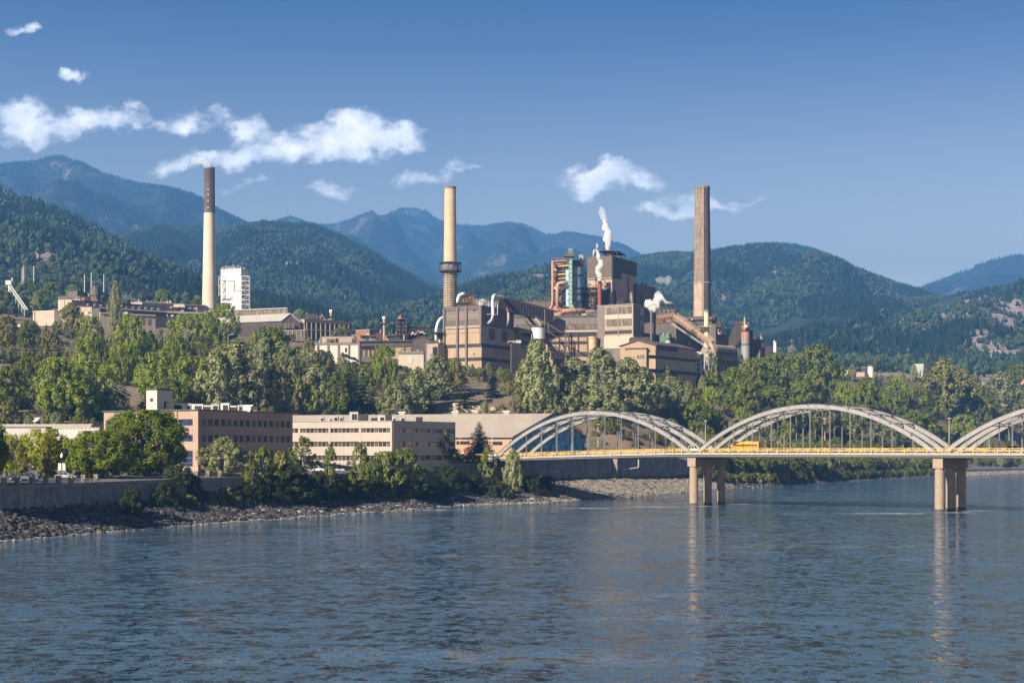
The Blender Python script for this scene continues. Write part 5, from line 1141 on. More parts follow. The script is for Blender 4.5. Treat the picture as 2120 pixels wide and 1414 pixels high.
def truss(name, label, p0, p1, h, wdt, mat, n=10, cat='conveyor', tubemat=None, tr=0, railmat=None, group=None, skin=None):
    p0, p1 = Vector(p0), Vector(p1); t = empty(name, p0, label, cat, group); v = Vector((0,0,1)); sd = (p1-p0).cross(v).normalized()*wdt/2; b = MB()
    for s in (-1, 1):
        for hh in (0, h): b.beam(p0+sd*s+v*hh, p1+sd*s+v*hh, .22, .22)
    b.build('chords', mat, t)
    b = MB()
    for i in range(n+1):
        q = p0.lerp(p1, i/n)
        for s in (-1,1): b.beam(q+sd*s, q+sd*s+v*h, .16,.16, Vector((1,0,0)))
        if i < n:
            r = p0.lerp(p1, (i+1)/n)
            for s in (-1,1): b.beam(q+sd*s+v*(h if i % 2 else 0), r+sd*s+v*(0 if i % 2 else h), .13,.13)
    b.build('lattice', mat, t)
    if tubemat: MB().tube([p0+v*h*.5, p1+v*h*.5], tr, 10).build('tube', tubemat, t)
    if skin: 
        b = MB(); b.beam(p0+v*h*.5, p1+v*h*.5, wdt*.9, h*.92); b.build('housing', skin, t)
    if railmat: rail(t, [p0+v*h-sd, p1+v*h-sd], railmat, 1.1)
    return t
truss('roof_gantry', 'white lattice gantry on the roof of the tan and mauve block', P(984,630,812), P(1050,640,826), 2.6, 3, m_white, 14, 'gantry', railmat=m_yel)
truss('dark_gallery', 'dark lattice conveyor bridge sloping down from the tan block to the long hall', P(1030,640,822), P(1143,668,838), 7.5, 4, m_steel, 18, 'conveyor', skin=M('gallery_interior', (.03,.028,.03), .3, .5, .9, patch=.5, patchcol=(.10,.06,.06)))
t = empty('white_scrubber', P(990,630,818), 'heap of white pipes on the tan and mauve roof beside the gantry', 'pipe cluster')
for i in range(5): MB().tube([P(984+i*4,632,818),P(986+i*4,624-i%2*3,818),P(992+i*4,622+i%3*2,818)], .8, 8).build('pipe', m_white if i % 2 else m_lgrey, t, smooth=True)

# --- long hall in the middle
S3 = Block('long_hall', 'long mauve and tan hall with a fogged window strip left of the window-bay tower', 'building', 1064, 1242, 1250, 842, 654, 785, m_tan, m_mauve, (-.99,.12), (.3,.95))
S3.L('upper_cladding', 1064, 1242, 654, 671, m_mtile, out=.3); S3.L('roof_edge', 1064, 1242, 653, 655.5, m_mauve, out=.8)
for i in range(10): a = 1067+i*17; S3.L('window', a, a+16, 672, 682.5, m_fglass, out=.25)
S3.L('belt', 1064, 1242, 683.5, 687, m_cream, out=.5)
for i in range(8): a = 1080+i*19.5; S3.L('dark_window', a, a+18.5, 688, 697, m_dark, out=.25); S3.L('pilaster', a+18.4, a+19.8, 687, 725, m_brown, out=.7)
S3.L('dark_band', 1080, 1242, 706, 712, m_dark, out=.2)
S3.L('lower_wall', 1080, 1242, 728, 738, m_dbrown, out=.2)
t = empty('hall_cabin', P(1150,740,835), 'small tan cabin with three windows in front of the long hall', 'cabin'); dd = 833
MB().box(XD(1140,dd),XD(1166,dd),dd,dd+7,ZD(743,dd),ZD(726,dd)).build('wall', m_tan, t)
for a in (1143.5,1155,1159,1163): MB().box(XD(a,dd),XD(a+2.6,dd),dd-.06,dd-.001,ZD(738,dd),ZD(732,dd)).build('window', m_glassd, t)
MB().box(XD(1139,dd),XD(1167,dd),dd-.5,dd+8,ZD(726,dd),ZD(724.5,dd)).build('roof', m_dbrown, t)
MB().box(XD(1145,dd),XD(1170,dd),dd-.5,dd+8,ZD(748,dd)-3,ZD(743,dd)).build('base', m_steel, t)
# diagonal pipes and columns before the hall
t = empty('pipe_bent', P(1129,760,826), 'dark steel bent with two tall columns and slanting pipes before the long hall', 'pipe rack'); dd = 826
for (a,yt) in ((1128,640),(1135,668),(1121,690),(1171,687)): MB().tube([P(a,770,dd),P(a,yt,dd)], .45, 6).build('column', m_brown, t)
for (p,q) in ((P(1130,668,dd),P(1165,690,dd)),(P(1137,688,dd),P(1175,712,dd)),(P(1108,655,dd),P(1130,672,dd)),(P(1086,662,dd),P(1100,678,dd)),(P(1148,716,dd),P(1166,730,dd)),(P(1178,668,dd),P(1200,684,dd))): MB().tube([p,q], .35, 6).build('slanting_pipe', m_brown, t)
tag(MB().tube([P(1119,690,828),P(1119,676,828),P(1117,669,828),P(1112,663,828),P(1108,660,828)], .5, 8).build('curved_pipe', m_lgrey, smooth=True), 'thin pale curved pipe above the white tank', 'pipe')
t = empty('white_tank', P(1114,702,818), 'short white cylindrical tank on legs in front of the long hall', 'tank'); x = XD(1114,818)
MB().lathe((x,818), [(3.9,ZD(702,818)),(3.9,ZD(679,818)),(3.6,ZD(678,818))], 20).build('shell', m_white, t)
MB().lathe((x,818), [(4.05,ZD(679,818)),(4.05,ZD(676,818)),(1,ZD(675,818))], 20).build('lid', m_brown, t); rail(t, [(x-4,814.5,ZD(676,818)),(x+4,814.5,ZD(676,818))], m_steel, 1.4)
for s in (-3,0,3): MB().beam((x+s,816,ZD(765,818)),(x+s,816,ZD(702,818)),.4,.4,Vector((1,0,0))).build('leg', m_steel, t)
tag(MB().lathe((XD(1227,824),824), [(2.4,ZD(725,824)),(2.4,ZD(700,824)),(2.7,ZD(700,824)),(2.7,ZD(697,824))], 16).build('rusty_vat', M('rust_streaked_tan', (.50,.34,.22), .1, .5, .8, streak=.8, dirt=(.28,.10,.05))), 'tan rust-streaked vat at the foot of the window-bay tower', 'tank')
# rust-brown chute behind annex
tag(MB().tube([P(1066,683,835),P(1074,692,832),P(1082,702,830)], 1.4, 8).build('rusty_chute', m_rust), 'rusty sloping chute between the tan block and the long hall', 'chute')
# low roof block left of column group
S3b = Block('flat_roof_shed', 'plain brown flat shed behind the dark gallery and left of the pipe tower', 'building', 1080, 1142, 1148, 930, 624, 660, m_brown, m_dbrown, (-.99,.12), (.3,.95))
# pipe rack on the left roof
# --- column group: rusty frame, blue vessel, green shaft
dc = 865
fr1 = frame_tower('pipe_tower', 'rusty open steel frame left of the green shaft, packed with pipes', 1143, 1176, 535, 652, dc+4, 12, 9, 3, m_rust, 'steel frame', (2, m_rust))
for i in range(16):
    r_ = random.Random(i+40); y = 545+r_.random()*95; x0 = 1145+r_.random()*10; 
    MB().tube([P(x0,y,dc+8),P(x0+8+r_.random()*14,y+r_.uniform(-2,2),dc+8)], .45+r_.random()*.7, 8).build('pipe', [m_rust,m_ltan,m_orange,m_lgrey,m_steel][i % 5], fr1, smooth=True)
for i in range(7):
    r_ = random.Random(i+90); y = 548+i*13; x0 = 1148+r_.random()*16; MB().lathe((XD(x0,dc+9),dc+9), [(1.0+r_.random(),ZD(y+9,dc)),(1.3+r_.random()*.6,ZD(y,dc))], 10).build('drum', [m_lgrey,m_steel,m_ltan][i%3], fr1)
for (y, w_) in ((541,m_orange),(552,m_yel),(569,m_yel),(578,m_ltan)): MB().beam(P(1146,y,dc+3),P(1178,y-2,dc+3),.5,.7).build('walkway', w_, fr1)
tag(MB().tube([P(1144,540,dc),P(1144,620,dc),P(1143.5,632,dc),P(1140,638,dc),P(1134,641,dc),P(1128,642,dc)], .8, 8).build('rusty_downpipe', m_orange, smooth=True), 'thin rusty orange downpipe on the left edge of the frame', 'pipe')
tag(MB().tube([P(1176,585,dc-1),P(1164,585.5,dc-1),P(1157,587,dc-1),P(1154.5,591,dc-1),P(1154,597,dc-1),P(1154,650,dc-1)], 1.15, 10).build('arched_pipe', m_ltan, smooth=True), 'large tan arched pipe in front of the rusty frame', 'pipe')
tag(MB().tube([P(1132,641,dc-2),P(1150,642,dc-2),P(1176,642,dc-2)], .85, 8).build('low_pipe', m_orange, smooth=True), 'thin orange pipe lying along the hall roof', 'pipe')
tag(MB().tube([P(1143,653,dc-4),P(1152,653,dc-4),P(1160,650,dc-4),P(1167,645,dc-4),P(1178,643.5,dc-4),P(1212,643.5,dc-4)], 1.5, 10).build('fat_orange_pipe', m_orange, smooth=True), 'fat orange pipe bending along the hall roof below the blue vessel', 'pipe')
tag(MB().tube([P(1212,645.5,dc-4),P(1240,646,dc-4)], 1.4, 10).build('mauve_pipe', m_mtile, smooth=True), 'mauve horizontal pipe right of the fat orange pipe', 'pipe')
t = empty('blue_vessel', P(1190,652,dc+4), 'blue cylindrical vessel with dark ring platforms behind the green shaft', 'vessel'); x = XD(1191,dc+4); r = 14.5*dc/F
MB().lathe((x,dc+4), [(r,ZD(622,dc)),(r,ZD(556,dc)),(r*.9,ZD(552,dc))], 28).build('shell', m_blue, t, smooth=False)
MB().lathe((x,dc+4), [(r*.25,ZD(644,dc)),(r*.98,ZD(622,dc))], 28).build('cone', m_lgrey, t)
for y in (569,596,607,622): z = ZD(y,dc); MB().lathe((x,dc+4), [(r+.02,z-.3),(r+1.0,z-.3),(r+1.0,z+.1),(r+.02,z+.1)], 28, False).build('ring_platform', m_steel, t)
for a in range(6): q = 2*pi*a/6; MB().beam((x+r*cos(q),dc+4+r*sin(q),ZD(622,dc)),(x+r*cos(q),dc+4+r*sin(q),ZD(655,dc)),.4,.4,Vector((1,0,0))).build('leg', m_steel, t)
for a in (-1.9,-1.3): q = a; MB().beam((x+r*cos(q),dc+4+r*sin(q),ZD(622,dc)),(x+r*.3*cos(q),dc+4+r*.3*sin(q),ZD(646,dc)),.3,.3).build('leg', m_steel, t)
MB().lathe((x,dc+4), [(r*.95,ZD(552,dc)),(r*.95,ZD(541,dc)),(r*.5,ZD(538,dc))], 20).build('head', m_steel, t)
MB().box(XD(1172,dc),XD(1177.5,dc),dc+2,dc+5,ZD(634,dc),ZD(558,dc)).build('pale_blue_panel', M('pale_blue', (.38,.56,.66), .08, .5, .5, streak=.2), t)
t = empty('green_shaft', P(1181,652,dc-3), 'pale green square shaft with dark bands and a crane head beside the blue vessel', 'shaft')
MB().box(XD(1177.5,dc),XD(1184,dc),dc-4,dc-1.5,ZD(653,dc),ZD(530,dc)).build('shaft', m_green, t)
for i in range(13): z = ZD(540+i*9,dc); MB().box(XD(1177,dc),XD(1184.5,dc),dc-4.15,dc-1.4,z-.12,z+.12).build('band', m_steel, t)
MB().box(XD(1168,dc),XD(1188,dc),dc-6,dc+2,ZD(533,dc),ZD(531,dc)).build('platform', M('olive_steel', (.12,.13,.07), .2, .8, .7), t); rail(t, [(XD(1168,dc),dc-6,ZD(531,dc)),(XD(1188,dc),dc-6,ZD(531,dc))], M('olive_steel', (.12,.13,.07)), 2.0)
MB().box(XD(1175,dc),XD(1185,dc),dc-4,dc,ZD(531,dc),ZD(523,dc)).build('head_box', M('olive_steel', (.12,.13,.07)), t)
for (a,c,y0,y1) in ((1176,1184,517,519),(1178,1180,519,524),(1183,1185,516,523)): MB().box(XD(a,dc),XD(c,dc),dc-3,dc-1,ZD(y1,dc),ZD(y0,dc)).build('crane_head', m_green, t)
for i, (px, lb_) in enumerate(((1202.3,'pale tan vent stack at the top right of the blue vessel, left of a pair'),(1206.3,'pale tan vent stack at the top right of the blue vessel, right of a pair'))):
    tag(MB().lathe((XD(px,dc+6),dc+6), [(.95,ZD(552,dc)),(.95,ZD(525+i,dc)),(1.05,ZD(524.5+i,dc))], 12).build('vent_stack', m_ltan), lb_, 'vent stack', 'vent stacks by the blue vessel')
fr2 = frame_tower('pipe_tower', 'dark pipe-filled frame between the blue vessel and the red stack', 1207, 1238, 596, 652, dc+6, 10, 6, 4, m_steel, 'steel frame', (1, m_steel))
MB().box(XD(1208,dc),XD(1237,dc),dc+12,dc+15,ZD(652,dc),ZD(598,dc)).build('machinery_housing', m_roofd, fr2)
for i in range(14):
    r_ = random.Random(i+140); y = 602+r_.random()*44; x0 = 1209+r_.random()*12
    MB().tube([P(x0,y,dc+7),P(x0+6+r_.random()*12,y+r_.uniform(-4,4),dc+7)], .35+r_.random()*.5, 6).build('pipe', [m_ltan,m_steel,m_rust,m_lgrey][i % 4], fr2)
fr3 = frame_tower('pipe_tower', 'tall narrow dark frame behind the vent stacks beside the dark-topped building', 1199, 1213, 541, 600, dc+12, 6, 5, 1, m_steel, 'steel frame')
for i in range(4): MB().tube([P(1184,545+i*5,dc+2),P(1204,542+i*5,dc+2)], .5, 6).build('pipe', [m_steel,m_orange,m_rust,m_steel][i], fr3)
# --- tall dark-topped building
S6 = Block('dark_topped_tower_block', 'tall concrete building with dark upper cladding and a pipe canopy on its roof', 'building', 1216.5, 1267, 1317, 890, 531, 660, M('tan_concrete', (.37,.28,.205), .1, .2, .85, streak=.5, dirt=(.14,.10,.08), brick=(7,12,0,.08), mortar=.75), m_brown)
S6.L('upper_cladding', 1216.5, 1267, 531, 574.5, m_brown, out=.6); S6.L('trim', 1216.5, 1267, 574.5, 576.5, m_tan, out=.7)
S6.R('upper_cladding', 1267, 1285, 531, 574.5, m_dbrown, out=.5); S6.R('upper_cladding', 1285, 1317, 531, 560, m_dbrown, out=.5)
S6.R('downpipe', 1300, 1301.5, 565, 655, m_rust, out=.7); S6.R('duct', 1312, 1315.5, 575, 655, m_dark, out=1.0)
S6.L('hood', 1252, 1258, 585, 592, m_cream, out=1.2); S6.R('door', 1270, 1275, 600, 640, m_dark, out=.3); S6.R('small_door', 1262+10, 1276, 615, 640, m_dark, out=.3)
S6.L('dark_recess', 1240, 1262, 598, 655, m_dark, out=.25)
t = empty('roof_canopy', P(1268,528,895), 'open pipe-framed flat canopy on the roof of the dark-topped building', 'canopy'); 
c0, c1, c2, c3 = P(1237,518,893), P(1277,517,893), P(1296,521,915), P(1256,521,915); zc_ = c0.z; qs_ = [Vector((v.x,v.y,zc_)) for v in (c0,c1,c2,c3)]
MB().prism([(v.x,v.y) for v in qs_], zc_-.5, zc_).build('deck', m_mauve, t)
for i, v in enumerate(qs_): MB().beam((v.x,v.y,S6.z1),(v.x,v.y,zc_-.5),.35,.35,Vector((1,0,0))).build('leg', m_steel, t)
m_ = (qs_[1]+qs_[2])/2; MB().beam((m_.x,m_.y,S6.z1-1),(m_.x,m_.y,zc_-.5),.35,.35,Vector((1,0,0))).build('leg', m_steel, t)
b = MB()
for i in range(4):
    p, q = qs_[i], qs_[(i+1)%4]; mm_ = (p+q)/2; b.beam((p.x,p.y,zc_-.6),(mm_.x,mm_.y,S6.z1+.4),.2,.2); b.beam((q.x,q.y,zc_-.6),(mm_.x,mm_.y,S6.z1+.4),.2,.2)
b.build('brace', m_steel, t)
tag(MB().lathe((XD(1257,900),900), [(1.2,S6.z1+.2),(1.2,zc_+.6)], 12).build('canopy_stack', m_rust), 'short rusty stack under the roof canopy, giving off the tall white plume', 'stack')
tag(MB().tube([P(1229.5,533,890),P(1229.5,522,890),P(1231,519,890),P(1233,517,890)], .7, 8).build('roof_vent_pipe', m_lgrey, smooth=True), 'thin pale vent pipe at the left corner of the dark roof', 'vent pipe')
tag(MB().tube([P(1232,531,892),P(1231,520,892),P(1234,515.5,892)], .5, 8).build('bent_flue', m_steel, smooth=True), 'thin dark bent flue beside the roof canopy', 'vent pipe')
# red stack
t, xs, _ = stack('red_stack', 'slim dark red stack with a white plume in front of the dark-topped building', [(583,1238,1245.5),(660,1238,1245.5)], 850, [(583,m_red)], 'stack', 16, lip=False)
MB().lathe((xs,850), [(1.15,ZD(588,850)),(1.15,ZD(582.5,850)),(.9,ZD(582.5,850))], 16).build('tip', m_dark, t)
# --- window bay tower
S5 = Block('window_bay_tower', 'block with two tiers of stained windows behind the gabled block', 'building', 1236.5, 1312, 1334, 815, 630, 780, m_mtile, m_pale)
S5.L('bay', 1252.5, 1310, 632, 720, m_tan, out=.15)
for (y0,y1) in ((634,648.5),(660,674)):
    for (a,c) in ((1254.5,1280),(1282,1308)): S5.L('window', a, c, y0, y1, m_fglass, out=.3)
S5.L('mullion', 1280.2, 1281.6, 632, 695, m_pale, out=.6)
S5.L('belt', 1252.5, 1310, 650, 659, m_cream, out=.45); S5.L('dark_band', 1252.5, 1308, 683, 690, m_dark, out=.3); S5.L('lower_panel', 1251, 1312, 694, 720, m_cream, out=.4); S5.L('belt', 1252.5, 1310, 675, 681.5, m_pale, out=.4)
S5.L('edge_pilaster', 1309, 1311.8, 631, 695, m_pale, out=.6)
for (y0,y1) in ((636,650),(660,676),(685,692)): S5.R('window', 1324, 1332, y0, y1, m_glassd, out=.2)
unit(1277, 1289, 623.5, 630, 822, m_steel, 'small dark box vent on the roof of the window-bay tower', zb=S5.z1+.35)
# --- rear right block
S7 = Block('rear_brown_block', 'brown corrugated block behind the steam, right of the dark-topped building', 'building', 1314, 1317, 1357, 925, 590, 665, m_brown, m_dbrown, (-.87,.49), (.62,.78))
rail(S7.root, [S7.Cn+Vector((0,0,S7.z1+.3)), S7.Bp+Vector((0,0,S7.z1+.3))], m_cream, 1.6)
S8 = Block('penthouse', 'small tan penthouse topped by a dark steel frame and silver ducts', 'building', 1363, 1397, 1400, 905, 643, 665, m_brown, m_tan, (-.99,.1), (.3,.95)); S8.L('window', 1371, 1382, 650, 656, m_dark, out=.2)
fr4 = frame_tower('roof_structure', 'dark steel frame on the roof of the small tan penthouse', 1368, 1397, 630, 643, 905, 8, 1, 3, m_steel, 'steel frame', (1, m_steel))
tag(MB().tube([P(1367,612,908),P(1372,618,908),P(1378,626,908),P(1392,629,908)], 1.1, 8).build('silver_duct', m_lgrey, smooth=True), 'silver duct sloping down onto the dark roof frame', 'duct')
tag(MB().tube([P(1367,640,908),P(1367,610,908)], .35, 6).build('thin_mast', m_steel), 'thin dark mast left of the silver duct', 'mast')
# --- gabled tan block in front
dg_ = 752; S9 = Block('gabled_block', 'tan gabled block with dark bands and a row of small windows at the front right', 'building', 1284, 1357, 1441, dg_, 716, 812, m_tan, None, (-.95,.31), (.62,.785), parapet=False)
fl = S9.fl; zr9 = ZD(704, dg_); ze9 = S9.z1; mid = fl.pt(fl.L*.5, zr9); a_ = fl.pt(0, ze9); c_ = fl.pt(fl.L, ze9); back = Vector((S9.Bp-S9.Cn)).normalized()*S9.lr; back.z = 0
b = MB(); b.ring([[a_, c_, mid],[a_+back, c_+back, mid+back]]); b.build('gable_wall', m_tan, S9.root)
b = MB(); ov = fl.N*.8
for p, q in ((a_-fl.D*.8, mid),(mid, c_+fl.D*.8)):
    b.hexa([p+ov, q+ov, q+back, p+back], [p+ov+up*1.6, q+ov+up*1.6, q+back+up*1.6, p+back+up*1.6])
b.build('roof', m_mauve, S9.root)
S9.L('lower_wall', 1300, 1340, 722, 812, m_tan, out=2.2); S9.L('lower_roof', 1295, 1342, 720, 722, m_mauve, out=2.8)
S9.L('window', 1321, 1336, 735, 742, m_fglass, out=2.4)
S9.R('roof_strip', 1357, 1402, 713, 724, m_roofd, out=.6)
for i in range(11): a = 1359+i*7.4; S9.R('window', a, a+4.6, 725.5, 732.5, m_glassd, out=.15)
for (y0,y1) in ((736,742),(764,771)): S9.R('dark_band', 1342, 1441, y0, y1, m_dark, out=.2); S9.L('dark_band', 1341, 1357, y0, y1, m_dark, out=.2)
for a in (1358.5,1366.5,1377): S9.R('window', a, a+5.5, 750, 756, m_glassd, out=.2)
S9.R('wall_lamp', 1396, 1397, 780, 790, m_steel, out=.3)
S9.R('side_cladding', 1357, 1441, 743, 763, m_pale, out=.08)
# twin stacks
for i, (a, c, mt, lb_) in enumerate(((1346,1350.8,m_mtile,'slim mauve stack, left of the twin stacks behind the gabled block'),(1352.5,1357.5,m_dark,'slim dark stack, right of the twin stacks behind the gabled block'))):
    stack('slim_stack', lb_, [(642,a,c),(716,a,c)], 775+i*3, [(642,mt)], 'stack', 14, 'twin stacks', lip=False)
# middle block behind conveyors
S11 = Block('shaded_mill', 'shaded dull brown mill behind the sloping conveyor', 'building', 1334, 1400, 1452, 850, 668, 790, m_brown, m_dbrown, (-.97,.2), (.6,.8)); S11.L('window', 1365, 1371, 690, 700, m_glassd, out=.2); S11.L('window', 1384, 1390, 691, 699, m_glassd, out=.2); S11.R('window', 1401, 1412, 690, 702, m_glassd, out=.2)
tag(MB().box(XD(1306,780),XD(1345,780),780,792,ZD(716,780),ZD(698,780)).build('dark_shed', m_dbrown), 'dark low shed behind the ridge of the gabled block', 'shed')
t = empty('green_machine', P(1376,712,800), 'small green machine with pipes right of the twin stacks', 'machine'); b = MB()
fr5 = None
for i in range(6): b.beam(P(1366+i*3.5,715,800),P(1367+i*3.2,695-(i%3)*3,800),.4,.4)
for y in (698,705): b.beam(P(1366,y,800),P(1386,y,800),.4,.5)
b.build('frame', m_green, t); MB().box(XD(1372,802),XD(1380,802),801,804,ZD(712,802),ZD(694,802)).build('body', M('deep_green', (.05,.14,.09), .2, .8, .6), t)
tag(MB().lathe((XD(1383,795),795), [(1.6,ZD(716,795)),(1.6,ZD(708,795)),(1.2,ZD(706,795))], 12).build('cream_drum', m_cream), 'cream drum beside the small green machine', 'tank')
# conveyors
truss('tube_conveyor', 'long orange-tan tube conveyor sloping down to the pale platform stack', P(1398,661.5,825), P(1474,716,800), 3.0, 3.0, m_ltan, 20, 'conveyor', m_ltan, 1.35, m_lgrey)
truss('short_conveyor', 'short rusty level conveyor joining the top of the sloping one', P(1360,664,830), P(1398,659,826), 3.2, 3, m_rust, 10, 'conveyor', m_ltan, 1.3)
t = tag(MB().tube([P(1470,712,800),P(1475,718,799),P(1477,724,799),P(1477,733,799)], 1.3, 10).build('discharge_chute', m_ltan, smooth=True), 'tan bent chute at the foot of the sloping conveyor', 'chute')
t = empty('guide_cables', P(1430,690,803), 'pair of thin pale rails running beneath the sloping conveyor', 'rail'); 
for o in (0, 3): MB().tube([P(1390,668+o,812),P(1462,716+o,798)], .16, 5).build('rail', m_lgrey, t)
t = empty('white_hopper', P(1447,745,790), 'tilted white chute box at the top of the pale lattice trestle', 'hopper'); 
MB().hexa([P(1441,738,788),P(1449,742,788),P(1449,742,793),P(1441,738,793)],[P(1443,727,788),P(1453,731,788),P(1453,731,793),P(1443,727,793)]).build('box', m_white, t)
MB().hexa([P(1448,730,789),P(1458,734,789),P(1458,734,793),P(1448,730,793)],[P(1457,716,789),P(1464,720,789),P(1464,720,793),P(1457,716,793)]).build('chute', m_ltan, t)
frame_tower('pale_trestle', 'pale lattice trestle under the tilted white chute box', 1442, 1453, 741, 778, 788, 5, 4, 1, m_lgrey, 'trestle')
frame_tower('grey_trestle', 'grey lattice trestle around the foot of the pale platform stack', 1461, 1480, 725, 762, 798, 6, 3, 2, m_lgrey, 'trestle')
t, xs, rf = stack('platform_stack', 'pale cream stack with a green railed platform before the dark gabled mill', [(642,1457.5,1467.5),(745,1457.5,1468)], 806, [(642,M('cream_green_stack', (.52,.48,.33), .15, .5, .8, streak=.5, dirt=(.28,.26,.15), patch=.3, patchcol=(.3,.3,.18)))], 'stack', 18)
z = ZD(677,806); MB().box(XD(1443,806),XD(1470,806),801,808,z-.3,z).build('platform', M('yellow_green', (.42,.46,.25), .2, .8, .6), t); rail(t, [(XD(1443,806),801,z),(XD(1470,806),801,z)], m_green, 2.2)
# dark mill to the right
S14 = Block('dark_gabled_mill', 'dark brown mill with a gabled end below the broad chimney', 'building', 1402, 1474, 1480, 870, 662, 790, m_dbrown, None, (-.99,.12), (.3,.95), parapet=False)
a_, c_ = S14.fl.pt(0,ZD(662,870)), S14.fl.pt(S14.fl.L,ZD(662,870)); bk2 = Vector((6,20,0))
b = MB(); b.hexa([a_, c_, c_+bk2, a_+bk2], [a_+up*.8, c_+up*.8, c_+bk2+Vector((0,0,4)), a_+bk2+Vector((0,0,4))]); b.build('roof', m_mauve, S14.root)
S14.L('eave', 1402, 1474, 657.5, 662, m_mauve, out=1.2); S14.L('wall_lamp', 1431,1434,660.5,662.5,m_white,out=1.4)
t = tag(MB().ring([[P(1469,675,872),P(1480,679,872),P(1480,664,872),P(1474,656,872),P(1469,662,872)],[P(1471,675,892),P(1482,679,892),P(1482,664,892),P(1476,656,892),P(1471,662,892)]]).build('gable_end', m_dbrown), 'small dark pentagonal gable house at the right end of the dark mill', 'gable house')
S15 = Block('shaded_corner_tower', 'narrow shaded brown tower with an overhanging roof box right of the platform stack', 'building', 1468, 1482, 1486, 845, 671, 790, m_brown, m_dbrown, (-.87,.49), (.5,.87)); 
tag(MB().box(XD(1483,846),XD(1491,846),843,852,ZD(679,846),ZD(668,846)).build('roof_box', m_dbrown), 'dark box jutting from the top of the shaded corner tower', 'roof box')
# barrel roof annex
S16 = Block('barrel_annex', 'low brown annex with a ribbed barrel vent along its roof', 'building', 1482, 1485, 1527, 835, 724, 790, m_brown, m_dbrown, (-.87,.49), (.72,.69)); fr_ = S16.fr
S16.R('dark_band', 1486, 1526, 727, 731, m_dark, out=.2); S16.R('dark_band', 1486, 1526, 745, 750, m_dark, out=.2)
bt = empty('barrel_vent', fr_.pt(0,S16.z1,0), 'ribbed brown barrel vent on the low annex', 'roof vent'); 
def arc(u, r, z): return [fr_.pt(u, z+r*sin(pi*i/10), -r+r*cos(pi*i/10)) for i in range(11)]
MB().ring([arc(.5,2.6,S16.z1+.3), arc(fr_.L-.5,2.6,S16.z1+.3)]).build('barrel', m_mauve, bt)
for i in range(9): u_ = .8+i*(fr_.L-1.8)/8; MB().ring([arc(u_,2.85,S16.z1+.3), arc(u_+.35,2.85,S16.z1+.3)]).build('rib', m_pale, bt)
# upper shed between
S17 = Block('upper_shed', 'dark upper shed behind the barrel vent', 'building', 1480, 1486, 1512, 862, 693, 730, m_dbrown, m_dbrown, (-.87,.49), (.72,.69))
# inclined housing, silo
t = empty('inclined_gallery', P(1515,720,865), 'dark inclined conveyor housing leaning up behind the rusty silo', 'conveyor'); d = 868
MB().ring([[P(1507,722,d),P(1521,722,d),P(1545,688,d),P(1545,667,d),P(1521,667,d),P(1521.5,676,d),P(1509,698,d)],[P(1509,722,d+9),P(1523,722,d+9),P(1547,688,d+9),P(1547,667,d+9),P(1523,667,d+9),P(1523.5,676,d+9),P(1511,698,d+9)]]).build('housing', m_dbrown, t)
MB().box(XD(1521,d),XD(1545,d),d-.3,d+9.3,ZD(667.5,d),ZD(666,d)).build('roof', m_mauve, t)
t, xs, rf = stack('rusty_silo', 'rust-stained cylindrical silo with yellow railing and a thin white flue', [(682,1534.5,1552.5),(745,1534.5,1552.5)], 855, [(682,M('rust_top', (.14,.05,.035), .3, .6, .8)),(688,M('rust_tan', (.33,.20,.12), .2, .5, .8, streak=.8, dirt=(.14,.06,.035))),(704,M('dull_zinc', (.22,.21,.205), .15, .6, .6, streak=.5, dirt=(.12,.06,.04))),(712,m_brown),(716,M('galvanised', (.24,.24,.245), .1, .5, .5, streak=.3, dirt=(.2,.2,.2)))], 'silo', 24, lip=False)
z = ZD(676,855); MB().lathe((xs,855), [(.3,ZD(682,855)),(2.4,ZD(682,855)),(2.7,z),(.3,z+.2)], 18).build('head', m_rust, t)
r = 10*855/F; pts_ = [(xs+r*cos(2*pi*i/10),855+r*sin(2*pi*i/10),z) for i in range(11)]; rail(t, pts_, m_yel, 2.4); MB().lathe((xs,855), [(.5,z-.25),(r,z-.25),(r,z),(.5,z)], 18, False).build('platform', m_yel, t)
MB().tube([P(1541.5,682,851),P(1541.5,657,851)], .42, 8).build('flue', m_cream, t); MB().tube([P(1544,672,850),P(1546,678,850)], .7, 6).build('cyclone', m_white, t)
tag(MB().box(XD(1553,860),XD(1558,860),858,866,ZD(760,860),ZD(684,860)).build('dark_shaft', m_dbrown), 'narrow dark shaft against the right side of the rusty silo', 'shaft')
S19 = Block('end_block', 'small two-tone block at the right end of the smelter', 'building', 1559, 1574, 1584, 880, 704, 780, m_brown, m_dbrown); S19.R('window', 1576, 1582, 708, 718, m_glassd, out=.2)
tag(MB().tube([P(1603,735,930),P(1603,705,930)], .55, 8).build('steel_flue', m_white), 'thin white flue right of the smelter, taller of a pair', 'stack', 'thin flues right of the smelter')
tag(MB().tube([P(1605.5,735,930),P(1605.5,708,930)], .65, 8).build('blue_flue', M('pale_blue', (.38,.56,.66))), 'thin pale blue flue right of the smelter, shorter of a pair', 'stack', 'thin flues right of the smelter')
tag(MB().box(XD(1583,935),XD(1612,935),935,943,ZD(735,935),ZD(717,935)).build('dark_rack', m_steel), 'dark pipe rack below the two thin flues', 'pipe rack')
S21 = Block('outlying_block', 'brown outlying block among trees right of the smelter', 'building', 1640, 1662, 1673, 1010, 738, 780, m_brown, m_dbrown)
for i in range(3): S21.R('window', 1664+i*2.8, 1666+i*2.8, 744, 750, m_glassd, out=.2)
t, *_ = stack('small_vent', 'tiny white vent cylinder above the outlying brown block', [(726,1688,1694),(740,1688,1694)], 1080, [(726,m_white)], 'stack', 12, lip=False)

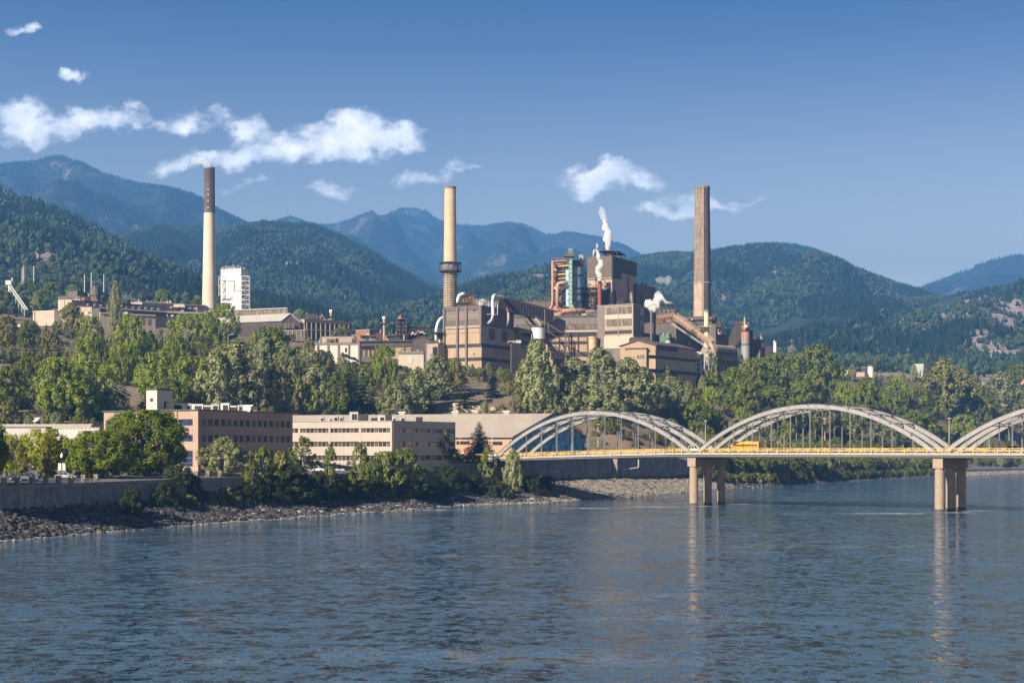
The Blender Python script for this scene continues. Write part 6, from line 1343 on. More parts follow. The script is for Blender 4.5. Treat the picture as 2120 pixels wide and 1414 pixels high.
# ================================================================ BUILDINGS LEFT OF THE MAIN BLOCK
L1 = Block('brown_pump_house', 'narrow brown pump house left of the tan and mauve block', 'building', 880, 907, 921, 805, 711, 775, m_pale, m_brown); L1.L('dark_opening', 896, 906, 718, 742, m_glassd, out=.15); L1.L('pilaster', 880, 883, 712, 770, m_mauve, out=.3); rail(L1.root, [L1.A+Vector((0,0,L1.z1+.4)), L1.Cn+Vector((0,0,L1.z1+.4))], m_rust, 1.2)
L2 = Block('cream_hut', 'sunlit cream hut with a grey door left of the brown pump house', 'building', 825, 877, 880, 792, 728, 765, m_cream, m_mtile, (-.99,.12), (.3,.95), parapet=True); L2.L('door', 846, 854, 738, 753, m_lgrey, out=.2); L2.L('upper_band', 825, 877, 727, 733, m_mtile, out=.3)
L4 = Block('dark_gabled_shed', 'dark shed with a low gable left of the pump house', 'building', 853, 890, 897, 840, 704, 765, m_dbrown, None, (-.97,.24), (.3,.95), parapet=False)
p_, q_ = L4.fl.pt(0,L4.z1), L4.fl.pt(L4.fl.L,L4.z1); r_0 = L4.fl.pt(L4.fl.L*.55, ZD(696.5,840)); bk3 = Vector((3,10,0)); MB().ring([[p_,q_,r_0],[p_+bk3,q_+bk3,r_0+bk3]]).build('gable', m_dbrown, L4.root)
b = MB()
for a, c in ((p_-L4.fl.D*.6, r_0),(r_0,q_+L4.fl.D*.6)): b.hexa([a+L4.fl.N*.6,c+L4.fl.N*.6,c+bk3,a+bk3],[a+L4.fl.N*.6+up,c+L4.fl.N*.6+up,c+bk3+up,a+bk3+up])
b.build('roof', m_brown, L4.root)
L3 = Block('long_dark_shed', 'long low dark shed with a black roof edge right of the panelled building', 'building', 744, 852, 856, 855, 706, 765, m_tan, m_roofd, (-.99,.12), (.3,.95)); L3.L('upper_cladding', 744, 852, 707, 719, m_dbrown, out=.3); L3.L('roof_edge', 744, 852, 704.5, 707, m_roofd, out=1.5)
for i in range(5): a = 746+i*9; L3.L('opening', a, a+6, 722, 745, m_dbrown, out=.2)
L3.L('awning', 744, 782, 713, 717, m_steel, out=3)
L3b = Block('flat_canopy_shed', 'flat dark roofed loading shed behind the long dark shed', 'building', 746, 860, 866, 900, 694, 730, m_brown, m_roofd, (-.99,.12), (.3,.95)); L3b.L('roof_edge', 746, 858, 693, 695.5, m_steel, out=1.5)
for i in range(6): L3b.L('opening', 752+i*18, 764+i*18, 697, 703, m_dark, out=.2)
t = empty('roof_cooler', P(784,700,880), 'slatted brown cooler box on the loading shed roof', 'cooler'); 
for i in range(6): MB().box(XD(778,880),XD(790,880),880,884,ZD(703-i*2.2,880),ZD(701.6-i*2.2,880)).build('slat', m_brown, t)
for px in (778,790): MB().beam(P(px,710,880),P(px,690,880),.35,.35,Vector((1,0,0))).build('post', m_steel, t)
# panelled building
L6 = Block('panelled_building', 'pale panelled building with mauve pilasters above the covered stairway', 'building', 636, 745, 748, 800, 710, 770, m_pale, m_mauve, (-.99,.12), (.3,.95)); L6.L('upper_band', 636, 745, 709, 714, m_mtile, out=.3)
for px in (638, 658.5, 680, 701.5, 722.5, 743.5): L6.L('pilaster', px-1.6, px+1.6, 710, 758, m_mtile, out=.35)
for a in (641,662,683.5,705,726): L6.L('panel', a, a+15.5, 714.5, 756, M('off_white_panel', (.50,.45,.39), .05, .3, .85, streak=.25, dirt=(.34,.29,.25)), out=.15)
L6.L('door', 714.5, 718.5, 720, 729, m_glassd, out=.25)
L6b = Block('rooftop_annex', 'pale grey rooftop annex behind the panelled building', 'building', 666, 734, 737, 815, 697, 715, m_pale, m_mauve, (-.99,.12), (.3,.95))
for i, (a, lb_) in enumerate(((677,'left dark fan unit on the panelled building roof'),(686,'middle dark fan unit on the panelled building roof'),(694,'right dark fan unit on the panelled building roof'))): unit(a, a+6, 702, 709, 803, m_steel if i != 1 else m_rust, lb_, zb=L6.z1+.35, grp='fan units on the panelled building', dep=2)
# covered stairway with white parapets
t = empty('covered_stairway', P(640,740,785), 'zigzag stairway with white parapets and a dark roof below the panelled building', 'stairway'); d = 786
for k_, (pts) in enumerate(([(611,724),(632,724.5),(641,731),(648,732.5),(657,742)], [(709,739),(718,739.5),(727,745.5),(735,746),(744,754)])):
    for (a, y0), (c, y1) in zip(pts[:-1], pts[1:]):
        MB().hexa([P(a,y0+5,d),P(c,y1+5,d),P(c,y1+5,d+.3),P(a,y0+5,d+.3)],[P(a,y0,d),P(c,y1,d),P(c,y1,d+.3),P(a,y0,d+.3)]).build('parapet', m_white, t)
        MB().hexa([P(a,y0-5,d-.3),P(c,y1-5,d-.3),P(c,y1-5,d+3),P(a,y0-5,d+3)],[P(a,y0-6.5,d-.3),P(c,y1-6.5,d-.3),P(c,y1-6.5,d+3),P(a,y0-6.5,d+3)]).build('roof', m_dbrown, t)
        MB().hexa([P(a,y0,d+2.8),P(c,y1,d+2.8),P(c,y1,d+3),P(a,y0,d+3)],[P(a,y0-5,d+2.8),P(c,y1-5,d+2.8),P(c,y1-5,d+3),P(a,y0-5,d+3)]).build('back_wall', m_pale, t)
# long colonnaded building
L7 = Block('colonnaded_mill', 'long dark mill with a row of pale columns left of the roof stacks', 'building', 622, 631, 727, 960, 661, 705, m_dbrown, m_brown, (-.87,.49), (.80,.60))
L7.R('upper_band', 631, 727, 662, 667, m_brown, out=.4); L7.R('rail', 631, 727, 681.5, 683, m_pale, out=.5)
for i in range(10): px = 635+i*9.6; L7.R('column', px-.8, px+.8, 667, 703, m_pale, out=.6)
L7.L('end_wall', 622, 631, 661, 700, m_tan, out=.3)
unit(632, 658, 651, 661, 975, m_dbrown, 'dark louvred penthouse on the colonnaded mill, left one', zb=L7.z1, grp='penthouses on the colonnaded mill', dep=5); unit(656, 672, 654, 662, 985, m_brown, 'dark louvred penthouse on the colonnaded mill, right one', zb=L7.z1-2, grp='penthouses on the colonnaded mill', dep=5)
# gabled building with monitor roof
def gabled(name, label, pxl, pxr, pxe, d, ye, yr, yb, wm, rm, ln, vdir=(-.93,.37)):
    """gable end spans pxl..pxr facing us, roof runs back-left to the given length"""
    t = empty(name, P((pxl+pxr)/2, yb, d), label, 'building'); a = P(pxl,ye,d); c = P(pxr,ye,d+2); z0 = ZD(yb,d)-3; m_ = (a+c)/2; m_.z = ZD(yr,d); bv = Vector((*vdir,0)).normalized()*ln
    A_, C_ = Vector((a.x,a.y,z0)), Vector((c.x,c.y,z0)); c.z = a.z
    MB().add([A_,C_,c,m_,a], [(0,1,2,3,4)]).build('gable_wall', wm, t)
    b = MB(); b.add([A_,a,a+bv,A_+bv], [(0,3,2,1)]); b.add([C_,c,c+bv,C_+bv],[(0,1,2,3)]); b.build('side_wall', wm, t)
    fn = (C_-A_).normalized(); nn = Vector((fn.y,-fn.x,0))*.7
    for p, q in ((a-fn*.8, m_),(m_, c+fn*.8)):
        p = p.copy(); 
        if p is not m_: pass
        pz = Vector((p.x,p.y,p.z)); b = MB(); b.hexa([p+nn,q+nn,q+bv,p+bv],[p+nn+up,q+nn+up,q+bv+up,p+bv+up]); b.build('roof', rm, t)
    return t
g1 = gabled('gabled_works', 'dark gabled works with grey roof slopes left of the colonnaded mill', 585, 619, 0, 955, 665, 649, 692, m_dbrown, m_roofg, 62)
b = MB(); 
for a in (588,595,603): MB().box(XD(a,954),XD(a+6,954),953.7,954.2,ZD(680,954),ZD(669,954)).build('window', m_brown, g1)
b = MB(); p0, p1 = P(599,650,958), P(600,650,958)+Vector((-58,23,0)); b.beam(p0+Vector((0,0,1.6)), p1+Vector((0,0,1.6)), 4, 3.0); b.build('monitor', m_fglass, g1)
b = MB(); b.beam(p0+Vector((0,0,3.7)), p1+Vector((0,0,3.7)), 5.4, .8); b.build('monitor_roof', m_roofg, g1)
MB().tube([P(573.5,662,962),P(573.5,637,962)], .65, 8).build('flue', m_steel, g1)
L8 = Block('low_roof_works', 'low works with pale grey roof between the white tower and the dark gabled works', 'building', 512, 630, 634, 985, 668, 700, m_dbrown, m_roofg, (-.99,.12), (.3,.95))
L8.L('eave', 540, 630, 666, 668.5, m_pale, out=1.2)
for i in range(8): L8.L('window', 520+i*13, 527+i*13, 673, 681, m_glassd, out=.2)
L8c = Block('lower_verandah', 'low shed with a pale verandah rail below the dark gabled works', 'building', 586, 632, 635, 940, 684, 700, m_brown, m_pale, (-.99,.12), (.3,.95))
for i in range(5): L8c.L('column', 588+i*9, 589.2+i*9, 685, 700, m_pale, out=.6)
L8b = Block('blue_doored_shed', 'dark shed with a low lean-to roof behind the upper cottonwoods', 'building', 455, 545, 550, 940, 676, 705, m_dbrown, m_roofd, (-.99,.12), (.3,.95))
for i, (px, y0, y1, d, lb_) in enumerate(((685.5,641,672,985,'silver-headed exhaust stack behind the colonnaded mill'),(795.5,655,700,900,'silver-headed exhaust stack with an orange platform above the loading shed'))):
    t, xs, rf = stack('exhaust_stack', lb_, [(y0+7,px-2.5,px+2.5),(y1+6,px-3,px+3)], d, [(y0+7,m_ltan)], 'stack', 12, 'silver-headed exhaust stacks', lip=False)
    MB().lathe((xs,d), [(.9,ZD(y0+7,d)),(1.3,ZD(y0+4,d)),(1.3,ZD(y0+1,d)),(.5,ZD(y0,d))], 12).build('cowl', m_white, t); z = ZD(y0+14,d); MB().lathe((xs,d), [(.5,z-.2),(3,z-.2),(3,z),(.5,z)], 10, False).build('platform', m_orange if i else m_steel, t)
fr6 = frame_tower('process_structure', 'dark process frame crowded with pipes above the long dark shed', 820, 842, 661, 700, 890, 9, 5, 3, m_steel, 'steel frame', (1, m_steel)); MB().box(XD(821,895),XD(836,895),893,898,ZD(690,895),ZD(663,895)).build('housing', m_steel, fr6)
MB().lathe((XD(829,890),890), [(.3,ZD(661,890)),(2.2,ZD(661,890)),(.4,ZD(652,890))], 8).build('cone', m_rust, fr6)
fr7 = frame_tower('process_structure', 'low dark frame with a blue vessel right of the crowded process frame', 843, 884, 676, 700, 895, 9, 3, 5, m_steel, 'steel frame', (1, m_steel)); MB().box(XD(862,900),XD(876,900),899,903,ZD(700,900),ZD(681,900)).build('vessel', M('dull_blue', (.16,.22,.30), .15, .5, .6), fr7)
for i in range(6): MB().tube([P(844+i*6,696-i*2,893),P(850+i*6,684+(i%3)*4,893)], .6, 8).build('pipe', [m_rust,m_lgrey,m_ltan][i%3], fr7)
L10 = Block('peaked_brown_shed', 'brown shed with a slanting roof left of the second exhaust stack', 'building', 736, 765, 800, 935, 683, 705, m_rust, m_roofg)
MB().hexa([L10.A+Vector((0,0,L10.z1)),L10.Cn+Vector((0,0,L10.z1)),L10.Bp+Vector((0,0,L10.z1)),L10.Dp+Vector((0,0,L10.z1))],[L10.A+Vector((0,0,L10.z1+.5)),L10.Cn+Vector((0,0,L10.z1+.4)),L10.Bp+Vector((0,0,L10.z1+2)),L10.Dp+Vector((0,0,L10.z1+2.6))]).build('upper_roof', m_brown, L10.root)
m_gravel = M('pale_gravel', (.42,.37,.27), .2, .08, .95, patch=.8, patchcol=(.30,.27,.18), bump=.5)

# ================================================================ BUILDINGS ON THE LEFT HILL
H1 = Block('hill_brown_block', 'brown-topped cream block at the upper left of the hill', 'building', 120, 166, 222, 985, 614, 660, m_cream, m_brown, (-.97,.25), (.80,.60)); H1.L('upper_cladding', 120, 166, 613, 619, m_mauve, out=.3); H1.R('upper_cladding', 166, 222, 614, 630, m_brown, out=.3)
for px in (134, 149): H1.L('joint', px-.4, px+.4, 619, 640, m_brown, out=.15)
H1b = Block('roof_lantern', 'low brown roof lantern on the upper left brown block', 'building', 139, 160, 170, 990, 602.5, 615, m_mauve, m_dbrown, zbase=H1.z1)
H2 = Block('hoist_tower', 'square brown hoist tower rising from the upper left works', 'tower', 188, 199.5, 208, 985, 593, 632, m_brown, m_mauve); H2.L('upper_cladding', 188, 199.5, 593, 611, m_mauve, out=.8); H2.R('upper_cladding', 199.5, 208, 593, 611, m_mauve, out=.8)
H3 = Block('long_windowed_shed', 'long dark shed with a row of white windows stepping down the left hill', 'building', 148, 150, 345, 960, 622, 668, m_dbrown, m_dbrown, (-.6,.8), (.80,.60))
for i in range(12): a = 180+i*13.3; w_ = H3.R('window', a, a+5.2, 627, 631.5, m_white, out=.35); H3.R('pane', a+.8, a+2.2, 628, 630.7, m_glassd, out=.45); H3.R('pane', a+3, a+4.4, 628, 630.7, m_glassd, out=.45)
H3.R('eave', 150, 345, 633, 635, m_lgrey, out=1.2)
H4 = Block('cream_gable_house', 'sunlit cream building with small paired windows on the left hill', 'building', 156, 190, 207, 930, 636, 668, m_cream, m_brown, (-.97,.25), (.8,.6)); H4.L('upper_cladding', 156, 190, 636, 643, M('pinkish_cladding', (.42,.28,.22)), out=.2)
for a in (168.5,171.5,183,186): H4.L('window', a, a+1.9, 645, 650, m_glassd, out=.15)
H4.R('dark_shed', 191, 207, 655, 668, m_rust, out=.6)
H5 = Block('pale_long_shed', 'shaded grey-brown long shed below the windowed shed on the left hill', 'building', 205, 207, 322, 925, 648, 690, m_pale, m_roofg, (-.8,.6), (.86,.5))
for i in range(7): a = 228+i*13; H5.R('door', a, a+6, 656, 668, m_brown, out=.2)
H5.R('eave', 207, 322, 647, 649, m_lgrey, out=1)
H6 = Block('upper_sloping_shed', 'long narrow brown roofed gallery descending toward the tall chimney', 'building', 271, 294, 425, 1060, 626, 660, m_cream, m_roofg, (-.97,.25), (.86,.5)); H6.R('cladding', 294, 425, 626, 640, m_dbrown, out=.3); H6.R('eave', 294, 425, 640, 642, m_rust, out=.6)
for i in range(9): a = 297+i*13; H6.R('window', a, a+7, 632, 635, m_white, out=.4)
H7 = Block('long_roofed_gallery', 'long low gallery with a pale roof edge before the tall chimney', 'building', 335, 338, 515, 1010, 645, 690, m_dbrown, m_roofg, (-.8,.6), (.93,.36)); H7.R('eave', 338, 515, 645, 648, m_pale, out=1.2)
for i in range(14): a = 342+i*12; H7.R('window', a, a+5, 651, 655, m_white, out=.3)
tag(MB().ring([[P(358,636,1070),P(360,630,1070),P(381,630,1070),P(384,636,1070)],[P(358,636,1080),P(360,630,1080),P(381,630,1080),P(384,636,1080)]]).build('cream_roof_tank', m_cream), 'rounded cream roof tank above the long brown gallery', 'tank')
H8 = Block('cream_flat_block', 'flat cream block with a white roof at the left edge of the hill', 'building', 68, 112, 125, 930, 644, 668, m_cream, m_white, (-.97,.25), (.8,.6))
H9 = Block('fenced_pale_wall', 'pale walled yard at the far left edge of the hill', 'building', -40, 42, 48, 900, 672, 690, m_lgrey, m_pale, (-.99,.12), (.5,.87))
# penstock
t = empty('hill_conveyor', P(55,640,950), 'white inclined conveyor climbing the left hill to a small head box', 'conveyor'); 
pA, pB = P(54,641,950), P(19,590,1030)
for o in (-.9,.9): MB().beam(pA+Vector((o,0,0)), pB+Vector((o,0,0)), .5, .6).build('rail', m_white, t)
b = MB()
for i in range(20): q = pA.lerp(pB, i/20); b.beam(q-Vector((1,0,0)), q+Vector((1,0,0)), .2,.2)
b.build('rungs', m_lgrey, t)
b = MB()
for i in range(6): q = pA.lerp(pB, (i+.5)/6); b.beam(q, Vector((q.x,q.y,q.z-6)), .35,.35,Vector((1,0,0)))
b.build('trestle', m_lgrey, t)
MB().box(pB.x-2,pB.x+2,pB.y-2,pB.y+2,pB.z,pB.z+3).build('head_box', m_white, t); MB().tube([pB+Vector((0,0,-5)),pB+Vector((0,0,2))], .6, 6).build('leg', m_white, t); MB().tube([P(25.5,590,1030),P(25.5,575,1030)], .5, 6).build('mast', m_white, t)

# ================================================================ BUILDINGS ON THE RIGHT TERRACE
R1, xs, _ = stack('cream_silo', 'cream cylindrical silo above the right-hand trees', [(757,1796.5,1808.5),(790,1796.5,1808.5)], 1180, [(757,M('cream_silo', (.66,.60,.48), .06, .4, .7, streak=.3, dirt=(.4,.33,.25)))], 'silo', 20)
R2 = Block('grey_box_tower', 'pale grey box tower with a metal flank above the brown store at the right', 'tower', 1894, 1912, 1917.5, 1200, 754, 800, m_lgrey, m_white, (-.98,.2), (.4,.92)); R2.L('louvre', 1896, 1911, 760, 777, M('metal_louvre', (.36,.36,.34), .1, .5, .6, brick=(1,1,0,.1), mortar=.8), out=.3)
R3 = Block('brown_store', 'brown pitched store below the pale grey box tower', 'building', 1876, 1912, 1922, 1185, 782, 812, M('rose_brown_cladding', (.27,.20,.17), .1, .3, .8, streak=.2), m_pale, (-.98,.2), (.4,.92)); R3.L('window', 1881, 1884, 791, 795, m_white, out=.2)
t = tag(MB().lathe((XD(1852,1190),1190), [(10,ZD(797,1190)),(10,ZD(793,1190)),(5.5,ZD(787,1190)),(.5,ZD(782,1190))], 24).build('domed_tank', M('tank_roof', (.66,.64,.58), .1, .6, .6)), 'shallow white conical tank roof between the cream silo and the brown store', 'tank')
tag(MB().tube([P(1909,812,1170),P(1909,767,1170)], .45, 6).build('flag_mast', m_white), 'thin white mast before the brown store at the right', 'mast')
for i, (a, c, e, y, yb, mt, lb_) in enumerate(((1708,1727,1731,780,790,m_cream,'small cream shed half hidden by trees right of the outlying block'),(1745,1762,1767,767,780,m_cream,'cream shed with a white roof among the right-hand trees'),(1768,1790,1796,771,784,M('pinkish_cladding', (.42,.28,.22)),'pinkish shed just left of the cream silo'),(1784,1794,1797,761,772,m_dbrown,'small dark raised box left of the cream silo'),
    (2018,2042,2047,792,806,m_lgrey,'grey shed among the trees near the right edge'),(2095,2118,2124,795,810,m_brown,'brown shed at the right edge of the terrace'))):
    Block('terrace_shed', lb_, 'shed', a, c, e, 1230, y, yb, mt, m_white if i == 1 else m_roofg, (-.98,.2), (.5,.87), group='sheds on the right terrace')
tag(MB().ring([[P(2106,800,1240),P(2150,800,1240),P(2128,775,1240)],[P(2106,800,1260),P(2150,800,1260),P(2128,775,1260)]]).build('orange_mound', M('ore_heap', (.45,.24,.12), .2, .3, .95)), 'orange ore heap at the right edge of the terrace', 'heap')
tag(MB().tube([P(2063,815,1200),P(2063,782,1200)], .4, 6).build('lamp_mast', m_white), 'thin lamp mast near the right edge of the terrace', 'mast')
# culvert arch on slope
d = 800; c = P(1502,832,d); c.z = ZD(836,d); t = tag(MB().ring([[Vector((c.x+2.2*cos(pi*i/8),d,c.z+2.2*sin(pi*i/8))) for i in range(9)]+[Vector((c.x+1.5*cos(pi*(8-i)/8),d,c.z+1.5*sin(pi*(8-i)/8))) for i in range(9)], [Vector((c.x+2.2*cos(pi*i/8),d+2,c.z+2.2*sin(pi*i/8))) for i in range(9)]+[Vector((c.x+1.5*cos(pi*(8-i)/8),d+2,c.z+1.5*sin(pi*(8-i)/8))) for i in range(9)]]).build('culvert_arch', m_white), 'small white culvert arch on the slope above the middle arch of the bridge', 'culvert')

# ================================================================ POLES AND WIRES
def pole(px, y0, y1, d, r, mat, label, group, xarm=0):
    t = empty('utility_pole', P(px,y1,d), label, 'pole', group); MB().tube([P(px,y1,d)-Vector((0,0,2)),P(px,y0,d)], [r,r*.7], 8).build('pole', mat, t)
    if xarm:
        for k_ in (0,1.6): q = P(px,y0,d)-Vector((0,0,.8+k_)); MB().beam(q-Vector((xarm,0,0)), q+Vector((xarm,0,0)), .15,.2).build('crossarm', mat, t)
    return P(px,y0,d)-Vector((0,0,.6))
tops = []
for px, y0, y1, lb_ in ((46,554,586,'white power pole, leftmost on the far left hill'),(49.5,549,588,'white power pole, second from left and tallest of the left pair'),(70,551,592,'white power pole alone between the two pole groups'),(175,568,600,'white power pole, left one behind the hoist tower'),(189,564,596,'white power pole rising above the hoist tower'),(215,569,600,'white power pole just right of the hoist tower')):
    tops.append(pole(px, y0, y1, 1240, .42, m_white, lb_, 'white power poles on the left hill'))
t = empty('power_lines', tops[0], 'pale power lines strung between the white poles of the left hill', 'power line')
def wire(a, c, sag, r, mat, t, n=10):
    pts = [Vector(a).lerp(Vector(c), i/n)-Vector((0,0,sag*4*(i/n)*(1-i/n))) for i in range(n+1)]; MB().tube(pts, r, 4).build('wire', mat, t)
m_wire = M('pale_wire', (.25,.25,.25), .05, 1, .5)
L0 = P(-60,560,1240)
for k_ in range(3):
    dzv = Vector((0,0,-k_*3.2)); wire(L0+dzv, tops[1]+dzv, 1.5, .05, m_wire, t); wire(tops[1]+dzv, tops[2]+dzv, 1, .05, m_wire, t); wire(tops[2]+dzv, tops[4]+dzv, 2.5, .05, m_wire, t); wire(tops[4]+dzv, tops[5]+dzv, .5, .05, m_wire, t); wire(tops[5]+dzv, P(300+k_*5,628,1100), 3, .05, m_wire, t); wire(tops[4]+dzv, P(285+k_*6,626,1100), 3, .05, m_wire, t)
m_wood = M('pole_wood', (.12,.075,.055), .2, 1, .9)
a1 = pole(72, 641, 682, 850, .3, m_wood, 'brown wooden pole at the upper left beside the cream block', 'wooden poles on the left slope', 1.2)
a2 = pole(152.5, 716, 762, 640, .28, m_wood, 'brown wooden pole in the middle of the left slope', 'wooden poles on the left slope', 1.1)
t = empty('service_lines', a2, 'thin service lines sagging across the left slope to the wooden pole', 'power line')
for o in (0,1.3): v = Vector((0,0,-o)); wire(P(-60,706,640)+v, a2+v, 2.2, .035, m_wire, t)
for o in (0,1.1,2.2): v = Vector((0,0,-o)); wire(a2+v, P(300,818,470)+v, 3.5, .05, m_wire, t)
wire(P(-40,652,850), a1, 1.5, .06, m_wire, t); wire(a1, P(180,662,850), 1.5, .06, m_wire, t)
for i, (px, y0, y1, d, lb_) in enumerate(((340,690,706,820,'small white lamp post among the trees of the left slope'),(472,692,718,800,'curved street lamp on the slope below the white tower'))):
    t = empty('slope_lamp', P(px,y1,d), lb_, 'street lamp'); 
    if i == 0: MB().tube([P(px,y1+4,d),P(px,y0,d)], .15, 6).build('pole', m_lgrey, t); MB().beam(P(px-1,y0,d),P(px+1,y0,d),.4,.3).build('lamp_head', m_white, t)
    else: MB().tube([P(px,y1+4,d),P(px,y0+4,d),P(px+2,y0+1,d),P(px+7,y0,d)], .16, 6).build('pole', m_lgrey, t); MB().beam(P(px+6,y0,d),P(px+12,y0,d),.35,.25).build('lamp_head', m_white, t)

# ================================================================ STEAM
import bmesh
def steam(name, label, pts, dens, parent=None, seed=1, group='steam plumes over the smelter', jag=.3):
    """pts: list of (px, py, radius px, depth): one closed lumpy skin holding an even mist"""
    r_ = random.Random(seed); bm = bmesh.new()
    for i, ((x0,y0,r0,d0),(x1,y1,r1,d1)) in enumerate(zip(pts[:-1], pts[1:])):
        n = max(2, int(math.hypot(x1-x0,y1-y0)/max(min(r0,r1)*.55,.5)))
        for k_ in range(n+1):
            f = k_/n; d = d0+(d1-d0)*f; rr = (r0+(r1-r0)*f)*d/F*(1+r_.uniform(-jag,jag)); p = P(x0+(x1-x0)*f,y0+(y1-y0)*f,d)+Vector((r_.uniform(-1,1),r_.uniform(-1,1),r_.uniform(-1,1)))*rr*.35
            bmesh.ops.create_icosphere(bm, subdivisions=2, radius=rr, matrix=Matrix.Translation(p))
    me = bpy.data.meshes.new(name); bm.to_mesh(me); bm.free(); o = link(name, me)
    rad = min(p[2] for p in pts)*pts[0][3]/F
    md = o.modifiers.new('merge', 'REMESH'); md.mode = 'VOXEL'; md.voxel_size = max(rad*.3, .22)
    tx = bpy.data.textures.new('puff', 'CLOUDS'); tx.noise_scale = max(rad*1.1, 1.0); tx.noise_depth = 3
    dm = o.modifiers.new('billow', 'DISPLACE'); dm.texture = tx; dm.strength = rad*1.1; dm.mid_level = .5; dm.texture_coords = 'GLOBAL'
    m = bpy.data.materials.new(name); m.use_nodes = True; nt = m.node_tree; nt.nodes.clear(); pv = nt.nodes.new('ShaderNodeVolumePrincipled'); ou = nt.nodes.new('ShaderNodeOutputMaterial')
    pv.inputs['Color'].default_value = (1,1,1,1); pv.inputs['Density'].default_value = dens*1.7; pv.inputs['Anisotropy'].default_value = -.35; nt.links.new(pv.outputs[0], ou.inputs['Volume']); me.materials.append(m)
    tag(o, label, 'steam plume', group); return o
steam('steam_plume', 'tall white steam plume rising above the roof canopy', [(1257,517,3.0,900),(1258,505,5,900),(1257,493,6.5,902),(1260,482,5.5,904),(1254,470,5.5,906),(1250,458,5,908)], .5, seed=2)
steam('steam_plume', 'thin fading steam wisp at the top of the tallest plume', [(1252,455,6.5,908),(1247,442,6,910),(1243,433,5,912)], .06, seed=3)
steam('steam_plume', 'white plume rising from the slim red stack', [(1241.5,582,2.8,850),(1241,572,3.6,850),(1237,562,4.6,851),(1241,552,5,852),(1243,541,4.6,853),(1239,530,3.8,854),(1236,520,2.6,855)], .45, seed=4)
steam('steam_plume', 'thin wisp beside the thin dark bent flue', [(1234.5,515,1.4,892),(1237,510,1.8,893),(1235,504,1.2,894)], .35, seed=5)
steam('steam_plume', 'round grey-white steam puff at the top of the twin stacks', [(1350,639,7,778),(1344,631,9,779),(1355,632,9,780)], .30, seed=6)
steam('steam_plume', 'grey-white plume drifting up right behind the twin stacks', [(1358,628,8,782),(1361,618,8,784),(1366,608,6.5,786)], .16, seed=7)
steam('steam_plume', 'faint puff of vapour drifting against the mountain right of the smelter', [(1358,580,5,900),(1370,582,8,902),(1384,580,6,904)], .04, seed=8)
steam('steam_plume', 'faint steam wisp at the right corner of the window-bay tower', [(1308,628,2.0,818),(1307,616,3,820),(1306,606,2.2,822)], .12, seed=9)
steam('steam_plume', 'thin grey smoke leaning left from the tall sooty chimney', [(435,347,4,1150),(428,341,6,1155),(418,334,8,1160),(404,332,7,1170)], .035, seed=10)

# roof clutter: small vents, hoods and pipe runs on the flat roofs
def clutter(bk, n, seed, zt=None, hmax=2.2):
    r_ = random.Random(seed); a, c_, b_, d_ = [Vector((x,y,0)) for x,y in bk.pts]; zt = zt if zt is not None else bk.z1+.35
    for i in range(n):
        u, v = r_.uniform(.06,.94), r_.uniform(.05,.6); q = c_+(a-c_)*u+(b_-c_)*v; k_ = r_.random(); mt = r_.choice([m_steel,m_lgrey,m_brown,m_rust,m_dark,m_pale])
        if k_ < .4: w_ = r_.uniform(.5,1.6); MB().box(q.x-w_,q.x+w_,q.y-w_*.7,q.y+w_*.7,zt,zt+r_.uniform(.6,hmax)).build('roof_vent', mt, bk.root)
        elif k_ < .75: rr = r_.uniform(.25,.6); h = r_.uniform(1,hmax*1.6); MB().lathe((q.x,q.y),[(rr,zt),(rr,zt+h),(rr*1.7,zt+h),(rr*.3,zt+h+.5)],8).build('roof_cowl', mt, bk.root)
        else:
            e = (a-c_).normalized()*r_.uniform(3,9); h = r_.uniform(.5,1.2); MB().tube([q+Vector((0,0,zt)),q+Vector((0,0,zt+h)),q+e+Vector((0,0,zt+h)),q+e+Vector((0,0,zt))], r_.uniform(.15,.35), 6).build('roof_pipe', mt, bk.root)
for bk_, n, sd in ((S1,9,1),(S3,40,2),(S5,6,3),(S6,5,4),(S7,5,5),(S11,14,6),(L1,4,7),(L2,3,8),(L3,16,9),(L3b,14,10),(L6,6,11),(L7,10,12),(L8,12,13),(H1,4,14),(H3,12,15),(H5,6,16),(H7,10,17),(S2,3,18),(S16,0,19),(S17,5,20),(S19,3,21),(S21,3,22),(S3b,5,23),(H6,8,24)): clutter(bk_, n, sd)
# pipe runs and stair towers on the long walls
for (fc, root, n, sd) in ((S3.fl, S3.root, 26, 31), (S11.fl, S11.root, 16, 32), (S11.fr, S11.root, 9, 33), (S9.fr, S9.root, 4, 37), (S7.fr, S7.root, 5, 38), (S5.fr, S5.root, 4, 39), (S1.fr, S1.root, 4, 34), (S6.fr, S6.root, 6, 35), (S14.fl, S14.root, 8, 36)):
    r_ = random.Random(sd)
    for i in range(n):
        u = r_.uniform(.04,.96)*fc.L; z1 = root.location.z+r_.uniform(4,26); z0 = z1-r_.uniform(4,12); o = r_.uniform(.8,1.5); mt = r_.choice([m_steel,m_brown,m_rust,m_ltan,m_dark,m_lgrey])
        if r_.random() < .6: MB().tube([fc.pt(u,z0,o),fc.pt(u,z1,o),fc.pt(u+r_.uniform(-4,4),z1+.2,o)], r_.uniform(.15,.4), 6).build('wall_pipe', mt, root)
        else:
            b = MB(); fc.slab(b, u, u+r_.uniform(2,6), z1, z1+.2, 0, 1.6); b.build('gallery', mt, root)
            b = MB(); b.beam(fc.pt(u,z1,1.5), fc.pt(u,z1+1.2,1.5), .1,.1, Vector((1,0,0))); b.beam(fc.pt(u+2,z1,1.5), fc.pt(u+2,z1+1.2,1.5), .1,.1, Vector((1,0,0))); b.beam(fc.pt(u,z1+1.2,1.5), fc.pt(u+2,z1+1.2,1.5), .1,.1); b.build('handrail', m_steel, root)
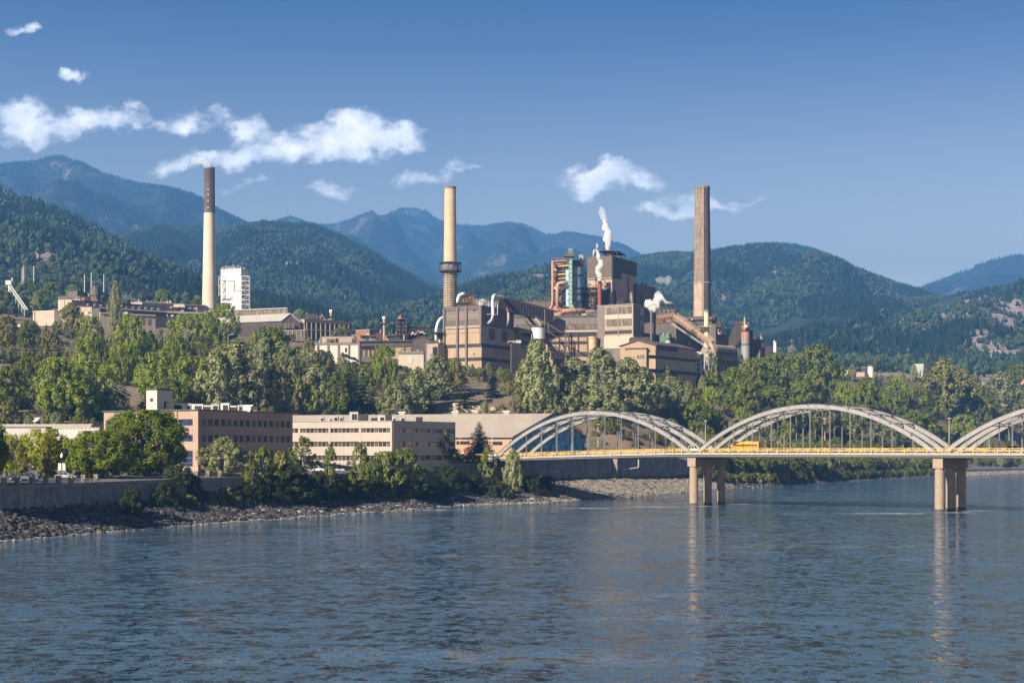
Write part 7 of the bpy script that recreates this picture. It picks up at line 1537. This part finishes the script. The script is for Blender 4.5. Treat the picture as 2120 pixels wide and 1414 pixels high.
# ================================================================ TREES
m_bark = M('bark', (.11,.08,.06), .25, 2, .95)
m_barkp = M('pale_bark', (.28,.25,.21), .25, 2, .9)
LM = dict(
  Y=leafmat('leaf_yellow_green', (0.135,0.186,0.028), .22, (0.333,0.381,0.051), .3),
  P=leafmat('leaf_pale_olive', (0.154,0.175,0.072), .18, (0.359,0.374,0.174), .25),
  G=leafmat('leaf_mid_green', (0.081,0.112,0.026), .22, (0.219,0.246,0.047), .28),
  O=leafmat('leaf_dull_olive', (0.119,0.128,0.043), .22, (0.270,0.251,0.076), .2),
  M=leafmat('leaf_maple', (0.066,0.113,0.016), .1, (0.218,0.248,0.024), .32),
  A=leafmat('leaf_golden', (0.185,0.229,0.016), .12, (0.408,0.416,0.024), .35),
  C=leafmat('leaf_columnar', (0.130,0.150,0.033), .15, (0.276,0.252,0.060), .3),
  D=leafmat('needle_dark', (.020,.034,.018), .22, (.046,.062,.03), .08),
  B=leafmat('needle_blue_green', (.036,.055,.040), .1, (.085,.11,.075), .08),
  W=leafmat('leaf_willow', (0.098,0.130,0.046), .15, (0.240,0.276,0.108), .3),
  E=leafmat('leaf_dark_bush', (.022,.034,.012), .3, (.062,.075,.026), .2),
  S=leafmat('shrub_leaf', (.050,.058,.022), .4, (.13,.12,.045), .2))
def leafmesh(name, pos, nrm, size, tint, mat, trunk=None, rs=None, aspect=1.0):
    n = len(pos); rs = rs or np.random.RandomState(1)
    a = np.cross(nrm, rs.normal(size=(n,3))); a /= np.linalg.norm(a,axis=1)[:,None]+1e-9; b = np.cross(nrm, a); b /= np.linalg.norm(b,axis=1)[:,None]+1e-9
    s = (size*rs.uniform(.6,1.25,n))[:,None]
    fold = nrm*s*.25
    v = np.stack([pos-a*s, pos+b*s*.55*aspect+fold, pos+a*s, pos-b*s*.55*aspect+fold],1).reshape(-1,3)
    me = bpy.data.meshes.new(name); me.vertices.add(4*n); me.vertices.foreach_set('co', v.ravel()); me.loops.add(4*n); me.loops.foreach_set('vertex_index', np.arange(4*n)); me.polygons.add(n)
    me.polygons.foreach_set('loop_start', np.arange(n)*4); me.polygons.foreach_set('loop_total', np.full(n,4)); me.update(calc_edges=True)
    at = me.attributes.new('tint','FLOAT','POINT'); at.data.foreach_set('value', np.repeat(tint,4).astype(np.float32)); me.materials.append(mat); return me
def envelope(kind, t):
    if kind == 'round': return np.sqrt(np.clip(1-(2*t-1)**2,0,1))**.8
    if kind == 'oval': return np.sin(pi*np.clip(t,0,1)**.75)**.75
    if kind == 'column': return np.clip(np.sin(pi*np.clip(t*.97+.03,0,1)**.8),0,1)**.55
    if kind == 'dome': return np.sqrt(np.clip(1-t**2.2,0,1))
    if kind == 'cone': return np.clip(1.02-t,0,1)**.8
def broadleaf(kind, wr, zb, nclump, nleaf, leaf, clump, mk, seed, jag=.25, trunk_mat=None, drooped=False, fill=.55, up_=.35):
    """unit height tree; wr: width/height"""
    rs = np.random.RandomState(seed); H = 1-zb
    # a few large lobes give the outline, clumps sit on them, leaves on the clumps
    nl = 7; la = rs.rand(nl)*2*pi; lt = rs.uniform(.15,.85,nl); lr = envelope(kind, lt)*wr/2*rs.uniform(.45,.75,nl)
    LC = np.stack([lr*np.cos(la), lr*np.sin(la), zb+lt*H],1); LR = rs.uniform(.28,.42,nl)*min(wr,1.0)
    cs = []
    while len(cs) < nclump:
        t = rs.uniform(0,1); a = rs.rand()*2*pi; R = envelope(kind, np.array(t))*wr/2; rr = R*(rs.uniform(fill,1.0))*(1+rs.uniform(-jag,jag)*.6)
        p = np.array([rr*cos(a), rr*sin(a), zb+t*H*.97])
        dl = np.min(np.linalg.norm((LC-p)*[1,1,.8],axis=1)/LR)
        if dl > 1.35+rs.rand()*1.3: continue
        cs.append(p)
    cs = np.array(cs); cr = clump*rs.uniform(.6,1.3,len(cs)); ct = rs.rand(len(cs))
    per = max(4, nleaf//len(cs)); ci = np.repeat(np.arange(len(cs)), per); n = len(ci)
    d = rs.normal(size=(n,3)); d /= np.linalg.norm(d,axis=1)[:,None]; low = d[:,2] < -.6; d[low,2] *= -1
    rad = cr[ci]*rs.uniform(.2,1.0,n)**.4*(1+.45*(rs.rand(n)<.12))
    pos = cs[ci]+d*rad[:,None]*np.array([.9,.9,1.0+up_])
    pos[:,2] = np.minimum(pos[:,2], 1.02)
    if drooped:
        k_ = rs.rand(n); pos[:,2] -= k_*.30*(1-zb)*rs.uniform(.4,1,n)[...]; pos[:,2] = np.maximum(pos[:,2], .02)
    ctr = np.array([0,0,zb+H*.4]); out = pos-ctr; out /= np.linalg.norm(out,axis=1)[:,None]+1e-9
    nr = d*.8+out*.35+np.array([0,0,.12])+rs.normal(size=(n,3))*.35; nr /= np.linalg.norm(nr,axis=1)[:,None]
    tint = np.clip(ct[ci]*.55+rs.rand(n)*.45+(.0),0,1)
    me = leafmesh('crown', pos, nr, np.full(n,leaf), tint, LM[mk], rs=rs, aspect=1.2 if not drooped else .5)
    b = MB(); th = .5 if kind != 'column' else .75; r0 = .016+.008*min(wr,1.2)
    b.tube([(0,0,-.04),(0.004,0.003,zb*.6),(.0,.006,zb+.15*H),(.006,0,zb+th*H)], [r0*1.25,r0,r0*.75,r0*.25], 7)
    for i in rs.choice(len(cs), min(11,len(cs)), False):
        c = cs[i]; z0 = min(zb*.8+rs.rand()*.3*H, c[2]-.03); 
        if c[2] < zb+.1: continue
        b.tube([(0,0,max(z0,.08)),(c[0]*.5,c[1]*.5,z0+(c[2]-z0)*.6),(c[0]*.9,c[1]*.9,c[2])], [r0*.5,r0*.3,r0*.1], 5, False)
    tm = b.mesh('trunk', trunk_mat or m_bark); return me, tm
def conifer(seed, wr=.42, levels=22, mk='D', per=12, q=12, droop=.25, leaf=.048, zb=.05):
    rs = np.random.RandomState(seed); pos = []; nr = []; tn = []
    for l in range(levels):
        t = l/(levels-1); z = zb+(1-zb)*t**.92; R = wr/2*(1-t)**.85*rs.uniform(.85,1.12)+.012
        for k_ in range(max(4,int(per*(1-t*.45)))):
            a = rs.rand()*2*pi; L_ = R*rs.uniform(.7,1.15); tb = rs.rand()
            m_ = max(3, int(q*(1-t*.6)))
            for j in range(m_):
                f = (j+.6)/m_; w_ = .22*(1-f*.4)*L_
                off = rs.uniform(-1,1)*w_; x = f*L_
                pos.append([x*cos(a)-off*sin(a), x*sin(a)+off*cos(a), z-droop*x*(1 if f < .8 else .8)+rs.uniform(-.006,.006)-abs(off)*.3])
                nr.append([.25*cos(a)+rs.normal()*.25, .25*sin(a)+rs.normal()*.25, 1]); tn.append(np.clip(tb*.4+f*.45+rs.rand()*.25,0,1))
    pos = np.array(pos); nr = np.array(nr); nr /= np.linalg.norm(nr,axis=1)[:,None]; sz = leaf*(1-.55*(pos[:,2]))
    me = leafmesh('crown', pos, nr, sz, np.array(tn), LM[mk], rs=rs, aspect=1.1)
    b = MB(); b.tube([(0,0,-.03),(0,0,.5),(0,0,.985)], [.015,.009,.002], 6); return me, b.mesh('trunk', m_bark)
TM = {
 'Y': [broadleaf('round', .90, .05, 150, 8200, .0235, .062, 'Y', s, jag=.45, up_=.6) for s in (11,12,13,14)],
 'P': [broadleaf('oval', .66, .02, 170, 9000, .020, .055, 'P', s, jag=.4, trunk_mat=m_barkp, up_=.8) for s in (21,22,23,24)],
 'G': [broadleaf('round', .78, .05, 150, 7800, .023, .062, 'G', s, jag=.45, up_=.5) for s in (31,32,33)],
 'O': [broadleaf('oval', .72, .03, 150, 7600, .022, .058, 'O', s, jag=.5, up_=.7) for s in (41,42,43)],
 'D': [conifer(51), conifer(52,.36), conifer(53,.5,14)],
 'M': [broadleaf('round', 1.25, .08, 300, 34000, .018, .085, 'M', 61, jag=.12, fill=.7), broadleaf('round', 1.2, .06, 300, 34000, .018, .085, 'M', 62, jag=.12, fill=.7)],
 'A': [broadleaf('round', 1.05, .18, 90, 9000, .024, .10, 'A', 71), broadleaf('round', 1.1, .2, 90, 9000, .024, .10, 'A', 72)],
 'C': [broadleaf('column', .32, .12, 60, 4200, .018, .055, 'C', 81), broadleaf('column', .34, .1, 60, 4200, .018, .055, 'C', 82)],
 'Q': [broadleaf('oval', .75, .04, 260, 19000, .0145, .05, 'P', 91, jag=.4, trunk_mat=m_barkp, up_=.8), broadleaf('oval', .7, .06, 110, 9000, .018, .06, 'P', 92, trunk_mat=m_barkp)],
 'T': [broadleaf('oval', .55, .10, 46, 3400, .020, .055, 'G', s, jag=.5, trunk_mat=m_barkp) for s in (95,96)],
 'W': [broadleaf('dome', 1.0, .35, 70, 11000, .020, .10, 'W', 101, drooped=True)],
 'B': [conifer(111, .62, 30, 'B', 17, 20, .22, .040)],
 'H': [broadleaf('dome', 1.1, .0, 90, 7000, .030, .10, 'E', s, jag=.5) for s in (121,122)],
}
KN = {'Y':'yellow-green box elder','P':'pale olive poplar','G':'leafy green tree','O':'dull olive tree','D':'dark conifer','M':'maple','A':'golden tree','C':'slim tree','Q':'silvery poplar','T':'thin sapling','W':'willow','B':'blue spruce','H':'dark spreading bush'}
NM = {'Y':'box_elder','P':'poplar_tree','G':'broadleaf_tree','O':'olive_green_tree','D':'conifer_tree','M':'maple_tree','A':'golden_tree','C':'columnar_tree','Q':'poplar_tree','T':'sapling','W':'willow_tree','B':'spruce_tree','H':'bush'}
placed = []
def put_tree(kind, x, y, z, h, wscale=1.0, label=None, group=None, zone=None, rot=None, v=None):
    cm, tm = TM[kind][(v if v is not None else rnd.randrange(99)) % len(TM[kind])]
    r = bpy.data.objects.new(NM[kind], None); C.objects.link(r); r.location = (x, y, z-.1); r.scale = (h*wscale, h*wscale, h); r.rotation_euler = (0,0, rnd.random()*6.28 if rot is None else rot); r.empty_display_size = .1
    for nm, me in (('crown', cm), ('trunk', tm)): o = bpy.data.objects.new(nm, me); C.objects.link(o); o.parent = r
    r['category'] = 'bush' if kind == 'H' else 'tree'
    if label: r['label'] = label
    if group: r['group'] = group
    if not label: placed.append([r, kind, CX+F*x/y, HY-(z-CZ)*F/y, h, y, zone])
    return r
def px_tree(kind, px, ytop, ybase, wpx, d=None, label=None, group=None, zone=None, v=None, z=None):
    if d is None: d = ground_hit(px, ybase)
    if z is None: z = hz(px, d)
    h = ZD(ytop, d)-z; base_w = {'Y':.92,'P':.68,'G':.8,'O':.75,'D':.44,'M':1.25,'A':1.08,'C':.33,'Q':.74,'T':.55,'W':1.0,'B':.62,'H':1.1}[kind]
    return put_tree(kind, XD(px,d), d, z, h, (wpx*d/F)/(h*base_w), label, group, zone, v=v)
# --- promenade and river-bank trees
px_tree('M', 212, 893, 0, 150, 322, 'dark round maple leaning over the river wall, left half of the pair', 'maples by the peach block', v=0)
px_tree('M', 298, 852, 0, 180, 345, 'tallest maple, yellow-topped, in front of the peach office block', 'maples by the peach block', v=1)
px_tree('A', 14, 902, 0, 90, 318, 'golden-green street tree at the left edge above the glass fence', 'golden street trees', v=0)
px_tree('A', 90, 890, 0, 110, 322, 'largest golden-green street tree in front of the grey shop', 'golden street trees', v=1)
for i, (px, yt, w_, d, lb_) in enumerate(((45,918,30,296,'slim columnar tree on the promenade, left one beside the glass fence'),(97,920,32,302,'slim columnar tree on the promenade in front of the largest golden tree'),(146,912,26,330,'slim columnar tree beside the banner lamp post'))):
    px_tree('C', px, yt, 0, w_, d, lb_, 'slim trees on the promenade', v=i)
px_tree('Q', 466, 905, 0, 108, 348, 'bright silvery poplar on the river bank before the corner of the peach block', None, v=0)
px_tree('B', 992, 874, 0, 82, 462, 'large blue-green spruce left of the bridge end', None)
px_tree('W', 878, 966, 0, 78, 412, 'pale drooping willow on the river bank below the banded office corner', None)
px_tree('D', 1033, 892, 0, 40, 520, 'small green conifer right of the blue spruce in front of the warehouse', None, v=2)
px_tree('D', 1068, 900, 0, 22, 522, 'slim conifer seen under the left end of the near arch', None, v=1)
px_tree('Q', 1062, 930, 0, 48, 443, 'leafy poplar growing up past the left end of the bridge deck', None, v=1)
BANK = [('O',580,935,0,60,360),('H',275,1008,0,52,297),('H',370,962,0,70,322),('H',340,1000,0,60,312),('T',545,925,0,66,350),('T',520,950,0,40,345),('H',600,962,0,110,356),('T',628,902,0,60,372),('H',650,977,0,80,366),('T',684,922,0,46,372),('H',560,987,0,80,350),('H',520,1002,0,70,342),
 ('T',745,918,0,60,392),('G',800,936,0,70,394),('G',838,930,0,62,402),('H',770,987,0,80,388),('G',770,950,0,60,392),('H',850,992,0,90,402),('G',905,880,0,60,446),('G',928,925,0,52,448),('H',930,967,0,80,428),('H',960,977,0,90,436),('H',1000,987,0,90,440),('H',1035,1000,0,60,432),
 ('H',905,997,0,60,418),('H',975,942,0,60,452),('O',950,940,0,46,450),('H',1205,952,0,34,512),('H',1100,985,0,46,446),('H',700,987,0,60,374),('H',400,985,0,50,325),('H',885,1002,0,60,408),('G',870,940,0,46,440),('T',1010,925,0,40,446),('H',1130,985,0,40,466),('H',480,1012,0,70,338),('H',630,1002,0,80,360),('H',730,1002,0,70,380)]
for t_ in BANK: px_tree(t_[0], t_[1], t_[2], 0, t_[4], t_[5], zone='bank')
for i in range(9):   # the promenade row goes on beyond the left edge and shades the bank
    px = -70-i*75; kn = knots(px); d = kn[3,0]+6+(i%2)*4
    put_tree('M', XD(px,d), d, hz(px,d,kn), 13+(i%3)*1.5, .9, ['nearest','second','third','fourth','fifth','sixth','seventh','eighth','ninth'][i]+' promenade maple beyond the left edge, counting away from the view', 'promenade maples beyond the left edge')
# --- hillside trees that the photo shows plainly: kind, px, top row, base row, width
HILL = [('O',15,655,722,60),('G',60,665,742,50),('O',108,690,762,60),('O',148,628,700,66),('Y',190,655,742,50),('Y',182,700,800,62),('Y',120,742,868,95),('Y',188,752,864,110),('Y',150,792,872,120),('Y',270,655,775,72),('Y',252,716,800,60),
 ('G',305,690,760,50),('Y',330,730,834,100),('Y',402,742,850,105),('Y',362,700,790,70),('Y',392,652,735,86),('Y',428,648,720,50),('Y',466,630,716,62),('P',492,706,862,120),('P',446,728,866,100),('G',350,785,862,90),('O',420,790,866,80),('G',562,680,790,96),
 ('D',520,770,866,50),('O',572,752,868,60),('O',612,778,868,62),('P',655,756,862,80),('G',700,772,868,60),('D',722,742,852,44),('D',752,752,862,44),('D',735,782,868,40),('D',690,738,805,46),('Y',796,716,800,58),('P',822,790,868,80),('P',862,768,868,72),('P',905,736,832,90),
 ('O',942,742,812,60),('D',962,772,852,46),('D',886,792,866,50),('D',1020,754,822,42),('P',1110,706,868,88),('P',1190,742,852,90),('P',1242,722,852,112),('P',1300,742,862,100),('P',1182,790,870,84),('P',1252,792,872,100),('P',1332,762,870,84),('P',1392,782,868,84),('O',1342,800,872,72),
 ('O',1424,790,852,50),('Y',1480,736,800,36),('G',1520,762,850,62),('G',1562,742,840,70),('G',1542,792,872,70),('G',1602,732,830,70),('G',1642,736,830,62),('G',1692,716,812,78),('G',1602,800,880,70),('O',1955,745,860,105),('O',1992,766,860,84),('P',2072,772,862,96),('G',1902,802,902,70),
 ('Y',640,800,868,50),('G',240,800,868,60),('G',60,740,830,60),('G',20,760,850,70),('O',15,830,885,60),('P',545,700,800,60),('P',590,720,800,60),('O',640,700,770,40),('Y',655,668,705,22),('Y',710,675,706,26),('O',700,680,706,34),('P',540,640,676,46),('P',620,640,672,40),('G',650,655,690,30),
 ('D',300,600,640,26),('D',320,598,640,24),('D',350,602,640,26),('D',370,606,646,26),('D',395,600,648,28),('G',336,600,640,34),('P',240,585,622,34),('G',110,585,625,44),('G',60,580,620,40),('Y',150,590,626,30),('G',0,600,650,50),('G',85,600,650,40),('P',75,610,660,26),('G',405,620,655,30),
 ('G',1735,760,830,46),('Y',1748,790,850,40),('G',1790,790,870,60),('D',1815,770,850,30),('G',1850,795,880,60),('Y',1862,780,850,40),('G',2030,800,890,70),('D',2110,780,870,40),('O',2115,800,890,60),('G',1660,790,880,70),('Y',1645,850,890,40),('O',1700,840,905,60),('G',1760,850,915,70),('P',1830,870,925,70),('G',1900,850,925,80),('Y',1935,880,930,60),
 ('O',1080,800,868,50),('P',1140,800,872,60),('G',1440,830,900,60),('G',1480,850,905,50),('Y',1460,880,915,40),('P',1530,860,915,50),('Y',1470,800,850,36),]
for t_ in HILL: px_tree(t_[0], t_[1], t_[2], t_[3], t_[4], zone='hill')
# --- the rest of the slope wood, one by one
rs_ = random.Random(99); tries = 0; extra = 0
occ = [(p[2], p[5]) for p in placed]
def bare(px, py):
    return (900 < px < 1085 and 795 < py < 868 and abs(px-1000) < 30+(py-795)*1.3) or (1470 < px < 1560 and 805 < py < 868 and abs((px-1510)-(py-835)*1.1) < 16) or (210 < px < 300 and 790 < py < 845)
while extra < 165 and tries < 9000:
    tries += 1; px = rs_.uniform(-50, 2170); f = rs_.random()
    kn = knots(px); d = kn[4,0]+8+(kn[6,0]+18-kn[4,0])*f; z = hz(px, d); py = HY-(z-CZ)*F/d
    if bare(px, py-4): continue
    if any(abs(px-a) < 19 and abs(d-b_) < 22 for a, b_ in occ): continue
    if 1085 < px < 1560 and py < 800: continue
    if 590 < px < 900 and py < 772: continue
    hpx = rs_.uniform(30, 66) if px < 1480 else rs_.uniform(26, 56)
    if px > 560 and px < 960: k_ = rs_.choices('PODGY', (4,2,3,2,1))[0]
    elif px <= 560: k_ = rs_.choices('YGODP', (3,3,3,2,1))[0]
    elif px < 1470: k_ = rs_.choices('PODG', (5,2,1,1))[0]
    else: k_ = rs_.choices('GOYPD', (3,4,2.2,1.5,2.2))[0]
    top = 700 if px < 600 else 775 if px < 900 else 770 if px < 1085 else 735 if px < 1480 else 745
    h = min(hpx*d/F, max((ZD(top+rs_.uniform(0,25), d)-z), 4))
    put_tree(k_, XD(px,d), d, z, h, rs_.uniform(.65,1.1), zone='hill'); occ.append((px, d)); extra += 1
# --- labels: what kind, which slope, behind which landmark, and its place in that row
ZN = [(-999,100,'the grey shop'),(100,210,'the white shop'),(210,330,'the lift tower'),(330,430,'the peach roof hoods'),(430,605,'the peach block end'),(605,740,'the banded office'),(740,900,'the banded office fans'),(900,1000,'the bare soil patch'),(1000,1110,'the blue spruce'),(1110,1230,'the painted gable'),(1230,1350,'the left arch crown'),(1350,1480,'the first pier'),(1480,1600,'the school bus'),(1600,1720,'the middle arch crown'),(1720,1850,'the middle arch fall'),(1850,1980,'the second pier'),(1980,9999,'the right arch')]
def zone_of(px):
    for a, c, n in ZN:
        if a <= px < c: return n
    return 'the right arch'
groups = {}
for p in placed:
    r, kind, px, py, h, d, zone = p
    if zone == 'bank': lev = 'on the river bank below'
    else:
        kn = knots(px); f = (d-kn[4,0])/(kn[6,0]-kn[4,0]); lev = 'low on the slope behind' if f < .33 else 'halfway up the slope behind' if f < .7 else 'high on the slope behind' if f < 1.08 else 'beyond the slope top behind'
    groups.setdefault((lev, zone_of(px), kind), []).append(p)
ORD = ['first','second','third','fourth','fifth','sixth','seventh','eighth','ninth','tenth','eleventh','twelfth']
for (lev, zn, kind), ps in groups.items():
    ps.sort(key=lambda p: p[2])
    for i, p in enumerate(ps):
        if len(ps) == 1: lab = f"lone {KN[kind]} {lev} {zn}"
        else: lab = f"{ORD[i]} {KN[kind]} from the left, {lev} {zn}"
        p[0]['label'] = lab; p[0]['group'] = 'trees and bushes on the river bank' if 'bank' in lev else 'trees on the wooded slope'

# ================================================================ LOOSE COVER
def near_shrub(seed, mk):
    me, _ = broadleaf('dome', 1.6, .0, 22, 700, .09, .22, mk, seed); return hidden('shrub_pattern', me)
SH = [near_shrub(201,'S'), near_shrub(202,'S'), near_shrub(203,'G'), near_shrub(204,'O')]
mini = [hidden('small_tree_pattern', TM[k_][0][0]) for k_ in ('G','O','P','D')]
rs2 = random.Random(5); pts=[]; scl=[]; rot=[]; idx=[]
for i in range(6400):
    px = rs2.uniform(-420, 2420); kn = knots(px); f = rs2.random()**.9; d = kn[4,0]+2+(kn[6,0]+30-kn[4,0])*f; z = hz(px,d,kn); py = HY-(z-CZ)*F/d
    if bare(px, py) and rs2.random() < .97: continue
    if px > 1500: f2 = .5
    dn = fbm(XD(px,d), d, 25, 3, 77)
    if dn < -.28 and rs2.random() < .8: continue
    big = rs2.random() < (.16 if -80 < px < 2180 else .5)
    if big and ((590 < px < 1100 and f > .85) or bare(px, py-25) or bare(px, py-45)): big = False
    pts.append((XD(px,d), d, z-.2)); scl.append(rs2.uniform(4,8.5) if big else rs2.uniform(1.0,2.8)); rot.append(rs2.random()*6.3); idx.append(4+rs2.choices((0,1,2,3),(3,3,2,2))[0] if big else rs2.randrange(4))
scatter('slope_undergrowth', pts, scl, rot, idx, SH+mini)
# brush along the right-hand bank, under and beyond the bridge
pts=[]; scl=[]; rot=[]; idx=[]
for i in range(2600):
    px = rs2.uniform(1440, 2250); kn = knots(px); a, c = kn[2,0]-3, kn[4,0]+15; f = rs2.random()**1.3; d = a+(c-a)*f; z = hz(px,d,kn)
    big = rs2.random() < .42 and f > .12
    if px > 1965 and (rs2.random() < .62 or d < kn[3,0]+15): continue
    pts.append((XD(px,d), d, z-.3)); scl.append(rs2.uniform(5,9.5) if big else rs2.uniform(1.8,3.8)); rot.append(rs2.random()*6.3); idx.append(4+rs2.choices((0,1,2,3),(4,4,1,0))[0] if big else rs2.randrange(4))
for i in range(110):    # sparse growth on the left bank at the foot of the wall
    px = rs2.uniform(330, 1120); kn = knots(px); d = kn[2,0]-rs2.random()**2*7-.8; pts.append((XD(px,d), d, hz(px,d,kn)-.2)); scl.append(rs2.uniform(1.1,3.0)); rot.append(rs2.random()*6.3); idx.append(rs2.choices((0,1,2,3),(2,2,3,4))[0])
scatter('bank_brush', pts, scl, rot, idx, SH+mini)
# wood on the far terrace and behind the works
pts=[]; scl=[]; rot=[]; idx=[]
for i in range(9000):
    px = rs2.uniform(-300, 2500); kn = knots(px); f = rs2.random(); 
    a = kn[7,0]+60 if px > 430 else kn[6,0]+90; c = kn[8,0]+120
    if px < 430 and rs2.random() < .3: a = kn[7,0]+100
    d = a+(c-a)*f; z = hz(px,d,kn)
    if fbm(XD(px,d), d, 70, 3, 55) < (-.12 if px > 1500 else .0): continue
    if 500 < px < 1580 and rs2.random() < .8: continue
    if px < 430 and d < 1130 and 60 < px: continue
    pts.append((XD(px,d), d, z-.3)); scl.append(rs2.uniform(6,14)); rot.append(rs2.random()*6.3); idx.append(rs2.choices((0,1,2,3,4,5),(2,2,2,3,3,3))[0])
scatter('terrace_wood', pts, scl, rot, idx, FARP)

# ---------------------------------------------------------------- stones
def rockpat(seed, sub=2, mat=None, flat=.6):
    bm = bmesh.new(); bmesh.ops.create_icosphere(bm, subdivisions=sub, radius=.5); r_ = random.Random(seed)
    cuts = [Vector((r_.gauss(0,1),r_.gauss(0,1),r_.gauss(0,1))).normalized() for _ in range(7)]
    for v in bm.verts:
        for c in cuts:
            dd_ = v.co.dot(c)
            if dd_ > .33: v.co -= c*(dd_-.33)
        v.co.z *= flat; v.co.x *= 1.25
    me = bpy.data.meshes.new('stone_pattern'); bm.to_mesh(me); bm.free(); me.materials.append(mat); return hidden('stone_pattern', me)
def stonemat(name, c1, c2):
    m = leafmat(name, c1, .45, c2, 0.0, False); return m
sm1 = stonemat('riprap_stone', (.032,.033,.036), (.095,.09,.087)); sm2 = stonemat('pale_cobble', (.15,.128,.10), (.255,.22,.17)); sm3 = stonemat('shore_stone', (.12,.115,.11), (.30,.28,.255))  # riprap tones darkened to stand in for shade on the bank
RK = [rockpat(s, 2, sm1) for s in (1,2,3)]+[rockpat(7, 1, sm2, .7)]+[rockpat(9, 2, sm3), rockpat(10, 1, sm3)]
pts=[]; scl=[]; rot=[]; idx=[]
for i in range(30000):
    px = rs2.uniform(-60, 1180)**1.0; px = -60+1240*((px+60)/1240)**.85; kn = knots(px); f = rs2.random(); d = kn[1,0]-1.2+(kn[2,0]+.3-kn[1,0]+1.2)*f
    if px > 1120 and rs2.random() < .6: continue
    shore = f < .10; z = hz(px,d,kn)
    s = rs2.uniform(.35,.75) if shore else rs2.uniform(.35,1.15)*(1+.6*(rs2.random()<.12))
    pts.append((XD(px,d), d, max(z,-.15)+.02)); scl.append(s); rot.append(rs2.random()*6.3); idx.append((rs2.choice((4,5,4,0))) if shore else rs2.choices((0,1,2,4,5),(3,3,3,.5,.3))[0])
scatter('riprap', pts, scl, rot, idx, RK)
pts=[]; scl=[]; rot=[]; idx=[]
for i in range(26000):
    px = rs2.uniform(1090, 1520); kn = knots(px); f = rs2.random()**1.1; d = kn[1,0]-.6+(kn[2,0]-kn[1,0])*f
    pts.append((XD(px,d), d, max(hz(px,d,kn),-.1))); scl.append(rs2.uniform(.22,.75)); rot.append(rs2.random()*6.3); idx.append(3 if rs2.random() < .8 else 4)
for i in range(7000):
    px = rs2.uniform(1500, 2200); kn = knots(px); f = rs2.random(); d = kn[1,0]-1+(kn[2,0]+2-kn[1,0])*f
    pts.append((XD(px,d), d, max(hz(px,d,kn),-.1))); scl.append(rs2.uniform(.4,1.3)); rot.append(rs2.random()*6.3); idx.append(rs2.choice((0,1,0,1,2,4)) if px < 1960 else rs2.choice((3,4)))
scatter('shore_cobbles', pts, scl, rot, idx, RK)
# pale rock ledge above the warehouse
t = empty('rock_ledge', P(970,852,640), 'pale layered rock ledge at the foot of the bare soil patch', 'rock ledge')
r_ = random.Random(4)
for i in range(26):
    px = 935+r_.random()*78; py = 845+r_.random()*12+abs(px-975)*.05; d = ground_hit(px, py, 595); c = P(px,py,d); c.z = hz(px,d)+.2
    b = MB(); w_, h_ = r_.uniform(1.2,4.2), r_.uniform(.4,1.1); n = 7
    b.ring([[(c.x+w_*cos(2*pi*k_/n)*r_.uniform(.8,1.1), c.y+1.4*sin(2*pi*k_/n), c.z+zz) for k_ in range(n)] for zz in (-.6,h_*.7,h_)]); b.build('stone', M('pale_ledge_rock', (.46,.40,.31), .2, .8, .9, patch=.5, patchcol=(.25,.20,.14)), t)
